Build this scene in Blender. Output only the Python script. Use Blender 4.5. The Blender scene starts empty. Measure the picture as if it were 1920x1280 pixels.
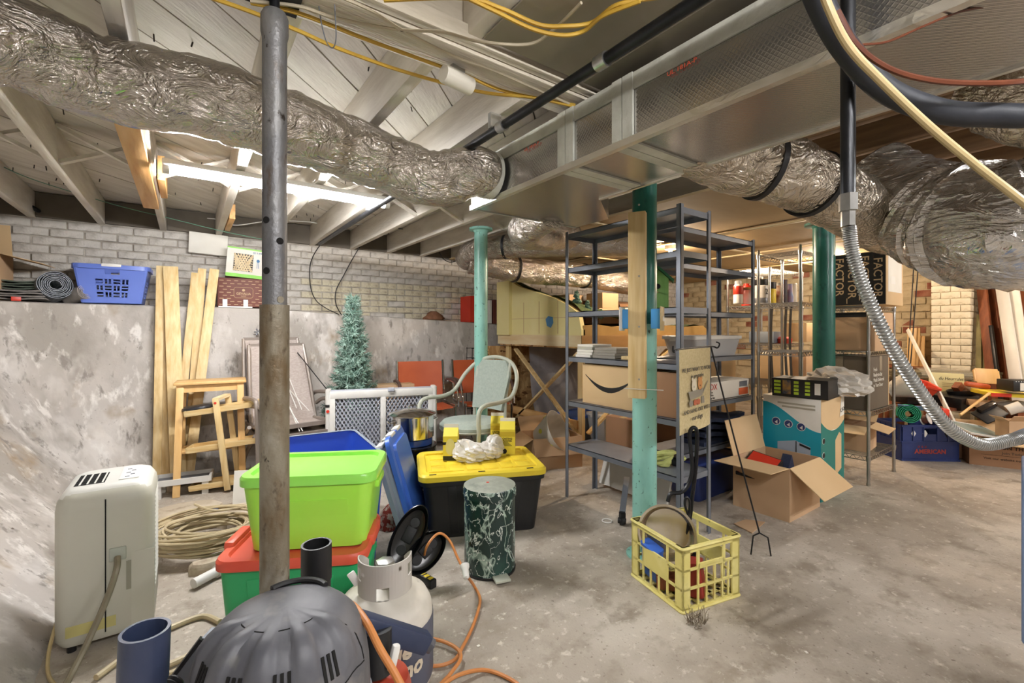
import bpy, bmesh, math, random
from mathutils import Vector, Matrix, Euler
sc = bpy.context.scene
COL = sc.collection
R = math.radians
PI = math.pi
V = Vector
random.seed(7)

# ------------------------------------------------------------ camera, world, lights, exposure
YAW = R(35.6); FPX = 853.0; EYE = 1.2; HOR = 618.0
cam = bpy.data.objects.new('camera', bpy.data.cameras.new('camera'))
COL.objects.link(cam); sc.camera = cam
cam.location = (0, 0, EYE); cam.rotation_euler = (R(90), 0, -YAW)
cam.data.sensor_width = 36; cam.data.lens = FPX / 1920 * 36
cam.data.shift_y = (HOR - 640) / 1920; cam.data.clip_start = .02

w = bpy.data.worlds.new('world'); sc.world = w; w.use_nodes = True
w.node_tree.nodes['Background'].inputs[0].default_value = (.8, .85, 1, 1)
w.node_tree.nodes['Background'].inputs[1].default_value = .02

sc.view_settings.view_transform = 'Standard'; sc.view_settings.look = 'None'
sc.view_settings.gamma = 1; sc.view_settings.use_curve_mapping = False
sc.view_settings.exposure = 0.87
sc.cycles.max_bounces = 8; sc.cycles.transparent_max_bounces = 6; sc.cycles.transmission_bounces = 4
sc.cycles.caustics_reflective = False; sc.cycles.caustics_refractive = False

# every lamp is built below as a fixture whose tube or bulb glows; these are their strengths
TUBE = (.50, 2.95, 2.035); TUBE_GLOW = 185
COOL = 'f8f7f8'; WARM = 'ffe6c8'
FILL_TUBES = [(.5, -.6), (2.6, -1.1), (5.2, -1.3)]             # tubes added behind the camera, out of view, to fill in light
FILL_GLOW = 125
BULBS = [(6.1, .05), (6.0, 2.17), (3.9, 2.75)]              # bare warm bulbs on the joists
BULB_GLOW = 820

# ------------------------------------------------------------ helpers
CS, SN = math.cos(YAW), math.sin(YAW)
def W(px, py, d):
    "point seen at a photo position and a depth"
    r = (px - 960) / FPX * d
    return V((SN * d + CS * r, CS * d - SN * r, EYE + (HOR - py) / FPX * d))
def WZ(px, py, z):
    return W(px, py, (z - EYE) * FPX / (HOR - py))
def WY(px, py, y):
    k = (px - 960) / FPX
    return W(px, py, y / (CS - SN * k))
def WX(px, py, x):
    k = (px - 960) / FPX
    return W(px, py, x / (SN + CS * k))
def lin(c):
    return c / 12.92 if c <= .04045 else ((c + .055) / 1.055) ** 2.4
def H(h):
    return tuple(lin(int(h[i:i + 2], 16) / 255) for i in (0, 2, 4)) + (1,)

MATS = {}
def mk(name, base, var=None, scale=6, rough=.6, metal=0, bump=0, bs=60, stretch=(1, 1, 1), lo=.35, hi=.65,
       rnd=0, trans=0, emit=0, detail=5, coat=0, alpha=1, sub=0):
    if name in MATS: return MATS[name]
    m = bpy.data.materials.new(name); m.use_nodes = True
    n = m.node_tree.nodes; L = m.node_tree.links; b = n['Principled BSDF']
    b.inputs['Roughness'].default_value = rough; b.inputs['Metallic'].default_value = metal
    b.inputs['Transmission Weight'].default_value = trans; b.inputs['Coat Weight'].default_value = coat
    b.inputs['Alpha'].default_value = alpha
    if sub:
        b.inputs['Subsurface Weight'].default_value = sub; b.inputs['Subsurface Radius'].default_value = (.02, .02, .02)
    tc = n.new('ShaderNodeTexCoord'); mp = n.new('ShaderNodeMapping'); mp.inputs['Scale'].default_value = stretch
    L.new(tc.outputs['Object'], mp.inputs[0])
    out = None
    if rnd:
        oi = n.new('ShaderNodeObjectInfo'); ad = n.new('ShaderNodeVectorMath'); ad.operation = 'ADD'
        sc_ = n.new('ShaderNodeVectorMath'); sc_.operation = 'SCALE'; sc_.inputs[3].default_value = 37
        cx = n.new('ShaderNodeCombineXYZ')
        for i in range(3): L.new(oi.outputs['Random'], cx.inputs[i])
        L.new(cx.outputs[0], sc_.inputs[0]); L.new(mp.outputs[0], ad.inputs[0]); L.new(sc_.outputs[0], ad.inputs[1])
        vec = ad.outputs[0]
    else: vec = mp.outputs[0]
    if var:
        no = n.new('ShaderNodeTexNoise'); no.inputs['Scale'].default_value = scale; no.inputs['Detail'].default_value = detail
        L.new(vec, no.inputs['Vector'])
        cr = n.new('ShaderNodeValToRGB'); cr.color_ramp.elements[0].position = lo; cr.color_ramp.elements[1].position = hi
        cr.color_ramp.elements[0].color = H(base); cr.color_ramp.elements[1].color = H(var)
        L.new(no.outputs['Fac'], cr.inputs[0]); out = cr.outputs[0]
    else:
        rg = n.new('ShaderNodeRGB'); rg.outputs[0].default_value = H(base); out = rg.outputs[0]
    if rnd:
        hs = n.new('ShaderNodeHueSaturation'); mr = n.new('ShaderNodeMapRange')
        mr.inputs[3].default_value = 1 - rnd; mr.inputs[4].default_value = 1 + rnd
        L.new(oi.outputs['Random'], mr.inputs[0]); L.new(mr.outputs[0], hs.inputs['Value']); L.new(out, hs.inputs['Color'])
        out = hs.outputs[0]
    L.new(out, b.inputs['Base Color'])
    if emit:
        L.new(out, b.inputs['Emission Color']); b.inputs['Emission Strength'].default_value = emit
    if bump:
        nb = n.new('ShaderNodeTexNoise'); nb.inputs['Scale'].default_value = bs; nb.inputs['Detail'].default_value = 4
        L.new(vec, nb.inputs['Vector']); bp = n.new('ShaderNodeBump'); bp.inputs['Strength'].default_value = bump
        bp.inputs['Distance'].default_value = .01
        L.new(nb.outputs['Fac'], bp.inputs['Height']); L.new(bp.outputs[0], b.inputs['Normal'])
    MATS[name] = m
    return m
def layers(name, base, lays, rough=.8, bump=.3, bs=30, metal=0, bdist=.01):
    "base colour with several masked noise layers: (colour, kind, scale, lo, hi, stretch)"
    if name in MATS: return MATS[name]
    m = bpy.data.materials.new(name); m.use_nodes = True
    n = m.node_tree.nodes; L = m.node_tree.links; b = n['Principled BSDF']
    b.inputs['Roughness'].default_value = rough; b.inputs['Metallic'].default_value = metal
    tc = n.new('ShaderNodeTexCoord')
    rg = n.new('ShaderNodeRGB'); rg.outputs[0].default_value = H(base); out = rg.outputs[0]
    for i, (c, kind, s, lo, hi, st) in enumerate(lays):
        mp = n.new('ShaderNodeMapping'); mp.inputs['Scale'].default_value = st; mp.inputs['Location'].default_value = (i * 3.7, i * 1.3, i)
        L.new(tc.outputs['Object'], mp.inputs[0])
        if kind == 'v':
            t = n.new('ShaderNodeTexVoronoi'); t.feature = 'DISTANCE_TO_EDGE'; t.inputs['Scale'].default_value = s
            nz = n.new('ShaderNodeTexNoise'); nz.inputs['Scale'].default_value = s * 1.5; nz.inputs['Detail'].default_value = 3
            mx = n.new('ShaderNodeMixRGB'); mx.inputs[0].default_value = .35
            L.new(mp.outputs[0], nz.inputs['Vector']); L.new(mp.outputs[0], mx.inputs[1]); L.new(nz.outputs['Color'], mx.inputs[2])
            L.new(mx.outputs[0], t.inputs['Vector']); f = t.outputs['Distance']
        elif kind == 'c':
            t = n.new('ShaderNodeTexVoronoi'); t.inputs['Scale'].default_value = s
            L.new(mp.outputs[0], t.inputs['Vector'])
            sp = n.new('ShaderNodeSeparateColor'); L.new(t.outputs['Color'], sp.inputs[0]); f = sp.outputs[0]
        elif kind == 'r':
            t = n.new('ShaderNodeTexNoise'); t.inputs['Scale'].default_value = s; t.inputs['Detail'].default_value = 4; t.inputs['Distortion'].default_value = .8
            L.new(mp.outputs[0], t.inputs['Vector'])
            sb = n.new('ShaderNodeMath'); sb.operation = 'SUBTRACT'; sb.inputs[1].default_value = .5; L.new(t.outputs['Fac'], sb.inputs[0])
            ab = n.new('ShaderNodeMath'); ab.operation = 'ABSOLUTE'; L.new(sb.outputs[0], ab.inputs[0]); f = ab.outputs[0]
        else:
            t = n.new('ShaderNodeTexNoise'); t.inputs['Scale'].default_value = s; t.inputs['Detail'].default_value = 4.5
            t.inputs['Roughness'].default_value = .62
            L.new(mp.outputs[0], t.inputs['Vector']); f = t.outputs['Fac']
        mr = n.new('ShaderNodeMapRange'); mr.inputs[1].default_value = lo; mr.inputs[2].default_value = hi
        L.new(f, mr.inputs[0])
        mx = n.new('ShaderNodeMixRGB'); L.new(mr.outputs[0], mx.inputs[0]); L.new(out, mx.inputs[1]); mx.inputs[2].default_value = H(c)
        out = mx.outputs[0]
    L.new(out, b.inputs['Base Color'])
    if bump:
        nb = n.new('ShaderNodeTexNoise'); nb.inputs['Scale'].default_value = bs; nb.inputs['Detail'].default_value = 5
        L.new(tc.outputs['Object'], nb.inputs['Vector']); bp = n.new('ShaderNodeBump'); bp.inputs['Strength'].default_value = bump
        bp.inputs['Distance'].default_value = bdist
        L.new(nb.outputs['Fac'], bp.inputs['Height']); L.new(bp.outputs[0], b.inputs['Normal'])
    MATS[name] = m
    return m
def foil(name, tint, rough=.3, s=22, bump=.8, scrim=0, stretch=(1, 1, 1)):
    m = bpy.data.materials.new(name); m.use_nodes = True
    n = m.node_tree.nodes; L = m.node_tree.links; b = n['Principled BSDF']
    b.inputs['Metallic'].default_value = .92; b.inputs['Roughness'].default_value = rough
    b.inputs['Base Color'].default_value = H(tint)
    tc = n.new('ShaderNodeTexCoord'); mp = n.new('ShaderNodeMapping'); mp.inputs['Scale'].default_value = stretch
    L.new(tc.outputs['Object'], mp.inputs[0])
    v = n.new('ShaderNodeTexVoronoi'); v.inputs['Scale'].default_value = s * 1.7; v.feature = 'F1'
    nz = n.new('ShaderNodeTexNoise'); nz.inputs['Scale'].default_value = s * .6; nz.inputs['Detail'].default_value = 6; nz.inputs['Distortion'].default_value = 1.2
    L.new(mp.outputs[0], nz.inputs['Vector'])
    mx = n.new('ShaderNodeMixRGB'); mx.inputs[0].default_value = .3
    L.new(mp.outputs[0], mx.inputs[1]); L.new(nz.outputs['Color'], mx.inputs[2]); L.new(mx.outputs[0], v.inputs['Vector'])
    ad = n.new('ShaderNodeMath'); ad.operation = 'ADD'; L.new(v.outputs['Distance'], ad.inputs[0]); L.new(nz.outputs['Fac'], ad.inputs[1])
    h = ad.outputs[0]
    if scrim:
        wv = n.new('ShaderNodeTexWave'); wv.inputs['Scale'].default_value = scrim; wv.bands_direction = 'DIAGONAL'
        L.new(tc.outputs['Object'], wv.inputs['Vector'])
        pw = n.new('ShaderNodeMath'); pw.operation = 'POWER'; pw.inputs[1].default_value = 8; L.new(wv.outputs['Fac'], pw.inputs[0])
        w2 = n.new('ShaderNodeTexWave'); w2.inputs['Scale'].default_value = scrim; w2.bands_direction = 'DIAGONAL'
        m2 = n.new('ShaderNodeMapping'); m2.inputs['Scale'].default_value = (1, 1, -1); L.new(tc.outputs['Object'], m2.inputs[0]); L.new(m2.outputs[0], w2.inputs['Vector'])
        p2 = n.new('ShaderNodeMath'); p2.operation = 'POWER'; p2.inputs[1].default_value = 8; L.new(w2.outputs['Fac'], p2.inputs[0])
        s2 = n.new('ShaderNodeMath'); s2.operation = 'MAXIMUM'; L.new(pw.outputs[0], s2.inputs[0]); L.new(p2.outputs[0], s2.inputs[1])
        mm = n.new('ShaderNodeMath'); mm.operation = 'MULTIPLY_ADD'; mm.inputs[1].default_value = .35
        L.new(s2.outputs[0], mm.inputs[0]); L.new(h, mm.inputs[2]); h = mm.outputs[0]
    bp = n.new('ShaderNodeBump'); bp.inputs['Strength'].default_value = bump; bp.inputs['Distance'].default_value = .012
    L.new(h, bp.inputs['Height']); L.new(bp.outputs[0], b.inputs['Normal'])
    MATS[name] = m
    return m
def wood(name, a, b, scale=4, axis=2, rough=.6, rnd=.08, k=12):
    st = [k, k, k]; st[axis] = 1
    return mk(name, a, b, scale=scale, rough=rough, bump=.1, bs=scale * 3, stretch=st, rnd=rnd, lo=.3, hi=.7)

# ------------------------------------------------------------ mesh builder
class MB:
    def __init__(s): s.bm = bmesh.new()
    def box(s, c, size, rot=None, bv=0):
        r = bmesh.ops.create_cube(s.bm, size=1)
        vs = r['verts']; bmesh.ops.scale(s.bm, vec=size, verts=vs)
        if bv:
            es = list({e for v in vs for e in v.link_edges})
            q = bmesh.ops.bevel(s.bm, geom=es, offset=bv, segments=2, affect='EDGES', profile=.5)
            vs = list({v for f in q['faces'] for v in f.verts} | {v for v in vs if v.is_valid})
        if rot is not None:
            mt = rot if isinstance(rot, Matrix) else Euler(rot).to_matrix()
            bmesh.ops.rotate(s.bm, cent=(0, 0, 0), matrix=mt, verts=vs)
        bmesh.ops.translate(s.bm, vec=V(c), verts=vs); return s
    def b2(s, x0, x1, y0, y1, z0, z1, bv=0):
        return s.box(((x0 + x1) / 2, (y0 + y1) / 2, (z0 + z1) / 2), (abs(x1 - x0), abs(y1 - y0), abs(z1 - z0)), None, bv)
    def bar(s, p, q, wd, th, up=(0, 0, 1), bv=0):
        p, q = V(p), V(q); z = (q - p); L = z.length; z.normalize(); x = V(up).cross(z)
        if x.length < 1e-4: x = V((1, 0, 0)).cross(z)
        x.normalize(); y = z.cross(x)
        return s.box((p + q) / 2, (wd, th, L), Matrix((x, y, z)).transposed(), bv)
    def ring(s, pts): return [s.bm.verts.new(p) for p in pts]
    def bridge(s, a, b, closed=True):
        n = len(a)
        for i in range(n if closed else n - 1):
            j = (i + 1) % n
            try: s.bm.faces.new((a[i], a[j], b[j], b[i]))
            except ValueError: pass
    def cap(s, a, flip=False):
        try: s.bm.faces.new(a[::-1] if flip else a)
        except ValueError: pass
    def loft(s, rings, cap0=True, cap1=True, closed=True):
        rs = [s.ring(r) for r in rings]
        for a, b in zip(rs, rs[1:]): s.bridge(a, b, closed)
        if cap0: s.cap(rs[0], True)
        if cap1: s.cap(rs[-1])
        return s
    def tube(s, pts, r, seg=8, caps=True, closed=False, rf=None):
        pts = [V(p) for p in pts]; n = len(pts)
        rad = r if isinstance(r, (list, tuple)) else [r] * n
        t = [(pts[(i + 1) % n] - pts[i - 1]) if closed else (pts[min(i + 1, n - 1)] - pts[max(i - 1, 0)]) for i in range(n)]
        for i in range(n): t[i] = t[i].normalized() if t[i].length > 1e-9 else V((0, 0, 1))
        u = t[0].cross(V((0, 0, 1)))
        if u.length < 1e-3: u = t[0].cross(V((1, 0, 0)))
        u.normalize(); rs = []
        for i in range(n):
            u = u - t[i] * u.dot(t[i])
            if u.length < 1e-6: u = t[i].orthogonal()
            u.normalize(); v = t[i].cross(u)
            rr = []
            for k in range(seg):
                a = 2 * PI * k / seg; q = rad[i] * (rf(i, k) if rf else 1)
                rr.append(pts[i] + u * math.cos(a) * q + v * math.sin(a) * q)
            rs.append(s.ring(rr))
        for a, b in zip(rs, rs[1:]): s.bridge(a, b)
        if closed: s.bridge(rs[-1], rs[0])
        elif caps: s.cap(rs[0], True); s.cap(rs[-1])
        return s
    def cyl(s, p, q, r, r2=None, seg=16, caps=True):
        return s.tube([p, q], [r, r if r2 is None else r2], seg, caps)
    def lathe(s, prof, seg=24, c=(0, 0, 0), cap=True, rot=None):
        rs = []
        for r_, z in prof:
            pts = [V((r_ * math.cos(2 * PI * k / seg), r_ * math.sin(2 * PI * k / seg), z)) for k in range(seg)]
            if rot is not None: pts = [rot @ p for p in pts]
            rs.append(s.ring([p + V(c) for p in pts]))
        for a, b in zip(rs, rs[1:]): s.bridge(a, b)
        if cap: s.cap(rs[0], True); s.cap(rs[-1])
        return s
    def prism(s, poly, vec):
        vec = V(vec); a = s.ring([V(p) for p in poly]); b = s.ring([V(p) + vec for p in poly])
        s.bridge(a, b); s.cap(a, True); s.cap(b); return s
    def quad(s, *p):
        s.cap(s.ring([V(q) for q in p])); return s
    def grid(s, f, nu, nv, th=0):
        g = [[s.bm.verts.new(f(i / nu, j / nv)) for j in range(nv + 1)] for i in range(nu + 1)]
        fs = []
        for i in range(nu):
            for j in range(nv): fs.append(s.bm.faces.new((g[i][j], g[i + 1][j], g[i + 1][j + 1], g[i][j + 1])))
        if th: s.bm.normal_update(); bmesh.ops.solidify(s.bm, geom=fs, thickness=th)
        return s
    def mesh(s, name, mat, smooth=35):
        bmesh.ops.recalc_face_normals(s.bm, faces=s.bm.faces)
        me = bpy.data.meshes.new(name); s.bm.to_mesh(me); s.bm.free()
        if smooth:
            me.polygons.foreach_set('use_smooth', [True] * len(me.polygons)); me.set_sharp_from_angle(angle=R(smooth))
        if mat: me.materials.append(mat)
        return me
    def out(s, name, mat, parent=None, smooth=35, loc=None, rot=None, kind=None, label=None):
        return link(name, s.mesh(name, mat, smooth), parent, loc, rot, kind, label)
def link(name, me, parent=None, loc=None, rot=None, kind=None, label=None):
    o = bpy.data.objects.new(name, me); COL.objects.link(o)
    if parent: o.parent = parent
    if loc is not None: o.location = loc
    if rot is not None: o.rotation_euler = rot
    if kind: o['kind'] = kind
    if label: o['label'] = label
    return o
def thing(name, label, cat, loc=(0, 0, 0), rz=0, group=None, rot=None):
    o = bpy.data.objects.new(name, None); COL.objects.link(o); o.location = loc
    o.rotation_euler = rot if rot is not None else (0, 0, rz); o.empty_display_size = .1
    return tag(o, label, cat, group)
def tag(o, label, cat, group=None):
    o['label'] = label; o['category'] = cat
    if group: o['group'] = group
    return o
def struct(o): o['kind'] = 'structure'; return o
def spl(pts, n=8, closed=False):
    "Catmull-Rom through the points"
    P = [V(p) for p in pts]; m = len(P); o = []
    rng = m if closed else m - 1
    for i in range(rng):
        if closed: a, b, c, d = P[i - 1], P[i], P[(i + 1) % m], P[(i + 2) % m]
        else: a, b, c, d = P[max(i - 1, 0)], P[i], P[i + 1], P[min(i + 2, m - 1)]
        for k in range(n):
            t = k / n
            o.append(.5 * ((2 * b) + (c - a) * t + (2 * a - 5 * b + 4 * c - d) * t * t + (3 * b - a - 3 * c + d) * t ** 3))
    if not closed: o.append(P[-1])
    return o
def rrect(L, Wd, r, z, n=4, cx=0, cy=0):
    o = []
    for sx, sy, a0 in ((1, 1, 0), (-1, 1, 90), (-1, -1, 180), (1, -1, 270)):
        for k in range(n + 1):
            a = R(a0 + 90 * k / n)
            o.append(V((cx + sx * (L / 2 - r) + r * math.cos(a), cy + sy * (Wd / 2 - r) + r * math.sin(a), z)))
    return o
def cable(name, label, pts, r, mat, cat='cable', n=8, group=None, seg=6, z=None):
    o = MB().tube(spl(pts, n), r, seg).out(name, mat)
    return tag(o, label, cat, group)
TXT = {}
def text(s, size, mat, parent, loc, rot, al='CENTER', ext=.0006, name='lettering', sx=1, shear=0, bold=0):
    key = (s, size, al, ext, sx, shear, bold)
    if key not in TXT:
        cu = bpy.data.curves.new('t', 'FONT'); cu.body = s; cu.size = size; cu.align_x = al; cu.align_y = 'CENTER'
        cu.extrude = ext; cu.resolution_u = 2; cu.shear = shear; cu.offset = bold
        ob = bpy.data.objects.new('t', cu); COL.objects.link(ob)
        dg = bpy.context.evaluated_depsgraph_get()
        me = bpy.data.meshes.new_from_object(ob.evaluated_get(dg)); me.name = 'lettering'
        bpy.data.objects.remove(ob); bpy.data.curves.remove(cu)
        if sx != 1:
            for v in me.vertices: v.co.x *= sx
        TXT[key] = me
    me = TXT[key].copy(); me.materials.clear(); me.materials.append(mat)
    return link(name, me, parent, loc, rot)
FY = (R(90), 0, 0)            # writing on a face that looks to -y
FX = (R(90), 0, R(-90))       # writing on a face that looks to -x
def copy_tree(o, parent=None):
    c = o.copy(); COL.objects.link(c); c.parent = parent
    for ch in list(o.children): copy_tree(ch, c)
    return c
# ------------------------------------------------------------ materials
M_floor = layers('concrete_floor', 'a89e90', [('bdb4a6', 'n', 1.3, .46, .62, (1, 1, 1)), ('82776a', 'n', .8, .54, .7, (1, 1, 1)),
    ('918677', 'n', 6, .5, .66, (1, 1, 1)), ('cdc5b8', 'n', 22, .58, .7, (1, 1, 1)), ('7a6e60', 'n', 55, .6, .72, (1, 1, 1)), ('d9d2c6', 'n', 90, .66, .74, (1, 1, 1)), ('4c4137', 'n', 16, .7, .77, (1, 1, 1))], rough=.6, bump=.3, bs=70)
M_parge = layers('parged_concrete', 'b9b3ac', [('a19b93', 'n', 1.7, .47, .62, (1, 1, .7)), ('cec9c3', 'n', 2.6, .5, .62, (1, 1, .5)), ('7d746a', 'n', 2.1, .61, .74, (1, 1, .6)),
    ('dad6d0', 'n', 9, .56, .66, (1, 1, .4)), ('9b8b76', 'n', 2.4, .6, .72, (1, 1, .8)), ('8d8780', 'n', 14, .58, .68, (1, 1, .35)), ('5a5046', 'n', 30, .67, .75, (1, 1, 1))], rough=.9, bump=.7, bs=22)
M_mortar = mk('mortar', 'bdb6ab', '938b80', 9, .95, bump=.6, bs=50)
M_brickw = layers('painted_brick', 'bcb7af', [('d0cbc3', 'n', 6, .45, .7, (1, 1, 1)), ('9c958b', 'n', 11, .52, .7, (1, 1, 1)), ('7a5344', 'n', 5, .69, .75, (1, 1, 1))], rough=.9, bump=.6, bs=40)
M_bricky = layers('painted_brick_cream', 'c6bda6', [('d8d0b4', 'n', 6, .45, .7, (1, 1, 1)), ('8b7a62', 'n', 8, .52, .7, (1, 1, 1)), ('7d4634', 'n', 6, .66, .72, (1, 1, 1))], rough=.9, bump=.6, bs=40)
M_brickr = mk('bare_brick', '7e4232', 'a0705a', 9, .9, bump=.5, bs=40)
M_brickp = layers('cream_pier_brick', 'dbd2bb', [('cbc0a6', 'n', 5, .45, .7, (1, 1, 1)), ('a8997a', 'n', 14, .62, .75, (1, 1, 1))], rough=.85, bump=.35, bs=40)
M_stone = layers('tan_stone', 'b3a384', [('c9ba9a', 'n', 4, .42, .66, (1, 1, 1)), ('85694b', 'n', 6, .55, .72, (1, 1, 1)), ('8d5a40', 'n', 3, .66, .74, (1, 1, 1))], rough=.95, bump=.8, bs=24)
M_subfl = mk('subfloor_paint', 'cbc3b6', 'ddd7cb', 3, .75, bump=.2, bs=18, rnd=.08, stretch=(1, 6, 6))
M_joist = mk('joist_paint', 'cfc7ba', 'e4ded2', 2.5, .75, bump=.2, bs=14, rnd=.07, stretch=(6, 1, 6))
M_joistd = wood('old_joist', '6d5136', '8d6d4b', 3, 1, .8)
M_girder = mk('girder_paint', 'b3a996', 'cfc6b5', 3, .8, bump=.25, bs=20, stretch=(1, 6, 6))
M_block = mk('blocking_paint', '5a534a', '6d655a', 4, .9)
M_panel = wood('ceiling_panel', 'b39a70', '9c8259', 1.2, 0, .8, rnd=.06, k=3)
M_pine = wood('pine', 'e6cf9e', 'cfae74', 3, 2, .55, rnd=.07)
M_pinex = wood('pine_x', 'e6cf9e', 'c9a567', 3, 0, .55, rnd=.07)
M_piney = wood('pine_y', 'ead9b4', 'd4b984', 3, 1, .55, rnd=.05)
M_newl = wood('new_lumber', 'd9b077', 'c08c4e', 2.5, 1, .6)
M_birch = wood('birch', 'e3bd83', 'd2a566', 2, 2, .45, rnd=.05, k=6)
M_brown = wood('brown_board', '8e4f2b', '6b371d', 3, 2, .6)
M_card = mk('cardboard', 'c2a07c', 'cba985', 3, .85, bump=.05, bs=60)
M_cardl = mk('cardboard_light', 'd8ba8e', 'd0b084', 2, .85)
M_cardd = mk('cardboard_brown', '9c7454', 'a67e5e', 2, .85)
M_flex = foil('duct_foil', 'bdb6ad', .2, 14, .75, stretch=(1, 1.6, 1.6))
M_flexd = foil('duct_foil_old', 'c9bfae', .25, 14, .8)
M_bag = foil('duct_wrap_foil', 'd5d2cd', .15, 7, 1.0, stretch=(1, 1, 3))
M_board = foil('duct_board_foil', 'b9b6b1', .22, 2.2, .1, scrim=42)
M_tape = mk('mastic_tape', 'c9c8bc', 'b3b2a5', 12, .75, bump=.4, bs=50)
M_edge = foil('foil_edge_tape', 'e8e4da', .3, 8, .3)
M_black = mk('black_plastic', '141416', '1e1e20', 8, .45)
M_blackm = mk('black_steel', '17181b', '2a2b2e', 12, .38, .5)
M_rubber = mk('black_rubber', '0e0e10', None, rough=.6)
M_grey = mk('grey_steel', '6c7078', '7b8088', 5, .4, .25)
M_chrome = mk('chrome', 'd8d8d8', None, rough=.12, metal=1)
M_wire = mk('chrome_wire', 'a9a7a2', None, rough=.28, metal=.95)
M_alu = mk('brushed_metal', 'bdbdba', 'a9a9a6', 30, .3, .9)
M_jack = layers('rusty_pipe', '6c6d70', [('8d8b88', 'n', 5, .45, .7, (1, 1, .4)), ('5a4733', 'n', 12, .54, .64, (1, 1, .35)), ('2d241c', 'n', 40, .65, .71, (1, 1, .5))], rough=.45, bump=.3, bs=60, metal=.35)
M_jack2 = layers('rusty_pipe_low', '8a8372', [('6b5a41', 'n', 8, .48, .62, (1, 1, .4)), ('a09a8d', 'n', 10, .56, .68, (1, 1, .4)), ('4a3c2b', 'n', 34, .6, .7, (1, 1, .4)), ('1e1712', 'n', 60, .67, .72, (1, 1, .6))], rough=.5, bump=.3, bs=60, metal=.3)
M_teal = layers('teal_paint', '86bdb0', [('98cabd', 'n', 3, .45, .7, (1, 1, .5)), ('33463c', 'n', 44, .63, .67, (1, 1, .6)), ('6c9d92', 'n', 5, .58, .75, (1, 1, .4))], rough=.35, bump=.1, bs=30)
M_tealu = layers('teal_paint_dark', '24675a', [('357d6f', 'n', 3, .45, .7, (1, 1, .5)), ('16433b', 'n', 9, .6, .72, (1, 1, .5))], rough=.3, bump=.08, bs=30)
M_yel = mk('yellow_plastic', 'e8cf3e', 'e2c533', 6, .4)
M_lime = mk('lime_plastic', 'a6ec4c', 'b6f058', 2, .3, sub=.25)
M_limet = mk('lime_lid', '97e85a', 'a2ec68', 2, .25, sub=.2)
M_green = mk('green_plastic', '2fa866', '35b06d', 2, .35)
M_redl = mk('red_lid', 'd8503a', 'e0664a', 3, .4)
M_blue = mk('blue_plastic', '2f52b8', '3459c2', 2, .35)
M_bluel = mk('blue_lid', '3a66c4', '4470c8', 2, .35)
M_bluebk = mk('basket_blue', '6078cc', '6a82d4', 2, .35)
M_greytote = mk('grey_tote', '7f8a96', '8792a0', 2, .4)
M_white = mk('white_plastic', 'e6e4df', 'dcdad4', 3, .4)
M_whitem = mk('white_metal', 'd8d6d0', 'cfccc5', 5, .4)
M_offw = mk('offwhite_plastic', 'b8b6a8', 'c0beb1', 2, .42)
M_offw2 = mk('offwhite_top', 'd3d2cb', 'cbcac2', 2, .4)
M_dark = mk('dark_gap', '0c0b0a', None, rough=.9)
M_crate = layers('crate_yellow', 'dccf7c', [('e6db92', 'n', 6, .45, .7, (1, 1, 1)), ('8d7f4a', 'n', 18, .63, .74, (1, 1, 1))], rough=.5, bump=.1, bs=40)
M_paper = mk('paper', 'e9e6dc', 'dfdbd0', 4, .8)
M_ink = mk('ink', '1c1a18', None, rough=.8)
M_inkg = mk('ink_grey', '57524a', None, rough=.8)
M_red = mk('red_plastic', 'c9321f', 'd13c28', 3, .4)
M_orange = mk('orange_vinyl', 'b3512a', 'bd5a30', 5, .5, bump=.08, bs=120)
M_cord = mk('orange_cord', 'c07a40', 'cf8a4e', 10, .5)
M_beige = mk('beige_hose', 'b3a27f', 'c3b491', 12, .5)
M_romex = mk('yellow_cable', 'c9a33a', 'b9922f', 8, .5)
M_romexw = mk('white_cable', 'bfb49c', 'ada188', 8, .5)
M_sage = mk('sage_metal', 'b0b3a4', 'b8bbac', 4, .4)
M_sagef = mk('sage_fabric', '9ba69c', 'a6b0a6', 60, .9, bump=.15, bs=200)
M_navy = mk('navy_plastic', '2a3550', '3b4259', 7, .42, bump=.1, bs=30)
M_vac = layers('dusty_plastic', '53545a', [('6a6b70', 'n', 4, .42, .68, (1, 1, 1)), ('86837e', 'n', 7, .58, .75, (1, 1, 1)), ('3a3b3f', 'n', 3, .6, .75, (1, 1, 1))], rough=.5, bump=.06, bs=40)
M_tank = layers('tank_paint', 'c9c4b8', [('dcd8ce', 'n', 4, .45, .7, (1, 1, 1)), ('6b5c4a', 'n', 24, .68, .73, (1, 1, 1))], rough=.4, bump=.1, bs=50)
M_tankc = mk('tank_collar_paint', 'b4b0a8', 'bdb9b1', 6, .45)
M_label = mk('tank_wrap', '4c4f5e', '565a6a', 3, .5)
M_clear = mk('clear_plastic', 'd6d8da', None, rough=.35, alpha=.55)
M_bagp = mk('milky_bag', 'e6e2da', 'd5cfc4', 12, .25, bump=.6, bs=24, alpha=.85)
M_marble = layers('green_marble', '1f3430', [('335149', 'n', 3, .5, .7, (1, 1, 1)), ('a9bfb0', 'r', 9, .03, .0, (1, 1, .6)), ('7f998c', 'n', 6, .6, .72, (1, 1, .6)), ('dfe8de', 'r', 16, .014, .0, (1, 1, .7)), ('16241f', 'n', 8, .62, .7, (1, 1, 1))], rough=.25, bump=0)
M_dusty = layers('dusty_lid', '8b8f82', [('a8aa9c', 'n', 9, .45, .7, (1, 1, 1)), ('5e6b62', 'n', 6, .6, .72, (1, 1, 1))], rough=.6, bump=.1)
M_osb = layers('osb', 'bf9460', [('dcb880', 'c', 38, .5, .9, (1, .35, .35)), ('6e4724', 'c', 30, .72, .95, (.4, 1, 1)), ('d6b27c', 'n', 30, .62, .72, (1, 1, .4))], rough=.85, bump=.4, bs=60)
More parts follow.
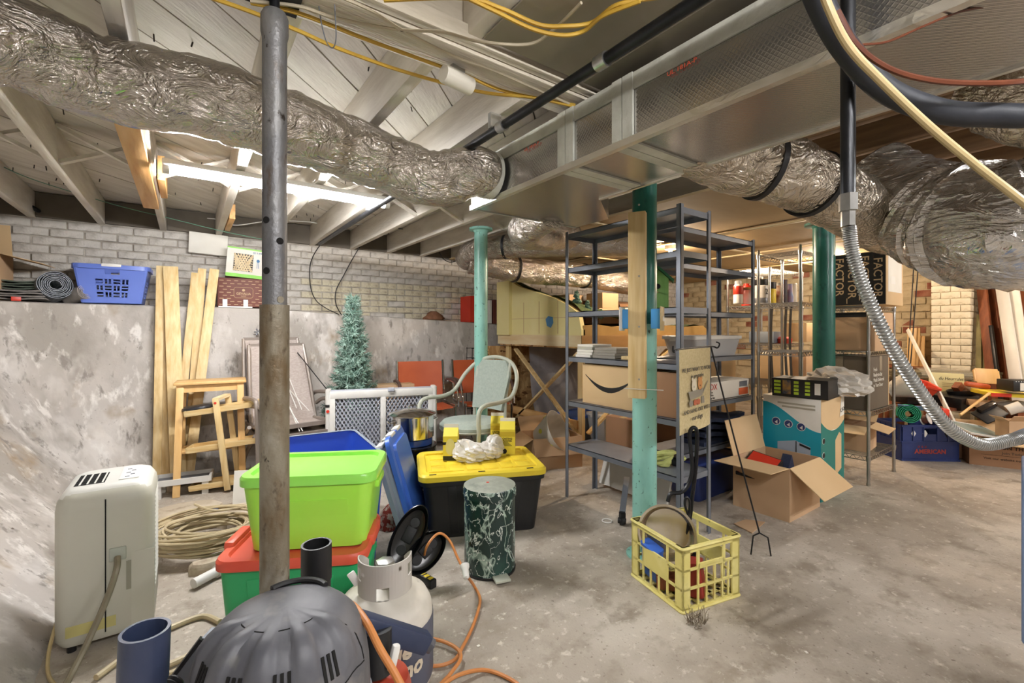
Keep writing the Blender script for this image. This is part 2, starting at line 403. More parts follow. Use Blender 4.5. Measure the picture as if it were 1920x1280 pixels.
M_foam = layers('yellow_foam', 'ebdf9f', [('f0e6b0', 'n', 2, .45, .7, (1, 1, 1))], rough=.9, bump=.1, bs=60)
M_moss = mk('scenery_green', '55683c', '3c4c2b', 14, .95, bump=.8, bs=40)
M_fir = mk('fir_needles', '7f9c8d', 'a3bdb0', 30, .7, rnd=.05)
M_fird = mk('fir_needles_dark', '4a6b5c', '6b8c7d', 30, .7)
M_sling = mk('sling_fabric', 'a4978f', 'b5a9a1', 50, .85, bump=.3, bs=130, stretch=(1, 1, 3))
M_slingf = mk('sling_frame', '857a71', '92877e', 6, .4, .3)
M_burlap = mk('burlap', 'c9b88c', 'bba97c', 80, .95, bump=.2, bs=200)
M_tealbox = mk('teal_print', '1a9db5', '1fa6bd', 1, .45)
M_tealdk = mk('teal_print_dark', '17786f', '1b8078', 1, .45)
M_brownp = mk('brown_print', '6b3b30', '744338', 3, .6)
M_blk = mk('black_print', '1b1a19', None, rough=.5)
M_gold = mk('tan_print', 'c9ad86', None, rough=.7)
M_limeink = mk('lime_print', 'b9d63a', None, rough=.6)
M_mesh = mk('grey_mesh_roll', '6b7078', '9aa0a8', 70, .6, bump=.4, bs=90)
M_tarp = mk('green_tarp', '4a544a', '5d675c', 9, .8, bump=.4, bs=22)
M_tarpg = mk('grey_tarp', '77726e', '8a8581', 9, .7, bump=.4, bs=22)
M_crateb = mk('crate_blue', '243469', '2b3c76', 4, .42)
M_mat = mk('green_mat', '1f8f66', '259a70', 8, .7)
M_copper = mk('copper_wire', '5a2d1a', '6b3a24', 8, .4)
M_insul = mk('pipe_insulation', '1a1c22', '24272e', 6, .55, bump=.1, bs=40)
M_tan = mk('tan_pipe', 'b8a478', 'ac986c', 6, .45)
M_sheet = mk('sheet_metal_dull', '8b8474', '9c9584', 3, .6, .3, bump=.1, bs=20)
M_glow = mk('tube_glow', COOL, None, emit=TUBE_GLOW)
M_fillglow = mk('tube_glow_fill', COOL, None, emit=FILL_GLOW)
M_bulb = mk('bulb_glow', WARM, None, emit=BULB_GLOW)
M_porc = mk('porcelain', 'ddd8ca', None, rough=.3)

# ------------------------------------------------------------ the setting
XL, XR, YN, YB = -2.6, 7.6, -3.0, 5.1
JB, JT = 2.08, 2.28
def fl(u, v):
    return V((XL - .2 + (XR - XL + .5) * u, YN - .2 + (YB - YN + .4) * v, 0))
struct(MB().grid(fl, 40, 30).b2(XL - .2, XR + .3, YN - .2, YB + .2, -.15, -.02).out('floor', M_floor, None, 60))

def ledge_z(x): return 1.392 if x < .5 else max(1.392 - (x - .5) * .048, 1.1)
# sloping parged concrete bench that carries the brick wall
bot = [(-.34, -3.2), (-.36, -1), (-.38, .6), (-.42, 2.2), (-.46, 3.4), (-.42, 4.1), (-.25, 4.42), (.15, 4.54), (1, 4.57), (2.2, 4.6), (4, 4.64), (5.6, 4.66), (7.7, 4.68)]
top = [(-1.3, -3.2), (-1.35, -1), (-1.4, .6), (-1.45, 2.2), (-1.42, 3.4), (-1.3, 4.1), (-1.02, 4.55), (-.55, 4.71), (.6, 4.74), (2.2, 4.76), (4, 4.77), (5.6, 4.78), (7.7, 4.78)]
bp = spl([(x, y, 0) for x, y in bot], 7); tp = spl([(x, y, 0) for x, y in top], 7)
rb = random.Random(3)
m = MB(); nr = 16; rings = []
for i, (a, b) in enumerate(zip(bp, tp)):
    col = []
    for j in range(nr + 1):
        t = j / nr; z = ledge_z(b.x) * t
        k = t + .10 * math.sin(PI * t) * (1 if i < 45 else .4)
        p = a.lerp(b, min(k, 1)); p.z = z
        n_ = .018 * math.sin(i * .9 + j * .7) + .012 * math.sin(i * 2.1 - j * 1.3)
        if 0 < j < nr: p += V((1, -1, 0)).normalized() * n_
        col.append(p)
    e = b.copy(); e.z = ledge_z(b.x); col.append(e + V((-.02, .025, .008)))
    back = V((min(b.x, -1.3) - 1.5 if i < 42 else b.x, max(e.y, 5.3) if i > 36 else b.y, e.z + .012)); col.append(back)
    rings.append(col)
vs = [m.ring(c) for c in rings]
for a, b in zip(vs, vs[1:]): m.bridge(a, b, False)
struct(m.out('wall_base', M_parge, None, 50))

def bricks(parent, x0, x1, z0, z1, mats, bl=.205, bh=.068, gap=.011, depth=.05, maxn=300, vis=None, seed=1, jit=.006):
    "running-bond bricks in the local xz plane, face towards -y"
    rr = random.Random(seed); mes = []
    for k, mt in enumerate(mats):
        q = MB().box((0, 0, 0), (bl - gap, depth, bh - gap), None, .005); mes.append(q.mesh('brick', mt, 30))
    half = [MB().box((0, 0, 0), (bl / 2 - gap, depth, bh - gap), None, .005).mesh('brick', mt, 30) for mt in mats]
    items = []; row = 0; z = z0
    while z + bh * .6 < z1:
        x = x0 + (0 if row % 2 else -bl / 2)
        while x < x1:
            items.append((x + bl / 2, z + bh / 2)); x += bl
        z += bh; row += 1
    if vis: items.sort(key=vis)
    rest = MB(); n_ = 0
    for i, (x, z) in enumerate(items):
        if x - bl / 2 < x0 - .001: x = x0 + bl / 4; mm = half
        elif x + bl / 2 > x1 + .001: x = x1 - bl / 4; mm = half
        else: mm = mes
        q = rr.random(); mi = 0
        if len(mats) > 1: mi = mats_pick(x, z, q)
        mi = min(mi, len(mats) - 1)
        y = rr.uniform(-jit, jit)
        if i < maxn:
            link('brick', mm[mi], parent, (x, y, z), (rr.uniform(-.02, .02), rr.uniform(-.012, .012), rr.uniform(-.012, .012)))
        else:
            rest.box((x, y, z), (bl - gap if mm is mes else bl / 2 - gap, depth, bh - gap)); n_ += 1
    if n_: rest.out('brick_rest', mats[0], parent, 0, kind='stuff')
    else: rest.bm.free()
# back wall: painted brick above the bench
wb = bpy.data.objects.new('wall_back', None); COL.objects.link(wb); struct(wb); wb.location = (0, YB, 0)
MB().b2(XL, XR + .2, -.014, .3, 0, JT + .1).out('mortar', M_mortar, wb)
def mats_pick(x, z, q):
    if x > 1.0 and z < 1.75: return 2 if q < .05 else (1 if q < .85 else 0)
    return 2 if (q < .03 and z < 1.75) else 0
bricks(wb, -1.5, XR, 1.19, 2.07, (M_brickw, M_bricky, M_brickr), vis=lambda p: p[0] if p[1] > ledge_z(p[0]) - .06 else 99 + p[0], seed=4, jit=.008)
# right wall, stone and brick
wr = bpy.data.objects.new('wall_right', None); COL.objects.link(wr); struct(wr); wr.location = (XR, 0, 0); wr.rotation_euler = (0, 0, R(-90))
MB().b2(-YB - .2, 3.2, -.012, .3, 0, JT + .1).out('mortar', M_stone, wr)
def mats_pick(x, z, q): return 1 if q < .12 else 0
bricks(wr, -5.1, -.2, .6, 2.08, (M_stone, M_brickr), bl=.24, bh=.092, gap=.012, maxn=300, vis=lambda p: -p[1], seed=9, jit=.014)
# cream brick pier
wp = bpy.data.objects.new('wall_pier', None); COL.objects.link(wp); struct(wp)
MB().b2(7.215, 7.62, 1.175, 1.485, 0, JT).out('mortar', M_brickp, wp)
f1 = bpy.data.objects.new('pier_face', None); COL.objects.link(f1); f1.parent = wp; f1.location = (7.23, 0, 0); f1.rotation_euler = (0, 0, R(-90))
def mats_pick(x, z, q): return 0
bricks(f1, -1.5, -1.16, .02, 2.1, (M_brickp,), bl=.17, bh=.077, gap=.006, depth=.06, seed=5, jit=.003)
f2 = bpy.data.objects.new('pier_face', None); COL.objects.link(f2); f2.parent = wp; f2.location = (0, 1.19, 0)
bricks(f2, 7.2, 7.6, .02, 2.1, (M_brickp,), bl=.2, bh=.077, gap=.006, depth=.06, seed=6, jit=.003)
# the unseen sides of the basement
struct(MB().b2(XL - .2, XR + .3, YN - .2, YN, 0, JT).out('wall_front', M_parge))
struct(MB().b2(XL - .2, XL, YN, YB + .2, 0, JT).out('wall_left', M_parge))

# ceiling: diagonal subfloor boards, joists, bridging
ce = bpy.data.objects.new('ceiling', None); COL.objects.link(ce); struct(ce)
BW = .19; d45 = V((.7071, .7071, 0)); n45 = V((-.7071, .7071, 0))
def clip_board(c):
    "range of t along the diagonal so that c*n + t*d stays in the rectangle"
    o = n45 * c; lo, hi = -99, 99
    for a, (mn, mx) in enumerate(((XL, XR), (YN, YB))):
        t0, t1 = (mn - o[a]) / d45[a], (mx - o[a]) / d45[a]
        lo, hi = max(lo, t0), min(hi, t1)
    return lo, hi
c = -8.0
while c < 6.5:
    lo, hi = clip_board(c)
    if hi - lo > .15:
        o = n45 * c
        ln = hi - lo
        MB().box((0, 0, 0), (ln, BW - .007, .022)).out('subfloor_board', M_subfl, ce, 0, loc=o + d45 * (lo + hi) / 2 + V((0, 0, JT + .011 + random.uniform(0, .003))), rot=(0, 0, R(45)))
    c += BW
MB().b2(XL - .2, XR + .3, YN - .2, YB + .3, JT + .03, JT + .08).out('floor_above', M_joistd, ce)
JX = [-.575 + .41 * k for k in range(-4, 20)]
GY0, GY1 = 1.21, 1.35
for x in JX:
    MB().b2(-.024, .024, GY1 + .002, YB + .02, JB, JT - .002, .004).out('joist', M_joist, ce, loc=(x, 0, 0))
    MB().b2(-.024, .024, YN, GY0 - .002, JB, JT - .002, .004).out('joist', M_joist if x < .9 else M_joistd, ce, loc=(x + .05, 0, 0))
MB().b2(XL, XR, GY0, GY1, 2.05, JT - .002, .004).out('girder', M_girder, ce)
MB().b2(XL, XR, GY0 - .035, GY0 - .003, 2.06, 2.11, .003).out('ledger_strip', M_girder, ce)
br = [MB().bar((.026, s_ * .022, JB + .01), (.384, s_ * .022, JT - .015), .018, .04, (0, 1, 0)).mesh('bridging', M_joist) for s_ in (1,)]
br2 = MB().bar((.026, 0, JT - .015), (.384, 0, JB + .01), .018, .04, (0, 1, 0)).mesh('bridging', M_joist)
for x in JX[2:16]:
    for yy in (3.35,):
        link('bridging', br[0], ce, (x, yy, 0)); link('bridging', br2, ce, (x, yy - .045, 0))
for x in JX:
    MB().b2(-.18, .18, -.02, .02, JB + .005, JT - .005).out('blocking', M_block, ce, loc=(x + .205, YB - .03, 0))
# new lumber sistered on one joist
sj = MB().b2(-.24, -.155, 2.39, 4.02, JB - .042, JB - .002, .003).out('sister_joist', M_newl, ce)
MB().b2(-.135, -.1, 3.3, 3.75, JB - .02, JB + .12, .003).out('sister_joist', M_newl, ce)
MB().b2(.276, .316, 4.2, 4.75, JB - .005, JB + .11, .003).out('sister_joist', M_newl, ce)
rr = random.Random(31); q = MB()
for k in range(150):
    x, y = rr.uniform(-1.2, 2.4), rr.uniform(1.5, 5.0)
    if min(abs(x - jx) for jx in JX) < .04: continue
    q.bar((x, y, JT + .002), (x + rr.uniform(-.006, .006), y + rr.uniform(-.006, .006), JT - rr.uniform(.015, .03)), .004, .004)
q.out('nail_tips', mk('nail_dark', '1f1812', None, rough=.7), ce, 0, kind='stuff')
# flat brown panels under the joists on the far side
pm = None
for i, x0 in enumerate((2.62, 3.84, 5.06, 6.28)):
    for j, (y0, y1) in enumerate(((1.37, 2.56), (2.58, 3.78), (3.8, 4.98))):
        x1 = min(x0 + 1.2, XR - .02)
        MB().b2(x0, x1, y0, y1, 2.058, 2.074).out('ceiling_panel', M_panel, ce, 0)
for y0 in (2.57, 3.79):
    MB().b2(2.62, XR - .02, y0 - .022, y0 + .022, 2.044, 2.057, .003).out('batten', M_piney, ce)
for x0 in (3.83, 5.05, 6.27):
    MB().b2(x0 - .022, x0 + .022, 1.4, 4.95, 2.03, 2.043, .003).out('batten', M_piney, ce)
# sheet-metal panning between two near joists, and dark planks
for k, (x0, x1) in enumerate(((.72, 1.09), (1.13, 1.5))):
    MB().b2(x0, x1, .12, 1.15, JB - .014, JB - .008).out('joist_panning', M_sheet, ce, loc=(0, 0, -.001 * k))
# ------------------------------------------------------------ posts
def disc(mb, c, n, r, th=.003, seg=14):
    c = V(c); n = V(n).normalized(); return mb.cyl(c - n * th, c + n * th, r, seg=seg)
JP = (.181, 1.28)
t = thing('jack_post', 'rusty telescoping steel jack post with pin holes, in front of the long silver flexible duct', 'post', (JP[0], JP[1], 0))
MB().cyl((0, 0, .012), (0, 0, 1.262), .034, seg=24).out('lower_tube', M_jack2, t)
MB().lathe([(.0285, 1.262), (.0285, 1.93), (.032, 1.945), (.032, 1.985), (.026, 1.998), (.012, 2.0)], 24).out('upper_tube', M_jack, t)
MB().cyl((0, 0, 1.998), (0, 0, 2.04), .012, seg=12).out('screw', M_blackm, t)
MB().box((0, 0, 2.044), (.12, .12, .008)).out('top_plate', M_blackm, t)
MB().box((0, 0, .006), (.1, .1, .012)).out('base_plate', M_blackm, t)
tc_ = V((-JP[0], -JP[1], 0)).normalized()
sd_ = V((tc_.y, -tc_.x, 0))
for z, s_ in ((1.47, -.85), (1.42, .45), (1.345, -.8), (1.275, .5)):
    nn = (tc_ + sd_ * s_ * -1).normalized(); r_ = .0285
    q = MB(); disc(q, nn * r_ + V((0, 0, z)), nn, .0085, .0012).out('pin_hole', M_dark if z != 1.275 else M_jack2, t)
def green_post(x, y, r_, top, mat, label, flange=False, upper=None, split=1.0):
    t = thing('steel_post', label, 'post', (x, y, 0), group='green painted steel posts')
    if upper:
        MB().cyl((0, 0, .01), (0, 0, split), r_, seg=32).out('shaft', mat, t)
        MB().cyl((0, 0, split), (0, 0, top - .012), r_, seg=32).out('shaft', upper, t)
    else: MB().cyl((0, 0, .01), (0, 0, top - .012), r_, seg=32).out('shaft', mat, t)
    MB().lathe([(r_ * 1.5, 0), (r_ * 1.5, .012), (r_, .02)], 28).out('base_flange', mat, t)
    MB().lathe([(r_, top - .05), (r_ * 1.15, top - .03), (r_ * 1.75, top - .026), (r_ * 1.75, top - .008), (r_ * .9, top)], 28).out('top_flange', mat, t)
    return t
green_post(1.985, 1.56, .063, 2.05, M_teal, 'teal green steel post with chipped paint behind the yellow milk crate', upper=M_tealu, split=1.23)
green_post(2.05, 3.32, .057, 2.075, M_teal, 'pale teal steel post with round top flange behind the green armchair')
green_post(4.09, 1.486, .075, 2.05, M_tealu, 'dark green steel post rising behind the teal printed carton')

tp_ = thing('wood_post', 'pale two-by-four stud tied to the middle green post under the foil duct', 'post', (1.872, 1.515, 0), R(-60.6))
MB().box((0, 0, 1.325), (.086, .05, .945), None, .003).out('stud', M_pine, tp_)
MB().tube([(-.06 + .19 * k / 8, -.04 if k < 5 else -.03, .902) for k in range(9)], .002, 5).out('tie_wire', M_whitem, tp_)
for z in (1.83, 1.47, 1.215, .95):
    disc(MB(), (.012, -.0255, z), (0, -1, 0), .005, .001).out('nail_head', M_alu, tp_)
rt = V((math.cos(R(-60.6)), math.sin(R(-60.6)), 0))
for s_, lb in ((-1, 'bright blue electrical box with white cover on the left of the pale stud'), (1, 'blue electrical box with almond switch cover between stud and green post')):
    e = thing('electrical_box', lb, 'outlet box', (1.872 + .024 + s_ * rt.x * .071, 1.515 + s_ * rt.y * .071 - .012, 1.255), R(-60.6), 'electrical boxes on the stud')
    MB().box((0, 0, 0), (.05, .075, .1), None, .006).out('box_body', mk('box_blue', '4f9fe0', None, rough=.4), e)
    MB().box((s_ * .028, -.02, 0), (.008, .115, .12), None, .003).out('cover_plate', M_whitem if s_ < 0 else M_tan, e)
    MB().box((s_ * .034, -.02, 0), (.008, .01, .024)).out('toggle', M_white, e)

# ------------------------------------------------------------ duct runs
du = thing('duct_trunk', 'long foil-faced rectangular duct with grey mastic tape joints hanging below the joists', 'duct')
z0, z1 = 1.8, 2.008
poly = [(1.15, -2.9), (1.15, 1.95), (1.86, 1.95), (1.86, 1.7), (1.54, 1.46), (1.54, -2.9)]
MB().prism([(x, y, z0) for x, y in poly], (0, 0, z1 - z0)).out('duct_body', M_board, du, 0)
MB().b2(1.143, 1.149, -2.9, 1.95, z1 - .05, z1 + .002).out('tape', M_tape, du)
q = MB(); q.bar((1.15, -2.9, z0), (1.15, 1.95, z0), .022, .022); q.out('corner_tape', M_edge, du)
MB().bar((1.54, -2.9, z0), (1.54, 1.46, z0), .014, .014).out('corner_tape', M_edge, du)
for y, wd in ((1.255, .075), (.985, .075), (-.4, .075)):
    for dy in (-.022, .022):
        MB().b2(1.1395, 1.149, y + dy - .02, y + dy + .02, z0 - .005, z1 + .004).out('tape', M_tape, du)
        MB().b2(1.145, 1.52, y + dy - .02, y + dy + .02, z0 - .0075, z0 - .0005).out('tape', M_tape, du)
MB().b2(1.15, 1.86, 1.951, 1.957, z0 - .004, z0 + .05).out('tape', M_tape, du)
text('UL 181A-P', .018, M_redl, du, (1.1425, .77, 1.945), FX, sx=1.2)
text('UL 181A-P', .018, M_redl, du, (1.1425, 1.46, 1.945), FX, sx=1.2)
# crumpled flexible ducts
def flexduct(name, label, pts, rad, mat, seg=36, n=14, amp=.05, seed=1, straps=(), label_parts=True, cat='duct', folds=1.0):
    t = thing(name, label, cat)
    P = spl(pts, n); N = len(P); rr = random.Random(seed)
    if not isinstance(rad, (list, tuple)): rad = [rad] * len(pts)
    rads = []
    for i in range(N):
        u = i / n; k = min(int(u), len(pts) - 2); f = u - k; rads.append(rad[k] * (1 - f) + rad[k + 1] * f)
    ph = [rr.uniform(0, 6.3) for _ in range(12)]; na = [rr.uniform(-1, 1) for _ in range(N)]
    nz = [[rr.uniform(-1, 1) for _ in range(seg)] for _ in range(N)]
    def rf(i, k):
        a = 2 * PI * k / seg
        v = math.sin(i * .55 + ph[0] + 1.3 * math.sin(2 * a + ph[1])) * .5 + math.sin(i * 1.25 * folds + ph[2] + 2 * math.sin(a + ph[3])) * .35
        v += .35 * nz[i][k] + .45 * math.sin(3 * a + ph[4] + i * .21) * .6 + .3 * na[i]
        return 1 + amp * v
    MB().tube(P, rads, seg, rf=rf).out('flexible_jacket', mat, t, 50)
    for u in straps:
        i = int(u * (N - 1)); d = (P[min(i + 1, N - 1)] - P[max(i - 1, 0)]).normalized()
        MB().tube([P[i] - d * .011, P[i] + d * .011], rads[i] * 1.06, seg).out('strap', M_black, t)
    return t
big = [W(-230, 30, 1.02), W(20, 78, 1.2), W(200, 150, 1.36), W(400, 190, 1.5), W(560, 245, 1.69), W(700, 296, 1.9), W(810, 335, 2.0), V((1.04, 1.74, 1.9)), V((1.11, 1.74, 1.9))]
fd = flexduct('flexible_duct', 'long crumpled silver flexible duct sagging across the ceiling behind the jack post', big, [.115, .118, .12, .122, .124, .122, .118, .108, .1], M_flex, amp=.05, seed=3)
MB().cyl((1.085, 1.74, 1.9), (1.135, 1.74, 1.9), .104, seg=32).out('collar', M_tape, fd)
gsp = mk('green_spray', '5fd04a', None, rough=.5)
flexduct('flexible_duct', 'silver flexible duct with two black straps leaving the far side of the foil trunk', [V((1.5, .98, 1.9)), V((1.72, .97, 1.88)), V((1.98, .86, 1.84)), V((2.3, .78, 1.77)), V((2.75, .74, 1.7)), V((3.2, .7, 1.72))], [.11, .125, .13, .13, .13, .12], M_flexd, amp=.045, seed=5, straps=(.33, .5))
flexduct('flexible_duct', 'fat billowing silver insulated duct in the upper right corner beside the gas pipe', [W(1640, 310, 2.15), W(1720, 385, 2.0), W(1800, 415, 1.85), W(1880, 425, 1.7), W(1990, 400, 1.6), W(2150, 340, 1.55), W(2420, 300, 1.6)], [.12, .2, .235, .235, .225, .2, .18], M_bag, amp=.055, seed=8, folds=2.2)
flexduct('flexible_duct', 'short silver duct elbow above the billowing insulated duct', [W(1800, 185, 1.5), W(1860, 182, 1.44), W(1930, 205, 1.38), W(2060, 230, 1.3)], [.08, .1, .1, .1], M_flexd, amp=.05, seed=11)
flexduct('flexible_duct', 'long silver flexible duct with black straps along the back wall above the foam layout', [W(880, 488, 4.4), W(920, 496, 4.45), W(980, 506, 4.6), W(1060, 514, 4.9), W(1130, 522, 5.2), W(1215, 540, 5.6)], [.125, .13, .13, .13, .13, .13], M_flex, amp=.045, seed=14, straps=(.36, .7))
flexduct('flexible_duct', 'silver flexible duct branch rising behind the teal post to the trunk end', [W(876, 486, 4.5), W(890, 470, 4.3), W(935, 464, 4.1), W(1010, 460, 4.0), W(1100, 459, 3.95), W(1200, 462, 3.9)], [.12, .11, .105, .1, .1, .095], M_flex, amp=.045, seed=17, straps=(.45,))
flexduct('flexible_duct', 'short fat silver duct drooping from under the end of the foil trunk', [V((1.66, 1.93, 1.86)), W(985, 432, 2.85), W(1020, 440, 3.25), W(1070, 442, 3.75)], [.095, .105, .11, .1], M_flex, amp=.05, seed=21)

# ------------------------------------------------------------ pipes and cables overhead
t = thing('overhead_pipe', 'black steel pipe with a coupling running along the joists left of the foil trunk', 'pipe')
MB().cyl((.99, -2.9, 1.985), (.99, 4.4, 1.985), .017, seg=14).out('pipe_run', M_blackm, t)
for y in (.93, 1.45): MB().cyl((.99, y - .02, 1.985), (.99, y + .02, 1.985), .022, seg=16).out('coupling', M_alu, t)
for y in (1.5, 3.0): MB().box((.99, y, 2.02), (.05, .02, .06)).out('hanger', M_alu, t)
gp = thing('gas_pipe', 'vertical black gas pipe with brass fittings and corrugated flexible connector curving right', 'pipe')
a = W(1590, 412, .9)
MB().cyl((a.x, a.y, 1.46), (a.x, a.y, 2.062), .0128, seg=16).out('black_pipe', M_blackm, gp)
MB().cyl((a.x, a.y, 1.435), (a.x, a.y, 1.468), .0165, seg=6).out('hex_nut', M_alu, gp)
MB().cyl((a.x, a.y, 1.405), (a.x, a.y, 1.435), .0125, seg=6).out('hex_nut', M_alu, gp)
pth = spl([W(1592, 425, .9), W(1600, 480, .9), W(1628, 560, .9), W(1672, 650, .9), W(1722, 730, .9), W(1778, 800, .9), W(1835, 832, .9), W(1890, 826, .9), W(1935, 812, .9), W(1990, 785, .93), W(2090, 790, 1.05), W(2150, 840, 1.18), W(2171, 914, 1.247)], 44)
MB().tube(pth, [.0124 if i % 3 else .0096 for i in range(len(pth))], 12).out('corrugated_connector', M_alu, gp)
MB().tube([W(1905, 823, .9), W(1930, 813, .9)], .0128, 14).out('end_sleeve', M_grey, gp)
cable('insulated_line', 'thick black foam-insulated refrigerant line curving across the foil trunk', [W(1505, -90, .82), W(1535, 0, .82), W(1585, 90, .84), W(1660, 168, .86), W(1760, 208, .86), W(1860, 216, .85), W(1960, 212, .84), W(2100, 170, .9), W(2220, 80, 1.05), W(2290, 2, 1.2)], .0215, M_insul, 'pipe', seg=16)
cable('tan_line', 'tan plastic pipe slanting down to the right over the black insulated line', [W(1530, -60, .78), W(1552, 10, .78), W(1590, 85, .79), W(1650, 150, .8), W(1740, 235, .8), W(1830, 310, .8), W(1930, 388, .8), W(2040, 480, .86), W(2130, 650, 1.05), W(2190, 905, 1.24)], .0072, M_tan, 'pipe', seg=10)
cable('copper_line', 'thin copper-coloured tube curving beside the black insulated line', [W(1570, 20, .8), W(1605, 82, .8), W(1660, 125, .8), W(1730, 148, .8), W(1820, 156, .8), W(1940, 150, .8), W(2080, 120, .9), W(2180, 40, 1.05), W(2230, -6, 1.19)], .0048, M_copper, 'pipe')
cable('thin_wire', 'thin brown wire looping under the foil trunk by the copper tube', [W(1615, 84, .86), W(1665, 78, .86), W(1730, 50, .85), W(1800, 22, .85), W(1870, 8, .85), W(1960, -20, .86), W(2120, -170, .92)], .0022, M_copper)
G = 'electrical cables along the girder'
def ZC(pts, z): return [WZ(px, py, z + dz) for px, py, dz in pts]
cable('cable', 'yellow cable slanting past the top of the jack post', ZC([(385, -8, 0), (470, 22, -.01), (560, 58, -.02), (640, 93, -.02), (760, 135, 0), (900, 172, -.01), (1000, 183, 0), (1078, 200, 0)], 2.03), .0055, M_romex, group=G)
cable('cable', 'yellow cable running over the white pipe stub on the girder', ZC([(470, 5, 0), (560, 25, 0), (690, 75, 0), (800, 115, 0), (870, 140, -.005), (950, 172, 0), (1078, 197, 0)], 2.035), .0055, M_romex, group=G)
cable('cable', 'upper bright yellow cable drooping beside the sheet metal panning', ZC([(720, 0, 0), (870, -4, 0), (940, 16, 0), (1010, 46, -.01), (1060, 49, -.01), (1110, 42, 0), (1160, 8, 0), (1260, -8, .01)], 2.03), .0055, M_romex, group=G)
cable('cable', 'lower bright yellow cable drooping beside the sheet metal panning', ZC([(880, -2, 0), (930, 22, 0), (1000, 55, -.01), (1055, 66, -.012), (1095, 58, 0), (1130, 30, 0), (1200, 2, .0)], 2.02), .0055, M_romex, group=G)
cable('cable', 'off-white cable snaking along the girder face to the panning', ZC([(470, 2, 0), (560, 12, 0), (630, 34, 0), (740, 55, 0), (830, 60, 0), (900, 78, 0), (990, 83, 0), (1035, 58, 0), (1090, 5, 0)], 2.035), .0045, M_romexw, group=G)
cable('cable', 'off-white cable crossing under the girder toward the trunk', ZC([(640, -5, 0), (700, 22, 0), (760, 60, 0), (850, 105, 0), (920, 130, 0), (1000, 165, 0), (1070, 196, 0)], 2.035), .0045, M_romexw, group=G)
cable('wire_loop', 'thin grey wire hanging in a narrow loop near the jack post top', [WZ(596, -4, 2.06), WZ(602, 40, 2.03), WZ(612, 78, 1.99), WZ(624, 90, 1.975), WZ(630, 70, 1.99), WZ(628, 20, 2.04), WZ(626, -4, 2.06)], .0016, M_grey, 'wire')
t = thing('pipe_stub', 'short white plastic pipe stub fixed under the girder', 'pipe', WZ(857, 150, 2.0), R(10))
MB().lathe([(.026, -.055), (.028, -.05), (.028, .055), (.024, .055), (.024, -.05)], 20, rot=Matrix.Rotation(R(90), 3, 'Y')).out('sleeve', M_porc, t)
MB().box((0, 0, .03), (.05, .02, .02)).out('clip', M_alu, t)
cable('green_wire', 'thin green wire strung below the joists along the brick wall', [W(-30, 295, 2.9), W(40, 328, 3.0), W(110, 352, 3.2), W(220, 385, 3.5), W(330, 412, 3.8), W(420, 434, 4.0), W(500, 450, 4.2)], .003, mk('green_wire', '5f8f78', None), 'wire')
cable('cable', 'white cable draped between joists behind the jack post', [W(310, 408, 4.2), W(400, 410, 4.2), W(440, 422, 4.2), W(500, 415, 4.25), W(570, 415, 4.4), W(620, 422, 4.5), W(680, 420, 4.6), W(720, 425, 4.75)], .0045, M_white)
cable('black_cable', 'black cable hanging in a long bow down the brick wall to the tree top', [WY(612, 450, 4.95), WY(596, 465, 4.97), WY(582, 495, 5.0), WY(582, 535, 5.0), WY(592, 562, 5.0), WY(612, 578, 4.95), W(635, 589, 4.55)], .005, M_rubber)
cable('black_cable', 'black cable draped over a joist and down the wall beside the tree', [WY(905, 447, 4.9), WY(830, 438, 4.85), WY(760, 430, 4.6), WY(728, 427, 4.5), WY(690, 445, 4.85), WY(670, 470, 4.98), WY(645, 515, 5.02), WY(630, 545, 5.02), WY(630, 570, 4.98), W(640, 590, 4.6)], .005, M_rubber)
cable('black_cable', 'black cable hanging in a loop beside the flexible duct on the back wall', [WY(864, 434, 4.7), WY(870, 465, 4.7), WY(862, 485, 4.7), WY(842, 491, 4.75), WY(826, 478, 4.8), WY(821, 450, 4.85)], .005, M_rubber)
t = thing('rusty_bracket', 'old blue-grey iron pipe end poking between joists at the upper left', 'pipe', W(8, 190, 2.2))
MB().cyl((-.05, .05, .03), (.02, -.02, -.03), .02, seg=14).out('pipe_run', mk('bluegrey', '6d86ad', None, rough=.5), t)
MB().cyl((.012, -.012, -.023), (.028, -.028, -.037), .025, seg=14).out('collar', M_alu, t)
cable('iron_pipe', 'dark iron pipe slanting between joists to the wall top at far left', [W(-40, 330, 3.1), W(80, 400, 3.6)], .016, M_blackm, 'pipe', n=2, seg=12)

# ------------------------------------------------------------ lamps
def shop_light(x, y, z, label, glow):
    t = thing('shop_light', label, 'light', (x, y, z), group='fluorescent shop lights')
    MB().box((0, 0, .022), (1.2, .12, .028), None, .006).out('housing', M_white, t)
    MB().tube([(-.57 + 1.14 * k / 6, 0, -.005) for k in range(7)], .022, 16).out('light_tube', glow, t)
    for s_ in (-1, 1): MB().cyl((s_ * .6, 0, -.004), (s_ * .57, 0, -.004), .025, seg=16).out('end_cap', M_white, t)
    for s_ in (-.4, .4): MB().cyl((s_, 0, .035), (s_, 0, .05 if z < 2.04 else .04), .004, seg=6).out('hook', M_alu, t)
    return t
shop_light(*TUBE, 'lit white fluorescent tube light under the joists behind the jack post', M_glow)
for (x, y), lb in zip(FILL_TUBES, ('added fill tube light over the near floor, out of view', 'added fill tube light far behind the near floor, out of view', 'added fill tube light near the front wall corner, out of view')):
    shop_light(x, y, 2.035, lb, M_fillglow)  # unseen fill lamps, added in the form of the visible shop light
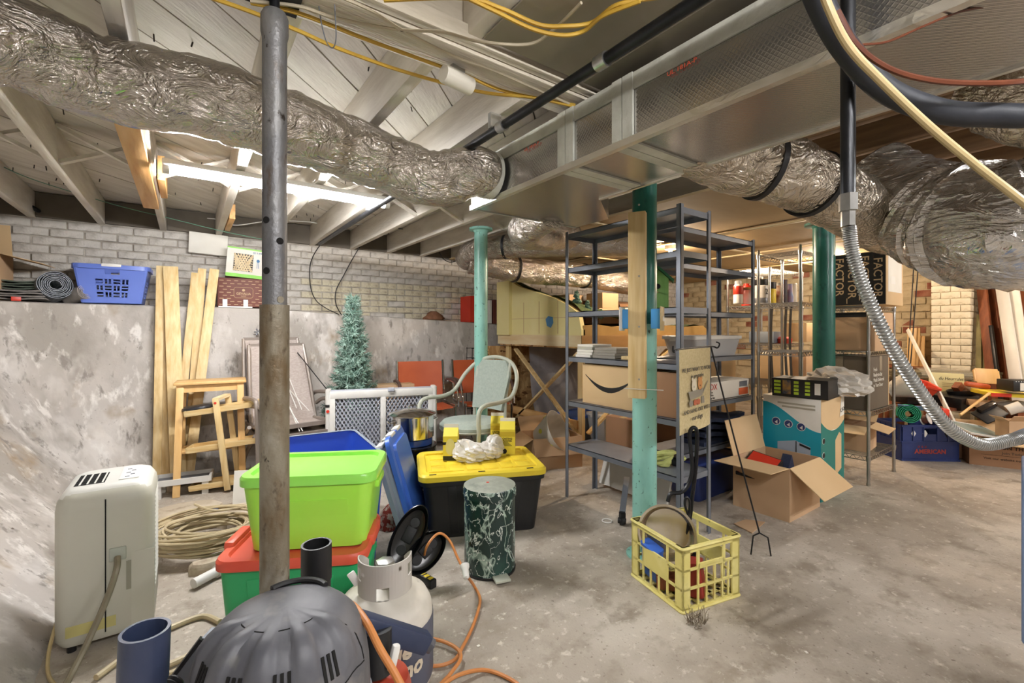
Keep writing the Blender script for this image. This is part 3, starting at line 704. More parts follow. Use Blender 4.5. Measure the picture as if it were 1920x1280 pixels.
for (x, y), lb in zip(BULBS, ('bare bulb near the right wall lumber', 'bare bulb behind the dark green post', 'bare bulb over the foam landscape layout')):
    t = thing('bulb_socket', lb, 'light', (x, y, 2.0 if y > 1 else 2.05), group='bare bulbs')
    MB().lathe([(.05, .0), (.055, .02), (.055, .055), (.03, .06)], 20, c=(0, 0, -.005)).out('lampholder', M_porc, t)
    MB().lathe([(.012, 0), (.013, -.015), (.028, -.05), (.03, -.065), (.024, -.085), (.006, -.095)], 20).out('bulb', M_bulb, t)
# ------------------------------------------------------------ grey steel shelving
def steel_shelf(name, label, loc, Lx, Ly, top, zs):
    t = thing(name, label, 'shelf', loc, group='grey steel shelf units')
    for sx in (-1, 1):
        for sy in (-1, 1):
            x, y = sx * Lx / 2, sy * Ly / 2
            q = MB(); q.b2(x, x - sx * .028, y, y - sy * .0028, 0, top); q.b2(x, x - sx * .0028, y, y - sy * .028, 0, top)
            q.out('post', M_grey, t)
    for z in zs:
        q = MB(); q.b2(-Lx / 2 + .004, Lx / 2 - .004, -Ly / 2 + .004, Ly / 2 - .004, z - .004, z)
        for s_ in (-1, 1):
            q.b2(-Lx / 2 + .004, Lx / 2 - .004, s_ * (Ly / 2 - .004), s_ * (Ly / 2 - .007), z - .034, z)
            q.b2(s_ * (Lx / 2 - .004), s_ * (Lx / 2 - .007), -Ly / 2 + .004, Ly / 2 - .004, z - .034, z)
        q.out('shelf_board', M_grey, t)
    return t
ZS = [.377, .692, 1.008, 1.327, 1.642, 1.884]
steel_shelf('steel_shelf', 'grey steel shelf unit beside the middle green post, holding the smile-logo carton and birdhouse', (2.37, 1.97, 0), .3, .94, 1.9, ZS)
steel_shelf('steel_shelf', 'grey steel shelf unit behind the garden flag, holding the clear plastic bin', (3.11, 1.93, 0), .98, .3, 1.9, ZS)

# ------------------------------------------------------------ chrome wire racks
def wire_rack(label, x0, x1, y0, y1, top, zs):
    t = thing('wire_rack', label, 'shelf', ((x0 + x1) / 2, (y0 + y1) / 2, 0), group='chrome wire racks')
    Lx, Ly = x1 - x0, y1 - y0
    pm = None
    for sx in (-1, 1):
        for sy in (-1, 1):
            q = MB().lathe([(.014, 0), (.014, .02), (.0125, .021)] + [(.0125 if k % 2 else .0118, .03 + k * .05) for k in range(int((top - .05) / .05))] + [(.0125, top - .01), (.008, top)], 12, c=(sx * Lx / 2, sy * Ly / 2, 0))
            q.out('post', M_wire, t)
    for z in zs:
        q = MB()
        for zz in (z, z - .032):
            for s_ in (-1, 1):
                q.bar((-Lx / 2, s_ * Ly / 2, zz), (Lx / 2, s_ * Ly / 2, zz), .006, .006); q.bar((s_ * Lx / 2, -Ly / 2, zz), (s_ * Lx / 2, Ly / 2, zz), .006, .006)
        n_ = int(Lx / .028)
        for k in range(1, n_):
            x = -Lx / 2 + Lx * k / n_; q.bar((x, -Ly / 2, z + .003), (x, Ly / 2, z + .003), .0035, .0035)
        for s_ in (-1, 1):
            for k in range(int(Lx / .05)):
                a = -Lx / 2 + k * .05; q.bar((a, s_ * Ly / 2, z), (a + .025, s_ * Ly / 2, z - .032), .004, .004); q.bar((a + .025, s_ * Ly / 2, z - .032), (a + .05, s_ * Ly / 2, z), .004, .004)
            for k in range(int(Ly / .05)):
                a = -Ly / 2 + k * .05; q.bar((s_ * Lx / 2, a, z), (s_ * Lx / 2, a + .025, z - .032), .004, .004); q.bar((s_ * Lx / 2, a + .025, z - .032), (s_ * Lx / 2, a + .05, z), .004, .004)
        o = q.out('wire_shelf', M_wire, t, 0)
        for sx in (-1, 1):
            for sy in (-1, 1):
                MB().lathe([(.0145, z - .036), (.018, z), (.017, z + .006)], 12, c=(sx * Lx / 2, sy * Ly / 2, 0)).out('collar', M_wire, t)
    return t
wire_rack('short chrome wire rack holding the black lettered FACTOR carton on top', 4.27, 4.87, 1.25, 1.62, 1.4, (.22, .565, 1.03, 1.385))
wire_rack('tall narrow chrome wire rack behind the dark green post', 4.15, 4.6, 1.68, 2.02, 1.91, (.15, .6, 1.01, 1.43, 1.86))
wire_rack('chrome wire rack with bottles and jugs by the stone wall', 4.72, 5.45, 2.19, 2.62, 1.83, (.2, .65, 1.05, 1.445, 1.815))

# ------------------------------------------------------------ cartons
def carton(name, label, loc, rz, size, mat=None, flaps=None, fl_mat=None, tape=True, group='cardboard cartons', fl=None, fill=None, cat='box', rot=None, tapemat=None):
    "flaps: dict side->opening angle from straight up; None = closed"
    mat = mat or M_card; L, Wd, Hh = size
    t = thing(name, label, cat, loc, rz, group, rot)
    if flaps is None:
        MB().box((0, 0, Hh / 2), size, None, .003).out('carton_body', mat, t)
        if tape: MB().box((0, 0, Hh + .0006), (L * .99, .05, .001)).out('tape', tapemat or mk('tape', 'c2a878', None, rough=.3), t)
    else:
        th = .005; q = MB()
        q.b2(-L / 2, L / 2, -Wd / 2, Wd / 2, 0, th)
        for s_ in (-1, 1):
            q.b2(-L / 2, L / 2, s_ * Wd / 2, s_ * (Wd / 2 - th), th, Hh); q.b2(s_ * L / 2, s_ * (L / 2 - th), -Wd / 2 + th, Wd / 2 - th, th, Hh)
        q.out('carton_body', mat, t)
        fh = fl or min(L, Wd) / 2
        for side, ang in flaps.items():
            a = R(ang); q = MB()
            if side in ('f', 'b'):
                s_ = -1 if side == 'f' else 1; y = s_ * Wd / 2
                q.bar((0, y, Hh), (0, y + s_ * math.sin(a) * fh, Hh + math.cos(a) * fh), L * .985, .004, (0, 1, 0.01))
            else:
                s_ = -1 if side == 'l' else 1; x = s_ * L / 2
                q.bar((x, 0, Hh), (x + s_ * math.sin(a) * fh, 0, Hh + math.cos(a) * fh), .004, Wd * .985, (0, 1, 0))
            q.out('flap', fl_mat or mat, t)
    return t
# the carton with the smile logo on the grey shelf
amz = carton('carton', 'light brown carton with a dark smile arrow on the grey steel shelf', (2.395, 2.02, .694), 0, (.285, .56, .27), M_cardl)
q = MB(); A = []; B = []
for k in range(15):
    u = k / 14; y = .25 - .42 * u; zz = .125 + .075 * (2 * u - 1) ** 2
    A.append((-.1435, y, zz)); B.append((-.1435, y, zz - .032 * math.sin(PI * min(max(u, .04), .96)) - .002))
for k in range(14): q.quad(A[k], A[k + 1], B[k + 1], B[k])
q.out('smile_print', M_ink, amz, 0, label='dark curved smile logo')
carton('carton', 'plain brown carton tucked at the far end of the smile-logo shelf', (2.395, 1.63, .694), 0, (.27, .2, .26), M_cardd)
bd = [(2.30, 2.23, 'pale grey paperback stack end on the steel shelf'), (2.36, 2.1, 'grey')]
for i in range(5):
    o = tag(MB().box((0, 0, .009), (.2 - .006 * (i % 3), .145, .017), None, .002).out('tile_plank', M_paper if i != 3 else M_offw, loc=(2.345 + .006 * (i % 2), 2.29 - .004 * i, 1.0085 + i * .018), rot=(0, 0, R(2 * (i % 3)))),
            ('lowest', 'second', 'middle', 'fourth', 'topmost')[i] + ' white sample slab in the stack on the steel shelf', 'slab', 'white slabs on the steel shelf')
for i in range(4):
    tag(MB().box((0, 0, .009), (.19, .2, .0175), None, .002).out('tile_plank', mk('greige_slab', '8d877c', '9a9489', 4, .6), loc=(2.355, 2.11 - .006 * i, 1.0085 + i * .018), rot=(0, 0, R(-2 * (i % 2)))),
        ('lowest', 'second', 'third', 'topmost')[i] + ' grey-brown slab in the stack beside the white slabs', 'slab', 'grey slabs on the steel shelf')
tag(MB().box((0, 0, .012), (.2, .12, .022), None, .003).out('slab_sample', M_pinex, loc=(2.36, 1.9, 1.0085)), 'thin pale wood sample lying behind the stud on the shelf', 'slab')
# birdhouse
t = thing('birdhouse', 'green wooden birdhouse with dark green pitched roof on the grey steel shelf', 'birdhouse', (2.37, 1.76, 1.328), R(-55)); t.scale = (.82, .82, .9)
mg = mk('birdhouse_green', '6f9a4e', '7ca65a', 6, .7, stretch=(6, 6, 1)); md = mk('birdhouse_roof', '1f5a36', '2a6b42', 6, .6)
MB().prism([(-.075, -.07, 0), (.075, -.07, 0), (.075, -.07, .2), (0, -.07, .265), (-.075, -.07, .2)], (0, .14, 0)).out('house_body', mg, t, 0)
for s_ in (-1, 1): MB().bar((0, 0, .28), (s_ * .11, 0, .185), .015, .19, (0, 1, 0)).out('roof_panel', md, t)
disc(MB(), (0, -.071, .15), (0, 1, 0), .018, .002).out('entry_hole', M_dark, t)
MB().cyl((0, -.07, .11), (0, -.11, .11), .004, seg=8).out('perch', M_pine, t)
# clear bin with white lid
def bin_box(label, loc, rz, size, body, lidm, lid=True, name='storage_bin', taper=.86, r_=.03, group='plastic storage bins'):
    L, Wd, Hh = size; t = thing(name, label, 'bin', loc, rz, group)
    k = taper; th = .004
    MB().loft([rrect(L * k, Wd * k, r_, 0), rrect(L, Wd, r_, Hh * .97), rrect(L * 1.02, Wd * 1.03, r_, Hh * .97), rrect(L * 1.02, Wd * 1.03, r_, Hh), rrect(L - .01, Wd - .01, r_, Hh), rrect(L * k - .01, Wd * k - .01, r_, th)]).out('bin_body', body, t)
    if lid:
        MB().loft([rrect(L * 1.04, Wd * 1.05, r_, Hh - .012), rrect(L * 1.04, Wd * 1.05, r_, Hh + .012), rrect(L * .96, Wd * .94, r_, Hh + .014), rrect(L * .94, Wd * .92, r_, Hh + .006)]).out('lid', lidm, t)
        for s_ in (-1, 1): MB().box((s_ * L * .528, 0, Hh - .008), (.014, Wd * .4, .035), None, .003).out('latch', lidm, t)
    return t
bin_box('clear plastic bin with white snap lid on the grey shelf behind the garden flag', (3.13, 1.93, 1.009), 0, (.62, .26, .135), M_clear, M_white)
tag(MB().box((0, 0, .045), (.18, .12, .088), None, .004).out('paper_stack', M_paper, loc=(3.2, 1.92, 1.016)), 'white paper block inside the clear plastic bin', 'paper')
# HDX carton and dark clothes on the middle shelves
hd = carton('carton', 'long white carton with orange label on the shelf behind the garden flag', (3.2, 1.9, .694), 0, (.62, .24, .135), M_paper, tape=False)
text('HDX', .06, M_red, hd, (-.2, -.1215, .1), FY)
for k, s in enumerate(('Four-Tier', 'Steel Wire', 'Shelving Unit')): text(s, .018, M_inkg, hd, (-.26, -.1215, .065 - .02 * k), FY, 'LEFT')
MB().b2(.16, .29, -.1222, -.1205, .02, .07).out('orange_label', mk('orange_label', 'd8602c', None), hd)
MB().b2(.17, .28, -.1222, -.1205, .08, .12).out('picture_panel', M_grey, hd)
MB().b2(-.31, .31, -.1221, -.1205, .004, .012).out('ink_stripe', M_inkg, hd)
tag(MB().lathe([(.02, 0), (.1, .01), (.12, .05), (.09, .1), (.03, .13)], 14).out('dark_bag', mk('dark_cloth', '22242c', '30323a', 12, .9, bump=.8, bs=20), loc=(3.45, 1.95, .693)), 'dark cloth bundle beside the white HDX carton', 'bag')
# lime ratchet strap on low shelf
t = thing('ratchet_strap', 'coiled lime yellow ratchet strap on the low grey shelf by the post', 'strap', (2.36, 1.72, .378), R(20))
ms = mk('lime_strap', 'c3c87e', 'b5ba6c', 20, .8)
for i in range(5):
    a = .05 + .012 * i
    q = MB(); P = [V((a * math.cos(2 * PI * k / 24), .7 * a * math.sin(2 * PI * k / 24), .022 + .012 * i + .02 * math.sin(2 * PI * k / 24 + i))) for k in range(24)]
    q.tube(P, .011, 5, closed=True).out('strap_loop', ms, t)
MB().box((.05, -.07, .02), (.09, .04, .035), None, .005).out('ratchet', M_blackm, t)
MB().box((.07, -.06, .045), (.08, .03, .008)).out('handle', M_blackm, t)
MB().tube(spl([(.1, -.06, .012), (.17, -.09, .012), (.22, -.02, .012), (.17, .05, .03)], 6), .01, 5).out('strap_tail', ms, t)
# white panel and caster foot under the unit
tag(MB().box((0, 0, .12), (.02, .6, .24), (0, R(18), 0)).out('melamine_sheet', M_whitem, loc=(2.62, 2.15, .02)), 'white panel leaning on the floor under the smile-logo shelf unit', 'panel')
t = thing('caster_frame', 'grey steel foot with a black caster wheel under the low shelf', 'stand', (2.22, 1.93, 0), R(-20))
MB().bar((-.02, -.06, .075), (.16, .2, .19), .035, .022).out('foot_bar', M_grey, t)
MB().box((-.02, -.06, .062), (.03, .03, .03)).out('swivel', M_blackm, t)
MB().cyl((-.032, -.06, .026), (-.012, -.06, .026), .026, seg=18).out('wheel', M_rubber, t)
MB().cyl((-.04, -.045, .026), (-.004, -.075, .026), .018, seg=14).out('wheel', M_rubber, t)
# goods under the foam layout seen through the shelf
carton('carton', 'brown open carton on the floor holding a plastic lampshade', (2.66, 3.12, 0), R(-18), (.46, .34, .27), M_card, {'f': 165, 'l': 120, 'b': 40}, fl=.15)
t = thing('lampshade', 'translucent white lampshade with yellow flowers lying in the open carton', 'lampshade', (2.62, 3.1, .27), 0, rot=(R(62), R(22), R(15)))
MB().lathe([(.085, -.11), (.185, .11), (.182, .11), (.082, -.11)], 32, cap=False).out('shade', M_clear if 0 else mk('shade_plastic', 'c9c4b8', 'd6d2c8', 5, .5, alpha=.92), t)
for k in range(6):
    a = k * 1.05; r_ = .137 if k % 2 else .155; z = .0 if k % 2 else .04
    disc(MB(), (r_ * math.cos(a), r_ * math.sin(a), z), (math.cos(a), math.sin(a), -.4), .022, .003, 8).out('flower_print', mk('flower_yellow', 'c9c04a', None), t)
# ------------------------------------------------------------ foam landscape layout on a wooden frame
t = thing('landscape_layout', 'model landscape table with yellow foam sides and green scenery on a wooden frame', 'layout table')
X0, X1, Y0, Y1, ZT = 3.04, 5.25, 3.12, 4.5, 1.16
prof = [(4.5, 1.77), (4.3, 1.77), (4.1, 1.68), (3.8, 1.6), (3.5, 1.52), (3.3, 1.44), (3.16, 1.36), (3.12, 1.2)]
MB().prism([(X0, y, z) for y, z in prof] + [(X0, Y0, ZT - .02), (X0, Y1, ZT - .02)], (.05, 0, 0)).out('foam_side', M_foam, t, 0)
MB().b2(X0 - .04, X0 - .001, 4.25, 4.5, ZT - .02, 1.76).out('foam_pilaster', M_foam, t)
MB().b2(X0 - .001, X0 - .006, 3.32, 3.34, ZT, 1.42)
for y in (3.45, 3.75, 4.02): MB().b2(X0 - .003, X0, y, y + .004, ZT, 1.5).out('foam_joint', M_card, t)
MB().b2(X0 - .003, X0, 3.2, 4.25, 1.32, 1.324).out('foam_joint', M_card, t)
MB().prism([(X0 - .002, 3.62, 1.24), (X0 - .002, 3.56, 1.22), (X0 - .002, 3.52, 1.27), (X0 - .002, 3.53, 1.33), (X0 - .002, 3.6, 1.34), (X0 - .002, 3.64, 1.31)], (-.003, 0, 0)).out('blue_patch', mk('blue_tape', '5a9bd6', None), t, 0)
MB().b2(X0 - .012, X0 + .03, Y0 - .01, Y1 + .02, 1.035, ZT - .015).out('side_board', wood('knotty', 'f0e4c0', 'dcbf8c', 2, 1, .6, k=5), t)
pl = [(X0 + .03, 1.24)] + [(X0 + .03 + .2 * k, 1.24 + .012 * math.sin(k * 2.1)) for k in range(1, 11)]
MB().prism([(x, Y0, z) for x, z in pl] + [(X1, Y0, ZT - .02), (X0 + .03, Y0, ZT - .02)], (0, .05, 0)).out('foam_side', mk('tan_foam', 'a8884e', '977843', 4, .9), t, 0)
MB().b2(X0 - .01, X1, Y0 - .02, Y0 + .02, 1.02, ZT - .015).out('side_board', wood('brown_pine', '9b7746', '84612f', 2, 0, .6, k=5), t)
MB().b2(X0, X1, Y0, Y1, 1.02, 1.04).out('table_deck', M_osb, t)
def hill(u, v):
    x = X0 + .05 + (X1 - X0 - .05) * u; y = Y0 + .05 + (Y1 - Y0 - .07) * v
    for (ya, za), (yb, zb) in zip(prof, prof[1:]):
        if yb <= y <= ya: zs = za + (zb - za) * (ya - y) / (ya - yb); break
    else: zs = 1.25
    z = 1.22 + (zs - 1.22) * max(0, 1 - u * 1.6) + .02 * math.sin(9 * u + 11 * v) + .01 * math.sin(31 * u + 27 * v) + .014
    return V((x, y, z))
MB().grid(hill, 36, 26).out('scenery', M_moss, t, 60)
for x in (X0 + .06, X1 - .06):
    for y in (Y0 + .06, Y1 - .1): MB().b2(x - .02, x + .02, y - .03, y + .03, 0, 1.02).out('leg', M_pine, t)
MB().bar((X0 + .02, 3.16, .18), (X0 + .02, 4.2, .98), .02, .05, (1, 0, 0)).out('brace', M_pine, t)
MB().bar((X0 + .045, 4.2, .2), (X0 + .045, 3.2, .98), .02, .05, (1, 0, 0)).out('brace', M_pine, t)
MB().bar((3.15, Y0 + .02, .2), (4.4, Y0 + .02, .98), .05, .02).out('brace', M_pinex, t)
MB().b2(X0 + .02, X0 + .05, 3.2, 4.45, .24, .32).out('rail', M_newl, t)
rr = random.Random(5)
def mini_tree(par, c, h):
    q = MB(); q.cyl(c, V(c) + V((0, 0, h * .4)), .004, seg=6)
    for k in range(26):
        a = rr.uniform(0, 6.28); zz = h * rr.uniform(.3, 1); r_ = .35 * h * (1.1 - zz / h)
        p = V(c) + V((r_ * math.cos(a) * rr.random(), r_ * math.sin(a) * rr.random(), zz))
        q.box(p, (.03, .03, .02), (rr.random() * 3, rr.random() * 3, rr.random() * 3))
    return q.out('model_tree', M_fird, par, 0)
for c, h in (((3.2, 3.35, 1.42), .16), ((3.25, 3.25, 1.36), .12), ((3.5, 3.3, 1.3), .1), ((4.9, 3.4, 1.25), .14), ((4.7, 3.35, 1.24), .1)): mini_tree(t, c, h)
carton('carton', 'upright brown carton with red sticker standing on the foam layout', (3.62, 3.9, 1.34), R(5), (.24, .2, .26), M_card)
carton('carton', 'lower brown carton with black print on the foam layout', (3.86, 3.62, 1.27), R(-5), (.3, .24, .17), M_card)
carton('carton', 'upper brown carton with white sticker stacked on the foam layout', (3.87, 3.63, 1.442), R(2), (.27, .24, .17), M_card)
carton('carton', 'dark brown long carton at the back of the foam layout', (4.5, 4.2, 1.27), 0, (.8, .3, .3), M_cardd)
t = thing('model_house', 'white model house front with a dark window on the foam layout', 'model house', (4.32, 3.55, 1.27), R(-40))
MB().box((0, 0, .1), (.3, .12, .2), None, .003).out('house_body', M_whitem, t)
MB().b2(-.1, .09, -.063, -.059, .06, .16).out('window_pane', M_dark, t)
MB().prism([(-.17, -.08, .2), (-.17, .08, .2), (-.17, 0, .24)], (.34, 0, 0)).out('roof', M_cardd, t, 0)
bin_box('clear bin with blue lid at the far end of the foam layout', (4.75, 3.42, 1.25), 0, (.42, .26, .11), M_clear, M_blue)
# osb sheet and grey plastic sheet under the layout
tag(MB().box((0, 0, .5), (1.28, .014, 1.0)).out('osb_sheet', M_osb, loc=(3.42, 4.52, .01), rot=(R(1), 0, 0)), 'rough oriented strand board sheet standing under the foam layout', 'board')
tag(MB().grid(lambda u, v: V((3.3 + 1.7 * u, 4.05 + .25 * v + .05 * math.sin(9 * u + 4 * v), .02 + .98 * v + .0 * u)), 18, 10, .004).out('plastic_sheet', mk('grey_sheeting', '7d7f86', '92949b', 5, .35, bump=.5, bs=14)), 'wrinkled grey plastic sheeting hung under the foam layout', 'sheet')
bin_box('blue-lidded grey bin on the floor under the foam layout', (3.55, 3.72, 0), R(10), (.5, .36, .26), M_greytote, M_bluel)
bin_box('pale clear bin stacked under the foam layout', (3.75, 3.35, .0), R(-8), (.5, .32, .3), M_clear, M_whitem)
# ------------------------------------------------------------ things on the ledge of the back wall
def patch(s, f, u0, u1, v0, v1, th):
    c = [f(u, v, w_) for w_ in (0, th) for u, v in ((u0, v0), (u1, v0), (u1, v1), (u0, v1))]
    vs = [s.bm.verts.new(p) for p in c]
    for i in ((0, 1, 2, 3), (7, 6, 5, 4), (0, 4, 5, 1), (1, 5, 6, 2), (2, 6, 7, 3), (3, 7, 4, 0)): s.bm.faces.new([vs[k] for k in i])
    return s
MB.patch = patch
LZ = 1.408
carton('carton', 'open light carton with raised flaps at the left end of the ledge', (-1.27, 4.9, LZ), R(-4), (.38, .28, .34), M_card, {'r': 105, 'f': 60, 'b': -12}, M_cardl, fl=.24)
def fold(label, loc, rz, size, mat, name, seed):
    rr = random.Random(seed); t = thing(name, label, 'tarp', loc, rz)
    L, Wd, Hh = size; n_ = 4
    for k in range(n_):
        z = Hh * k / n_; ph = rr.uniform(0, 6)
        MB().grid(lambda u, v: V(((u - .5) * L * (1 - .05 * k), (v - .5) * Wd, z + Hh / n_ * .5 * (1 + .6 * math.sin(u * 7 + ph) * math.sin(v * 5 + ph)))), 14, 8, Hh / n_ * .55).out('fold', mat, t, 60)
    return t
fold('crumpled grey tarp with a red tab on the ledge below the light carton flap', WY(45, 566, 4.86) + V((0, 0, .015)), R(-8), (.3, .24, .075), M_tarpg, 'folded_tarp', 3)
fold('folded dark green tarp on top of the grey tarp on the ledge', WY(52, 540, 4.9) + V((.0, 0, -.015)), R(-12), (.28, .22, .07), M_tarp, 'folded_tarp', 4)
tag(MB().box((0, 0, 0), (.05, .01, .03), (0, 0, .3), .002).out('red_tag', M_red, loc=WY(30, 560, 4.72)), 'small red tag hanging from the grey tarp', 'tag')
def spiral(label, c, r_, ln, mat, turns, rot, name='mesh_roll', hole=.3):
    t = thing(name, label, 'roll', c, 0, rot=rot); N = turns * 26
    P = [(r_ * (hole + (1 - hole) * k / N) * (1 + .02 * math.sin(k * .9)), 2 * PI * k / 26) for k in range(N + 1)]
    q = MB(); A = q.ring([V((a * math.cos(b), a * math.sin(b), -ln / 2)) for a, b in P]); B = q.ring([V((a * math.cos(b), a * math.sin(b), ln / 2)) for a, b in P])
    q.bridge(A, B, False); q.bm.normal_update(); bmesh.ops.solidify(q.bm, geom=q.bm.faces[:], thickness=r_ * .045)
    q.out('rolled_sheet', mat, t); return t
p = WY(95, 540, 4.86); spiral('grey wire mesh roll lying end-on on the ledge beside the laundry basket', (p.x, p.y + .02, LZ + .112), .108, .24, M_mesh, 7, (R(80), R(8), R(20)))
p = WY(146, 550, 4.84); spiral('small clear plastic roll on the ledge between mesh roll and blue basket', (p.x, p.y, LZ + .062), .058, .2, mk('clear_roll', '9a948e', 'b5b0aa', 20, .3), 5, (R(76), 0, R(35)), 'plastic_roll')
# laundry basket
t = thing('laundry_basket', 'blue plastic laundry basket with slotted sides on the ledge', 'basket', (-.475, 4.9, LZ + .002), R(-1))
bl, bw, bh_ = .455, .33, .295
def side(k):
    def f(u, v, w_):
        s_ = .8 + .2 * v; hx, hy = bl / 2 * s_, bw / 2 * s_
        if k == 0: return V(((u - .5) * 2 * hx * .93, -hy + w_, v * bh_))
        if k == 1: return V(((u - .5) * 2 * hx * .93, hy - w_, v * bh_))
        if k == 2: return V((-hx + w_, (u - .5) * 2 * hy * .9, v * bh_))
        return V((hx - w_, (u - .5) * 2 * hy * .9, v * bh_))
    return f
q = MB(); th = .004
for k in range(4):
    f = side(k); nc = 4 if k < 2 else 3; ua, ub = (.24, .78) if k < 2 else (.2, .8); va, vb = .14, .66
    q.patch(f, 0, ua, 0, 1, th).patch(f, ub, 1, 0, 1, th).patch(f, ua, ub, 0, va, th)
    if k < 2: q.patch(f, ua, .4, vb, 1, th).patch(f, .62, ub, vb, 1, th).patch(f, .4, .62, vb, .76, th).patch(f, .4, .62, .92, 1, th)
    else: q.patch(f, ua, ub, vb, 1, th)
    for i in range(nc):
        for j in range(3):
            a0 = ua + (ub - ua) * i / nc; a1 = ua + (ub - ua) * (i + 1) / nc; b0 = va + (vb - va) * j / 3; b1 = va + (vb - va) * (j + 1) / 3
            du_, dv_ = (a1 - a0), (b1 - b0)
            if (i + j) % 2:
                for c0, c1 in ((0, .14), (.43, .57), (.86, 1)): q.patch(f, a0 + du_ * c0, a0 + du_ * c1, b0, b1, th)
                for c0, c1 in ((0, .12), (.88, 1)): q.patch(f, a0, a1, b0 + dv_ * c0, b0 + dv_ * c1, th * .98)
            else:
                for c0, c1 in ((0, .14), (.43, .57), (.86, 1)): q.patch(f, a0, a1, b0 + dv_ * c0, b0 + dv_ * c1, th)
                for c0, c1 in ((0, .1), (.9, 1)): q.patch(f, a0 + du_ * c0, a0 + du_ * c1, b0, b1, th * .98)
for sx in (-1, 1):
    for sy in (-1, 1):
        q.loft([[V((sx * (bl / 2 * s_ * .93) , sy * (bw / 2 * s_), z)), V((sx * bl / 2 * s_ * .985, sy * bw / 2 * s_ * .97, z)), V((sx * bl / 2 * s_, sy * bw / 2 * s_ * .9, z)), V((sx * (bl / 2 * s_ - .006), sy * (bw / 2 * s_ - .006) * .9, z))] for s_, z in ((.8, 0), (1, bh_))])
q.loft([rrect(bl * .8, bw * .8, .03, 0), rrect(bl * .8, bw * .8, .03, .005)])
q.out('basket_body', M_bluebk, t, 30)
MB().loft([rrect(bl * 1.0, bw * 1.0, .05, bh_ - .03), rrect(bl * 1.05, bw * 1.06, .06, bh_ - .03), rrect(bl * 1.05, bw * 1.06, .06, bh_ + .004), rrect(bl * 1.0, bw * .99, .05, bh_ + .006), rrect(bl * .985, bw * .97, .05, bh_ - .02)], False, False).out('rim', M_bluebk, t)
MB().b2(-.06, .06, -bw * .535, -bw * .515, bh_ - .012, bh_ + .012, .004).out('handle_grip', M_white, t)
tag(fold('dark laundry heap inside the blue basket', (-.475, 4.9, LZ + .02), 0, (.3, .2, .14), mk('dark_laundry', '2b3550', '8f98b5', 8, .9), 'laundry_heap', 9), 'dark laundry heap inside the blue basket', 'laundry')
# white foam block, woven box, coffee carton, bracket
p = WY(391, 458, 5.03); tag(MB().box((0, 0, 0), (.3, .06, .19), (0, R(2), 0), .006).out('foam_block', M_paper, loc=(p.x, 5.03, p.z)), 'white foam block wedged on the brick wall under a joist', 'foam block')
cf = carton('coffee_carton', 'brown patterned coffee carton on the ledge under the white green box', (.43, 4.94, LZ), R(-2), (.4, .26, .26), M_brownp, tape=False)
for r_ in range(9):
    for c_ in range(7):
        if 2 <= r_ <= 6 and 2 <= c_ <= 4: continue
        MB().box((-.17 + c_ * .056 + (.026 if r_ % 2 else 0), -.1306, .02 + r_ * .027), (.032, .001, .005)).out('print_dash', M_gold, cf, 0)
q = MB(); A = rrect(.15, .095, .02, 0); q.tube([V((p.x, -.131, .13 + p.y)) for p in A], .002, 4, closed=True).out('print_frame', M_gold, cf)
text('GEVALIA', .03, M_gold, cf, (0, -.131, .12), FY, bold=.0005); text('KAFFE', .015, M_gold, cf, (0, -.131, .098), FY)
disc(MB(), (0, -.131, .153), (0, 1, 0), .012, .0008).out('crest', M_gold, cf)
bx = thing('gift_box', 'white and green box with a woven basket window on the coffee carton', 'box', (.44, 4.95, LZ + .268), 0, rot=(0, R(4), R(-3)))
MB().box((0, 0, .14), (.3, .22, .27), None, .003).out('carton_body', M_paper, bx)
MB().b2(-.15, .15, -.1112, -.109, .004, .035).out('green_band', mk('green_band', '8fd45a', None), bx); MB().b2(-.15, .15, -.1112, -.109, .262, .274).out('green_band', MATS['green_band'], bx)
MB().b2(-.095, .06, -.1115, -.109, .06, .22).out('window_pane', mk('basket_dark', '3b322a', None), bx)
for k in range(7):
    for s_ in (-1, 1):
        x0_ = -.095 + .155 * k / 7; MB().bar((max(-.093, min(.058, x0_ - s_ * .03)), -.112, .062), (max(-.093, min(.058, x0_ + s_ * .06)), -.112, .218), .009, .0015, (0, 1, 0)).out('weave_print', M_piney, bx)
for k in range(7): MB().b2(-.093, .058, -.1125, -.1115, .07 + k * .021, .076 + k * .021).out('weave_print', M_piney, bx)
text('$19.99', .026, mk('blue_ink', '3b6f9c', None), bx, (.09, -.112, .24), FY)
disc(MB(), (.1, -.112, .17), (0, 1, 0), .014, .0008).out('print_mark', MATS['blue_ink'], bx)
for s_ in (-1, 1): MB().b2(.1 + s_ * .006 - .002, .1 + s_ * .006 + .002, -.1125, -.1115, .1, .157).out('print_mark', MATS['blue_ink'], bx)
t = thing('wall_bracket', 'small white metal bracket tray on the ledge before the coffee carton', 'bracket', (.36, 4.765, LZ - .01), R(-2))
MB().b2(-.13, .13, -.02, .03, 0, .012).out('tray', M_white, t)
for x in (-.08, .08): MB().b2(x - .018, x + .018, .025, .03, .012, .075).out('upright', M_white, t)
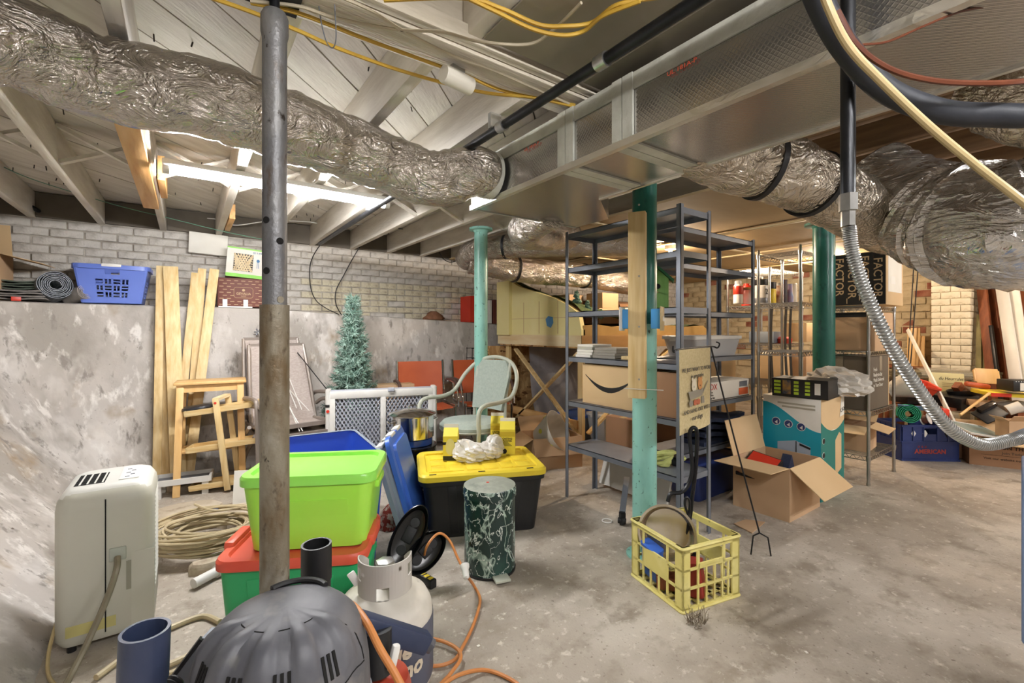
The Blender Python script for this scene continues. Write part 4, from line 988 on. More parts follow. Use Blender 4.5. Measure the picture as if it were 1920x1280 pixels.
# binders and rag farther along
for px, wd, hh, mt, lb in ((878, .075, .32, M_red, 'red binder standing on the ledge left of the pale teal post'), (911, .03, .29, M_paper, 'white binder standing on the ledge right of the pale teal post'), (919, .045, .3, M_brownp, 'brown binder standing on the ledge by the foam layout'), (892, .09, .3, M_cardd, 'dark brown binder behind the pale teal post on the ledge')):
    p = WY(px, 605, 4.92); t = thing('binder', lb, 'binder', (p.x, 4.93, ledge_z(p.x) + .014), 0, 'binders on the ledge')
    q = MB(); q.b2(-wd / 2, -wd / 2 + .004, -.12, .12, 0, hh); q.b2(wd / 2 - .004, wd / 2, -.12, .12, 0, hh); q.b2(-wd / 2, wd / 2, -.124, -.12, 0, hh); q.out('cover', mt, t)
    MB().b2(-wd / 2 + .005, wd / 2 - .005, -.11, .11, .006, hh - .01).out('pages', M_paper, t)
p = WY(815, 600, 4.86); t = thing('cloth_rag', 'crumpled brown cloth lying on the ledge', 'cloth', (p.x, 4.88, ledge_z(p.x) + .015))
mr_ = mk('brown_cloth', '8a5f45', '70492f', 14, .9, bump=.5, bs=30)
MB().loft([[V(((.13 * s_ + .02 * math.sin(5 * a + z * 60)) * math.cos(a), .08 * s_ * math.sin(a), z)) for a in [2 * PI * k / 18 for k in range(18)]] for s_, z in ((.9, 0), (1, .02), (.75, .05), (.5, .075), (.2, .1))]).out('folds', mr_, t, 60)

# ------------------------------------------------------------ leaning boards
def lean(label, pb, pt, wd, th, mat, yb=4.46, yt=4.84, group='pale deck boards leaning on the wall', tw=0, name='deck_board', zb=.012):
    a = WY(pb, 900, yb); a.z = zb; b = WY(pt[0], pt[1], yt)
    return tag(MB().bar(a, b, wd, th, (tw, 1, 0), .002).out(name, mat), label, 'board', group)
lean('pale pine deck board leaning on the wall, leftmost of the boards', 294, (301, 499), .055, .028, M_pine, 4.38, 4.74)
lean('wide pale pine deck board, tallest of the left leaning boards', 335, (320, 500), .1, .028, M_pine, 4.33, 4.70)
lean('pale pine deck board leaning behind the wide board', 310, (305, 502), .06, .028, M_pine, 4.42, 4.755)
lean('pale pine deck board slanting right, left of the three right boards', 326, (366, 512), .055, .028, M_pine, 4.39, 4.735)
lean('pale pine deck board slanting right, middle of the right boards', 350, (379, 504), .06, .028, M_pine, 4.42, 4.755)
lean('pale pine deck board slanting right, rightmost of the leaning boards', 352, (402, 505), .07, .028, M_pine, 4.35, 4.715)

# ------------------------------------------------------------ step stool, tray rack
p = WY(405, 880, 4.28)
t = thing('step_stool', 'birch step stool with a low tread standing against the concrete wall', 'stool', (p.x - .03, 4.24, 0), R(-4))
MB().box((0, 0, .8), (.46, .27, .022), None, .006).out('seat', M_birch, t)
for sx in (-1, 1):
    for sy in (-1, 1): MB().bar((sx * .19, sy * .1, .79), (sx * .205, sy * .15 - (.06 if sy < 0 else 0), 0), .045, .028, (0, 1, 0), .002).out('leg', M_birch, t)
    MB().bar((sx * .195, -.12, .27), (sx * .195, .11, .27), .02, .04).out('side_rail', M_birch, t)
for y in (-.1, .1): MB().b2(-.18, .18, y - .01, y + .01, .735, .785).out('apron', M_birch, t)
MB().box((0, -.03, .295), (.38, .2, .02), None, .004).out('tread', M_birch, t)
p = W(420, 900, 3.42)
t = thing('tray_rack', 'pine rack with three slanted shallow trays in front of the step stool', 'rack', (p.x, p.y, 0), R(-20))
for y, tl in ((-.085, 0), (.085, .03)):
    MB().bar((-.03 + tl, y, .7), (.05 + tl, y, .02), .04, .02, (0, 1, 0), .002).out('upright', M_pine, t)
for i, (z, x, a) in enumerate(((.6, 0, -7), (.33, .01, -6), (.05, .03, -5))):
    q = MB(); L = .46; rt_ = Euler((0, R(a), 0)).to_matrix()
    q.box((x, 0, z), (L, .15, .008), rt_)
    for s_ in (-1, 1): q.box(V((x, 0, z)) + rt_ @ V((0, s_ * .071, .018)), (L, .008, .036), rt_); q.box(V((x, 0, z)) + rt_ @ V((s_ * L / 2, 0, .018)), (.008, .15, .036), rt_)
    q.out('tray', M_pinex, t)
MB().bar((-.028, -.085, .69), (.0, .085, .7), .04, .02).out('top_bar', M_piney, t)
disc(MB(), (-.028, -.0965, .665), (0, 1, 0), .009, .001).out('red_sticker', M_red, t)
p = W(368, 765, 3.38); tag(MB().loft([[V(((.1 + .012 * math.sin(3 * a)) * s_ * math.cos(a) * 1.1, .075 * s_ * math.sin(a), z)) for a in [2 * PI * k / 16 for k in range(16)]] for s_, z in ((.95, 0), (1, .008), (.95, .022), (.7, .03))]).out('black_pouch', mk('black_sheet', '1a1b1e', '2c2e33', 9, .3, bump=.6, bs=18), loc=p - V((0, 0, .01)), rot=(0, R(-7), R(-30))), 'shiny black plastic pouch lying on the top tray of the pine rack', 'pouch')
p = W(345, 915, 3.35); t = thing('metal_tray', 'low white metal tray frame on the floor beside the pine rack', 'frame', (p.x, p.y, 0), R(-8))
q = MB()
for y in (-.09, .09): q.b2(-.17, .17, y - .008, y + .008, .09, .13)
for x in (-.17, .17): q.b2(x - .008, x + .008, -.09, .09, .09, .13)
q.out('tray_rim', M_whitem, t); MB().b2(-.165, .165, -.085, .085, .1, .105).out('tray_base', M_grey, t)
for x in (-.14, .14):
    for y in (-.08, .08): MB().b2(x - .02, x + .02, y - .012, y + .012, 0, .092).out('leg', M_whitem, t)
p = W(462, 885, 3.1); tag(MB().box((0, 0, .12), (.16, .008, .24), (R(-8), 0, 0)).out('white_sheet', M_paper, loc=(p.x, p.y, .0), rot=(0, 0, R(-25))), 'white card standing between the pine rack and lime tote', 'card')
# broken concrete pieces and coiled hose
mc = layers('loose_concrete', 'b5a791', [('c8bca8', 'n', 5, .45, .7, (1, 1, 1)), ('8d7d69', 'n', 9, .55, .72, (1, 1, 1))], rough=.9, bump=.6, bs=30)
for i, (px, py, d, rx, ry, lb) in enumerate(((345, 945, 2.95, .2, .14, 'flat broken concrete piece on the floor behind the coiled hose'), (440, 940, 2.9, .22, .16, 'wide broken concrete slab beside the lime tote'), (395, 1075, 2.28, .1, .05, 'small chunk of concrete under the coiled hose edge'))):
    p = W(px, py, d); rr = random.Random(i); rad = [rr.uniform(.75, 1.1) for _ in range(14)]
    tag(MB().loft([[V((rx * s_ * rad[k] * math.cos(2 * PI * k / 14), ry * s_ * rad[k] * math.sin(2 * PI * k / 14), z)) for k in range(14)] for s_, z in ((1.05, 0), (1, .035), (.85, .05))]).out('concrete_chunk', mc, loc=(p.x, p.y, 0)), lb, 'concrete')
p = W(388, 1030, 2.5); t = thing('hose_coil', 'big loose coil of beige hose on the floor behind the dehumidifier', 'hose', (p.x, p.y, 0), R(-25))
rr = random.Random(12)
for i in range(22):
    a = .17 + .1 * rr.random() + .0022 * i; e_ = rr.uniform(.75, 1.0); ox, oy = rr.uniform(-.03, .03), rr.uniform(-.03, .03); ph = rr.uniform(0, 6)
    P = [V((ox + a * math.cos(2 * PI * k / 36), oy + a * e_ * math.sin(2 * PI * k / 36), .055 + .0042 * i + .008 * math.sin(4 * PI * k / 36 + ph))) for k in range(36)]
    MB().tube(P, .0068, 6, closed=True).out('hose_loop', M_beige, t)
MB().tube(spl([(-.16, .22, .17), (0, .12, .16), (.18, .24, .14), (.08, .26, .11)], 8), .0068, 6).out('hose_end', M_beige, t)
MB().cyl((-.1, .255, .12), (-.05, .262, .12), .011, seg=10).out('coupling', mk('bluegrey', '6d86ad', None), t)
p = W(405, 1085, 2.2); t = thing('drain_pipe', 'short white plastic pipe end sticking out by the green tote', 'pipe', (p.x, p.y, .03), R(35))
MB().lathe([(.022, -.11), (.022, .0), (.03, .0), (.03, .09), (.02, .09), (.02, -.1)], 18, rot=Matrix.Rotation(R(90), 3, 'Y')).out('sleeve', M_white, t)
tag(MB().tube(spl([W(412, 1162, 1.85).xy.to_3d() + V((0, 0, .012)), WZ(380, 1155, .012), WZ(330, 1172, .012), WZ(285, 1195, .012), WZ(240, 1225, .012), WZ(180, 1270, .012)], 8), .011, 8).out('floor_hose', M_beige), 'beige hose curving on the floor from the dehumidifier behind the shop vacuum', 'hose')
for k, (a, b, c, lb) in enumerate((((398, 1205), (330, 1240), (270, 1262), 'nearest loop of beige hose by the nozzle'), ((392, 1222), (330, 1258), (280, 1272), 'second loop of beige hose by the nozzle'), ((385, 1245), (330, 1268), (275, 1290), 'third loop of beige hose under the nozzle'))):
    tag(MB().tube(spl([WZ(*a, .012), WZ(*b, .012), WZ(*c, .012)], 8), .011, 8).out('floor_hose', M_beige), lb, 'hose', 'beige hose loops on the floor')

# ------------------------------------------------------------ dehumidifier
t = thing('dehumidifier', 'off-white dehumidifier with top grille and control panel beside the sloping wall', 'dehumidifier', (-.248, 2.46, 0), R(0))
def dring(z, k=1, r_=.045): return rrect(.29 * k, .34 * k, r_, z)
MB().loft([rrect(.262, .32, .04, .035), dring(.06), dring(.28), dring(.53), rrect(.28, .33, .045, .565), rrect(.25, .3, .045, .592), rrect(.2, .26, .04, .602)]).out('cabinet', M_offw, t, 40)
MB().loft([rrect(.27, .315, .045, .576), rrect(.245, .295, .045, .597), rrect(.2, .26, .04, .607)]).out('top_cover', M_offw2, t, 40)
MB().b2(-.002, .002, -.1715, -.169, .06, .56).out('seam', M_dark, t)
for i in range(9):
    MB().b2(-.098 + .0, -.01, -.1 + i * .018, -.09 + i * .018, .6045, .609).out('grille_slot', M_dark, t)
for i in range(4): MB().b2(-.085 + i * .022, -.08 + i * .022, -.1, .056, .6085, .6105).out('grille_bar', M_offw2, t)
MB().box((.062, .0, .609), (.062, .2, .003), None, .001).out('control_panel', M_white, t)
for k in range(5): MB().box((.055 + .015 * (k % 2), -.07 + .03 * k, .611), (.014, .008, .002)).out('button', M_grey, t)
MB().b2(.06, .075, -.172, -.17, .2, .31).out('side_recess', mk('recess', '8f8c7c', None), t)
MB().box((.035, -.172, .345), (.05, .008, .05), None, .003).out('hose_plate', mk('hose_plate', 'a3a89c', None), t)
MB().b2(.075, .145, -.1705, -.169, .05, .34).out('bucket_front', M_offw, t)
MB().b2(-.11, .03, -.1712, -.169, .075, .115).out('yellow_tape', mk('old_tape', 'c2b878', 'b3aa70', 6, .5), t)
for i in range(22): MB().b2(.1445, .1465, -.11, .11, .16 + i * .017, .168 + i * .017).out('intake_louver', M_offw2, t)
for x in (-.1, .1):
    for y in (-.12, .12): MB().cyl((x, y, 0), (x, y, .04), .014, seg=10).out('foot', M_black, t)
cable('drain_hose', 'grey-brown drain hose arching from the dehumidifier plate to the floor', [V((-.213, 2.285, .335)), V((-.213, 2.25, .3)), V((-.235, 2.22, .22)), V((-.275, 2.17, .12)), V((-.32, 2.1, .03)), V((-.34, 2.0, .012)), V((-.3, 1.9, .012))], .0105, mk('drain_hose', '6b6350', '857c66', 9, .4), 'hose', seg=8)
cable('power_cable', 'off-white power cable lying at the foot of the dehumidifier', [V((-.39, 2.35, .12)), V((-.4, 2.29, .05)), V((-.385, 2.2, .012)), V((-.33, 2.08, .012)), V((-.25, 1.98, .012))], .006, M_tan)

# ------------------------------------------------------------ brown patio sling chairs, garden stakes, tree
def sling_chair(label, loc, rz):
    t = thing('patio_chair', label, 'chair', loc, rz, 'nested brown patio chairs')
    bk = lambda u, v: V(((u - .5) * (.48 - .05 * v), .2 + .22 * v + .03 * math.sin(PI * v), .4 + .66 * v))
    MB().grid(bk, 8, 12, .006).out('backrest', M_sling, t)
    MB().grid(lambda u, v: V(((u - .5) * .48, -.27 + .47 * v, .43 - .03 * v - .02 * math.sin(PI * v))), 8, 8, .006).out('seat', M_sling, t)
    for s_ in (-1, 1):
        MB().tube(spl([(s_ * .245, -.28, .425), (s_ * .25, .0, .4), (s_ * .25, .18, .4), (s_ * .25, .24, .46), (s_ * .235, .34, .78), (s_ * .215, .44, 1.07)], 6), .016, 8).out('side_frame', M_slingf, t)
        MB().tube(spl([(s_ * .29, -.3, .012), (s_ * .29, -.27, .35), (s_ * .29, -.24, .59), (s_ * .29, -.18, .63), (s_ * .29, .05, .62), (s_ * .29, .2, .6), (s_ * .27, .27, .56)], 6), .017, 8).out('arm', M_slingf, t)
        MB().tube(spl([(s_ * .28, .0, .4), (s_ * .29, .25, .2), (s_ * .29, .34, .012)], 6), .016, 8).out('leg', M_slingf, t)
    MB().bar((-.25, -.28, .42), (.25, -.28, .42), .03, .03).out('front_rail', M_slingf, t)
    MB().bar((-.215, .44, 1.07), (.215, .44, 1.07), .026, .026).out('top_rail', M_slingf, t)
    return t
sling_chair('brown woven sling patio chair facing the room behind the jack post', (.70, 3.95, 0), R(8))
sling_chair('second brown sling patio chair nested behind the first against the wall', (.67, 4.05, .05), R(8))
p = V((.63, 3.93, .42))
def stake(label, pts, top, kind):
    t = thing('garden_stake', label, 'garden stake', (0, 0, 0), group='garden stakes on the patio chair')
    MB().tube(pts, .004, 6).out('rod', M_blackm if kind == 2 else M_whitem, t)
    a = V(pts[-1])
    if kind == 1:
        disc(MB(), a, (0.3, -1, 0), .028, .008, 20).out('pink_gem', mk('pink_gem', 'c9527a', None, rough=.15), t)
        MB().tube([a + V((.042 * math.cos(k), 0, .042 * math.sin(k))) for k in [2 * PI * i / 20 for i in range(20)]], .006, 6, closed=True).out('scroll_ring', M_blackm, t)
        for i in range(10):
            b = 2 * PI * i / 10; MB().tube([a + V((.046 * math.cos(b), 0, .046 * math.sin(b))), a + V((.062 * math.cos(b + .15), 0, .062 * math.sin(b + .15)))], .003, 5).out('ray', M_blackm, t)
    else:
        for i in range(6):
            b = 2 * PI * i / 6; MB().tube([a, a + V((.03 * math.cos(b), -.005, .03 * math.sin(b)))], [.003, .007], 6).out('petal', M_grey, t)
    return t
stake('garden stake with a round pink gem head on the patio chair', [V((.72, 3.74, .43)), W(478, 652, 3.9)], None, 1)
stake('small garden stake with a pale ring head above the pink gem', [V((.70, 3.75, .43)), W(484, 622, 4.1)], None, 0)
stake('dark garden stake with flower head leaning to the right over the chair', [W(625, 745, 3.75), W(541, 640, 4.1)], None, 2)
for k, (px, py) in enumerate(((566, 768), (556, 765), (580, 770), (548, 772))):
    stake(('thin silver rod resting on the chair seat, farthest left', 'thin silver rod resting on the chair seat, second', 'thin silver rod resting on the chair seat, farthest right', 'thin silver rod crossing the chair seat low')[k], [W(px, py, 3.75), W(535 - 4 * k, 690 + 12 * k, 3.95)], None, 0)
t = thing('fir_tree', 'small artificial frosted green fir tree standing behind the patio chairs', 'tree', (1.235, 4.22, 0))
MB().cyl((0, 0, .03), (0, 0, 1.5), .014, .006, 8).out('trunk', M_cardd, t)
for k in range(3): MB().bar((0, 0, .08), (.2 * math.cos(k * 2.09), .2 * math.sin(k * 2.09), .015), .02, .02).out('stand_leg', M_blackm, t)
rr = random.Random(2); qa, qb = MB(), MB(); nb = 0
z = .3
while z < 1.5:
    f = (1.53 - z) / 1.23; Lb = .035 + .235 * f; n_ = int(8 + 11 * f)
    for i in range(n_):
        a = 2 * PI * (i + rr.random() * .7) / n_ + z * 7; ll = Lb * rr.uniform(.72, 1.08)
        d = V((math.cos(a), math.sin(a), rr.uniform(.05, .45))).normalized(); o = V((0, 0, z + rr.uniform(-.02, .02)))
        m_ = max(6, int(ll / .0125)); sidev = V((-math.sin(a), math.cos(a), 0))
        for j in range(m_):
            s_ = .12 + .88 * (j + .5) / m_; c = o + d * ll * s_ + V((0, 0, .03 * s_ * s_))
            for _ in range(6):
                b = rr.uniform(0, 6.28); nd = (d * rr.uniform(.5, .9) + sidev * math.cos(b) + V((0, 0, 1)) * math.sin(b)).normalized() * rr.uniform(.035, .055)
                wv = nd.cross(d).normalized() * .0034; q = qa if rr.random() < .6 else qb
                q.quad(c - wv, c + wv, c + nd + wv * .4, c + nd - wv * .4)
    z += .05
qa.out('needles', M_fir, t, 0, kind='stuff'); qb.out('needles', M_fird, t, 0, kind='stuff')

# ------------------------------------------------------------ folding gate, orange chairs, sage chair
t = thing('folding_gate', 'folded white and grey plastic lattice play gate standing behind the steel pot', 'gate', (1.30, 3.62, 0), R(-17))
mg1 = mk('gate_grey', 'a5a8b2', 'adb0ba', 3, .4); Lg = .8
for i in range(3):
    y = (i - 1) * .046; mt = M_whitem if i == 0 else mg1
    q = MB(); q.b2(-Lg / 2, Lg / 2, y - .018, y + .018, .66, .72, .008); q.b2(-Lg / 2, Lg / 2, y - .018, y + .018, .06, .11, .008)
    for x in (-Lg / 2 + .02, 0, Lg / 2 - .02): q.b2(x - .022, x + .022, y - .017, y + .017, .07, .7, .006)
    q.out('panel_frame', mt, t)
    q = MB()
    for xa, xb in ((-Lg / 2 + .045, -.025), (.025, Lg / 2 - .045)):
        n_ = 11; zz0, zz1 = .11, .66; wd = xb - xa
        for s_ in (-1, 1):
            for k in range(-14, n_ + 1):
                c = xa + wd * k / n_ if s_ > 0 else xb - wd * k / n_
                pa = V((c, y + s_ * .003, zz0)); hh = zz1 - zz0; pb = V((c + s_ * hh * .62, y + s_ * .003, zz1))
                t0, t1 = 0, 1; dx = pb.x - pa.x
                lo_, hi_ = sorted(((xa - pa.x) / dx, (xb - pa.x) / dx)); t0 = max(0, lo_); t1 = min(1, hi_)
                if t1 - t0 > .05: q.bar(pa.lerp(pb, t0), pa.lerp(pb, t1), .007, .006, (0, 1, 0))
    q.out('lattice', mg1, t, 0)
    for x in (-Lg / 2 - .012, Lg / 2 + .012): MB().cyl((x, y, .05), (x, y, .73), .019, seg=12).out('corner_tube', M_whitem, t)
    for x in (-Lg / 2 - .012,): MB().cyl((x, y, .6), (x, y, .62), .0205, seg=12).out('black_band', M_black, t)
disc(MB(), (-Lg / 2 - .012, -.068, .57), (0, 1, 0), .012, .002).out('red_dot', M_red, t)
MB().box((.06, -.07, .722), (.05, .03, .03), None, .004).out('latch', mg1, t)

def orange_chair(label, loc, rz):
    t = thing('orange_chair', label, 'chair', loc, rz, 'orange vinyl chairs')
    MB().grid(lambda u, v: V(((u - .5) * .45, .2 + .07 * v + .02 * math.sin(PI * u), .52 + .35 * v)), 8, 6, .012).out('backrest', M_orange, t)
    MB().grid(lambda u, v: V(((u - .5) * .45, -.24 + .44 * v, .46 - .02 * v - .015 * math.sin(PI * u))), 8, 6, .012).out('seat', M_orange, t)
    for s_ in (-1, 1):
        MB().tube(spl([(s_ * .24, .28, .88), (s_ * .24, .22, .62), (s_ * .24, .18, .46), (s_ * .24, -.24, .47), (s_ * .24, -.27, .44), (s_ * .24, -.26, .03), (s_ * .24, -.2, .014), (s_ * .24, .25, .014)], 6), .012, 10).out('chrome_frame', M_chrome, t)
        MB().tube(spl([(s_ * .27, .24, .66), (s_ * .27, .0, .68), (s_ * .27, -.17, .66), (s_ * .27, -.25, .58), (s_ * .265, -.27, .46)], 6), .011, 10).out('arm_tube', M_chrome, t)
        MB().tube(spl([(s_ * .27, .2, .68), (s_ * .27, .0, .697), (s_ * .27, -.16, .682), (s_ * .27, -.23, .61)], 6), .016, 8).out('arm_pad', mk('arm_pad', '4a332b', '5b4238', 6, .5), t)
    MB().bar((-.24, .25, .014), (.24, .25, .014), .02, .02).out('floor_bar', M_chrome, t)
    return t
orange_chair('orange vinyl chair with chrome frame against the wall left of the pale teal post', (1.93, 4.18, 0), R(-14))
orange_chair('orange vinyl chair with chrome frame behind the pale teal post', (2.5, 4.05, 0), R(-14))
p = WY(738, 725, 4.4); tag(carton('carton', 'flat brown carton behind the tree and the orange chair', (1.62, 4.4, 0), R(-4), (.5, .2, .66), M_card), 'flat brown carton behind the tree and the orange chair', 'box')
t = thing('wire_stand', 'small black wire stand frame behind the orange chair near the wall', 'stand', (2.66, 4.46, 0))
for x in (-.07, .07):
    for y in (-.06, .06): MB().cyl((x, y, 0), (x * .8, y, 1.0), .004, seg=6).out('leg', M_blackm, t)
for z in (.3, .6, .88, .99):
    for y in (-.06, .06): MB().cyl((-.066, y, z), (.066, y, z), .004, seg=6).out('crossbar', M_blackm, t)
t = thing('sage_armchair', 'sage green metal armchair with padded seat and rounded back', 'chair', (1.81, 3.06, 0), R(-72))
MB().loft([[V((.25 * s_ * math.cos(a), .24 * s_ * math.sin(a) - .01, z)) for a in [2 * PI * k / 28 for k in range(28)]] for s_, z in ((.9, .44), (1, .455), (1, .475), (.9, .5), (.55, .51), (.1, .512))]).out('seat', M_sagef, t)
bkp = [(-.17, .2, .55), (-.2, .23, .7), (-.17, .27, .88), (-.08, .29, .955), (0, .295, .965), (.08, .29, .955), (.17, .27, .88), (.2, .23, .7), (.17, .2, .55)]
MB().grid(lambda u, v: V(((u - .5) * 2 * (.15 + .045 * v) * (1 if v < .75 else 1 - (v - .75) * 1.5), .2 + .095 * v + .03 * (2 * u - 1) ** 2 * -1, .56 + .39 * v)), 10, 10, .022).out('backrest', M_sagef, t)
MB().tube(spl([(-.3, -.27, .48), (-.3, -.27, .62), (-.3, -.2, .665), (-.29, -.02, .665), (-.3, .12, .7), (-.27, .22, .83), (-.17, .28, .935), (0, .3, .975), (.17, .28, .935), (.27, .22, .83), (.3, .12, .7), (.29, -.02, .665), (.3, -.2, .665), (.3, -.27, .62), (.3, -.27, .48)], 7), .016, 10).out('arm_frame', M_sage, t)
for s_ in (-1, 1):
    MB().tube(spl([(s_ * .3, -.27, .5), (s_ * .28, -.26, .3), (s_ * .25, -.25, .01)], 4), .015, 8).out('leg', M_sage, t)
    MB().tube(spl([(s_ * .17, .27, .93), (s_ * .16, .21, .5), (s_ * .2, .27, .01)], 5), .013, 8).out('leg', M_sage, t)
MB().tube([V((.24 * math.cos(a), .23 * math.sin(a) - .01, .445)) for a in [2 * PI * k / 24 for k in range(24)]], .012, 6, closed=True).out('seat_ring', M_sage, t)
# ------------------------------------------------------------ totes
def ribbed(L, Wd, k, z, r_): return rrect(L * k, Wd * k, r_, z, 5)
def tote(label, loc, rz, size, body, lidm=None, taper=.84, name='storage_tote', lid_h=.035, rimm=None, ribs=None, group='plastic totes'):
    L, Wd, Hh = size; t = thing(name, label, 'tote', loc, rz, group); r_ = .05; th = .005
    MB().loft([ribbed(L, Wd, taper, 0, r_), ribbed(L, Wd, .96, Hh * .86, r_), ribbed(L, Wd, .965, Hh, r_), rrect(L * .965 - .012, Wd * .965 - .012, r_, Hh, 5), rrect(L * .95 - .012, Wd * .95 - .012, r_, Hh * .86, 5), rrect(L * taper - .012, Wd * taper - .012, r_, .006, 5)]).out('tote_body', body, t)
    if lidm is None or rimm:
        MB().loft([rrect(L * .965, Wd * .965, r_, Hh - .05, 5), rrect(L, Wd, r_, Hh - .05, 5), rrect(L, Wd, r_, Hh + .004, 5), rrect(L * .95 - .012, Wd * .95 - .012, r_, Hh + .004, 5)], False, False).out('rim', rimm or body, t)
    if lidm:
        MB().loft([rrect(L * 1.0, Wd * 1.0, r_ + .01, Hh - .022, 5), rrect(L * 1.02, Wd * 1.03, r_ + .01, Hh - .02, 5), rrect(L * 1.02, Wd * 1.03, r_ + .01, Hh + .006, 5), rrect(L * 1.0, Wd * 1.0, r_ + .01, Hh + .016, 5), rrect(L * .9, Wd * .86, r_, Hh + .016, 5), rrect(L * .88, Wd * .83, r_, Hh + .002, 5)], False, True).out('lid', lidm, t)
    for s_ in (-1, 1):
        MB().box((s_ * L * .475, 0, Hh * .78), (.03, Wd * .4, .03), None, .006).out('handle', body, t)
    if ribs:
        for x in ribs:
            for s_ in (-1, 1): MB().bar((x * L * .42, s_ * Wd * taper * .5, .02), (x * L * .475, s_ * Wd * .476, Hh * .84), .05, .008, (0, 1, 0), .003).out('rib', body, t)
    return t
UA = R(-28)
low = tote('green plastic tote with red lid at the bottom of the stack', (.40, 2.0, 0), UA, (.53, .4, .35), M_green, M_redl, .88, ribs=(-.5, .5))
for s_ in (-1, 1): MB().box((s_ * .262, 0, .36), (.04, .16, .05), None, .012).out('latch', M_redl, low)
lime = tote('translucent lime green tote with lid stacked on the green tote', (.455, 2.02, .358), UA, (.5, .36, .27), M_lime, M_limet, .86)
MB().box((.0, -.163, .13), (.3, .004, .12), (R(7), 0, 0)).out('front_panel', M_lime, lime)
tote('large grey-blue tote with deep blue inside, open behind the lime tote', (.64, 2.66, 0), R(-4), (.46, .74, .55), M_blue, None, .84, rimm=M_greytote)
tag(MB().box((0, 0, .06), (.08, .06, .12), (0, R(12), 0), .004).out('wood_block', M_cardd, loc=(.78, 2.42, .02)), 'reddish wood block inside the open blue tote', 'block')
# leaning lids
def lid_slab(label, B1, B2, T1, mat, under, n_off):
    B1, B2, T1 = V(B1), V(B2), V(T1); u = (B2 - B1); wd = u.length; u.normalize(); up = T1 - B1; up -= u * up.dot(u); ht = up.length; up.normalize(); nn = u.cross(up)
    t = thing('tote_lid', label, 'lid', group='lids leaning by the blue tote')
    mt = Matrix((u, up, nn)).transposed().to_4x4(); c = (B1 + B2) / 2 + up * ht / 2 + nn * n_off
    t.matrix_world = Matrix.Translation(c) @ mt
    MB().loft([rrect(wd, ht, .05, -.012, 5), rrect(wd, ht, .05, .012, 5), rrect(wd * .95, ht * .95, .05, .018, 5)]).out('lid_rim', mat, t)
    MB().loft([rrect(wd * .84, ht * .86, .04, .014, 5), rrect(wd * .82, ht * .84, .04, .034, 5)]).out('lid_panel', mat, t)
    MB().loft([rrect(wd * .92, ht * .93, .04, -.016, 5), rrect(wd * .92, ht * .93, .04, -.0122, 5)]).out('lid_underside', under, t)
    for s_ in (-1, 1): MB().box((s_ * wd * .2, ht * .5, .0), (.1, .02, .04), None, .005).out('latch', M_whitem, t)
    return t
mtd = mk('lid_under_teal', '1d4f55', '235a60', 3, .5)
lid_slab('upper blue tote lid leaning against the open blue tote', (1.02, 2.33, .02), (1.24, 2.68, .02), (.885, 2.42, .6), M_bluel, mtd, .0)
lid_slab('dark teal tote lid with pale edge leaning beneath the blue lid', (.98, 2.29, .02), (1.2, 2.64, .02), (.845, 2.38, .56), M_greytote, mtd, -.03)
# black tote with yellow lid
yt = tote('black heavy-duty tote with bright yellow lid beside the marble trash can', (1.51, 2.475, 0), R(-22.6), (.74, .52, .36), M_black, None, .86, ribs=(-.55, 0, .55))
q = MB(); Lh, Wh = .76, .54
q.loft([rrect(Lh * .98, Wh * .98, .06, .335, 5), rrect(Lh, Wh, .06, .338, 5), rrect(Lh, Wh, .06, .366, 5), rrect(Lh * .97, Wh * .96, .05, .378, 5), rrect(Lh * .88, Wh * .82, .04, .378, 5), rrect(Lh * .86, Wh * .79, .04, .368, 5)], False, True)
q.out('lid', M_yel, yt)
for i in range(6):
    for j in range(3):
        MB().box((-.26 + i * .104, -.13 + j * .13, .369), (.085, .108, .008), None, .003).out('lid_pad', M_yel, yt)
for x in (-.3, -.02, .27):
    MB().box((x, -.253, .3785), (.04, .012, .002)).out('lid_slot', M_dark, yt)
for s_ in (-1, 1):
    for x in (-.25, .25): MB().box((x, s_ * .2, .376), (.14, .015, .012), None, .003).out('lid_ridge', M_yel, yt)
ZY = .3745
def gable(label, p, rz, front, w_=.092, h=.155):
    t = thing('plaster_carton', label, 'carton', p, rz, 'yellow plaster cartons'); a = w_ / 2
    my = mk('plaster_yellow', 'dcc93c', 'e2d04a', 2, .5)
    MB().box((0, 0, h / 2), (w_, w_, h)).out('carton_body', my, t)
    MB().prism([(-a, -a, h), (-a, a, h), (-a, 0, h + .048)], (w_, 0, 0)).out('gable', my, t, 0)
    MB().box((0, 0, h + .056), (w_, .004, .024)).out('top_fin', M_paper, t)
    f = -a - .0006
    if front == 1:
        MB().b2(-a, a, f, f + .0005, .002, .03).out('print_band', M_blk, t); MB().b2(-a, a, f, f + .0005, .1, .118).out('print_band', M_blk, t)
        q = MB(); ov = [V((.03 * math.cos(2 * PI * k / 24), f - .0003, .088 + .052 * math.sin(2 * PI * k / 24))) for k in range(24)]; q.prism(ov, (0, .0006, 0)); q.out('print_oval', mk('oval_print', 'd9cf86', None), t, 0)
    else:
        MB().b2(-a, a, f, f + .0005, .118, .15).out('print_band', mk('plaster_gold', 'c2a92a', None), t)
        text('CASTING', .0155, M_ink, t, (0, f, .104), FY, bold=.0004); text('PLASTER', .0155, M_ink, t, (0, f, .09), FY, bold=.0004)
        for k in range(4): MB().b2(-.03, .03 - .008 * k, f - .0002, f + .0004, .058 + k * .007, .061 + k * .007).out('print_line', M_ink, t)
        disc(MB(), (-.02, f, .022), (0, 1, 0), .017, .0007).out('tree_emblem', M_ink, t)
        MB().b2(-a - .0006, -a, -a, a, .118, .15).out('print_band', MATS['plaster_gold'], t)
        MB().b2(-a - .0006, -a, -a * .9, a * .9, .01, .112).out('print_panel', M_paper, t)
    return t
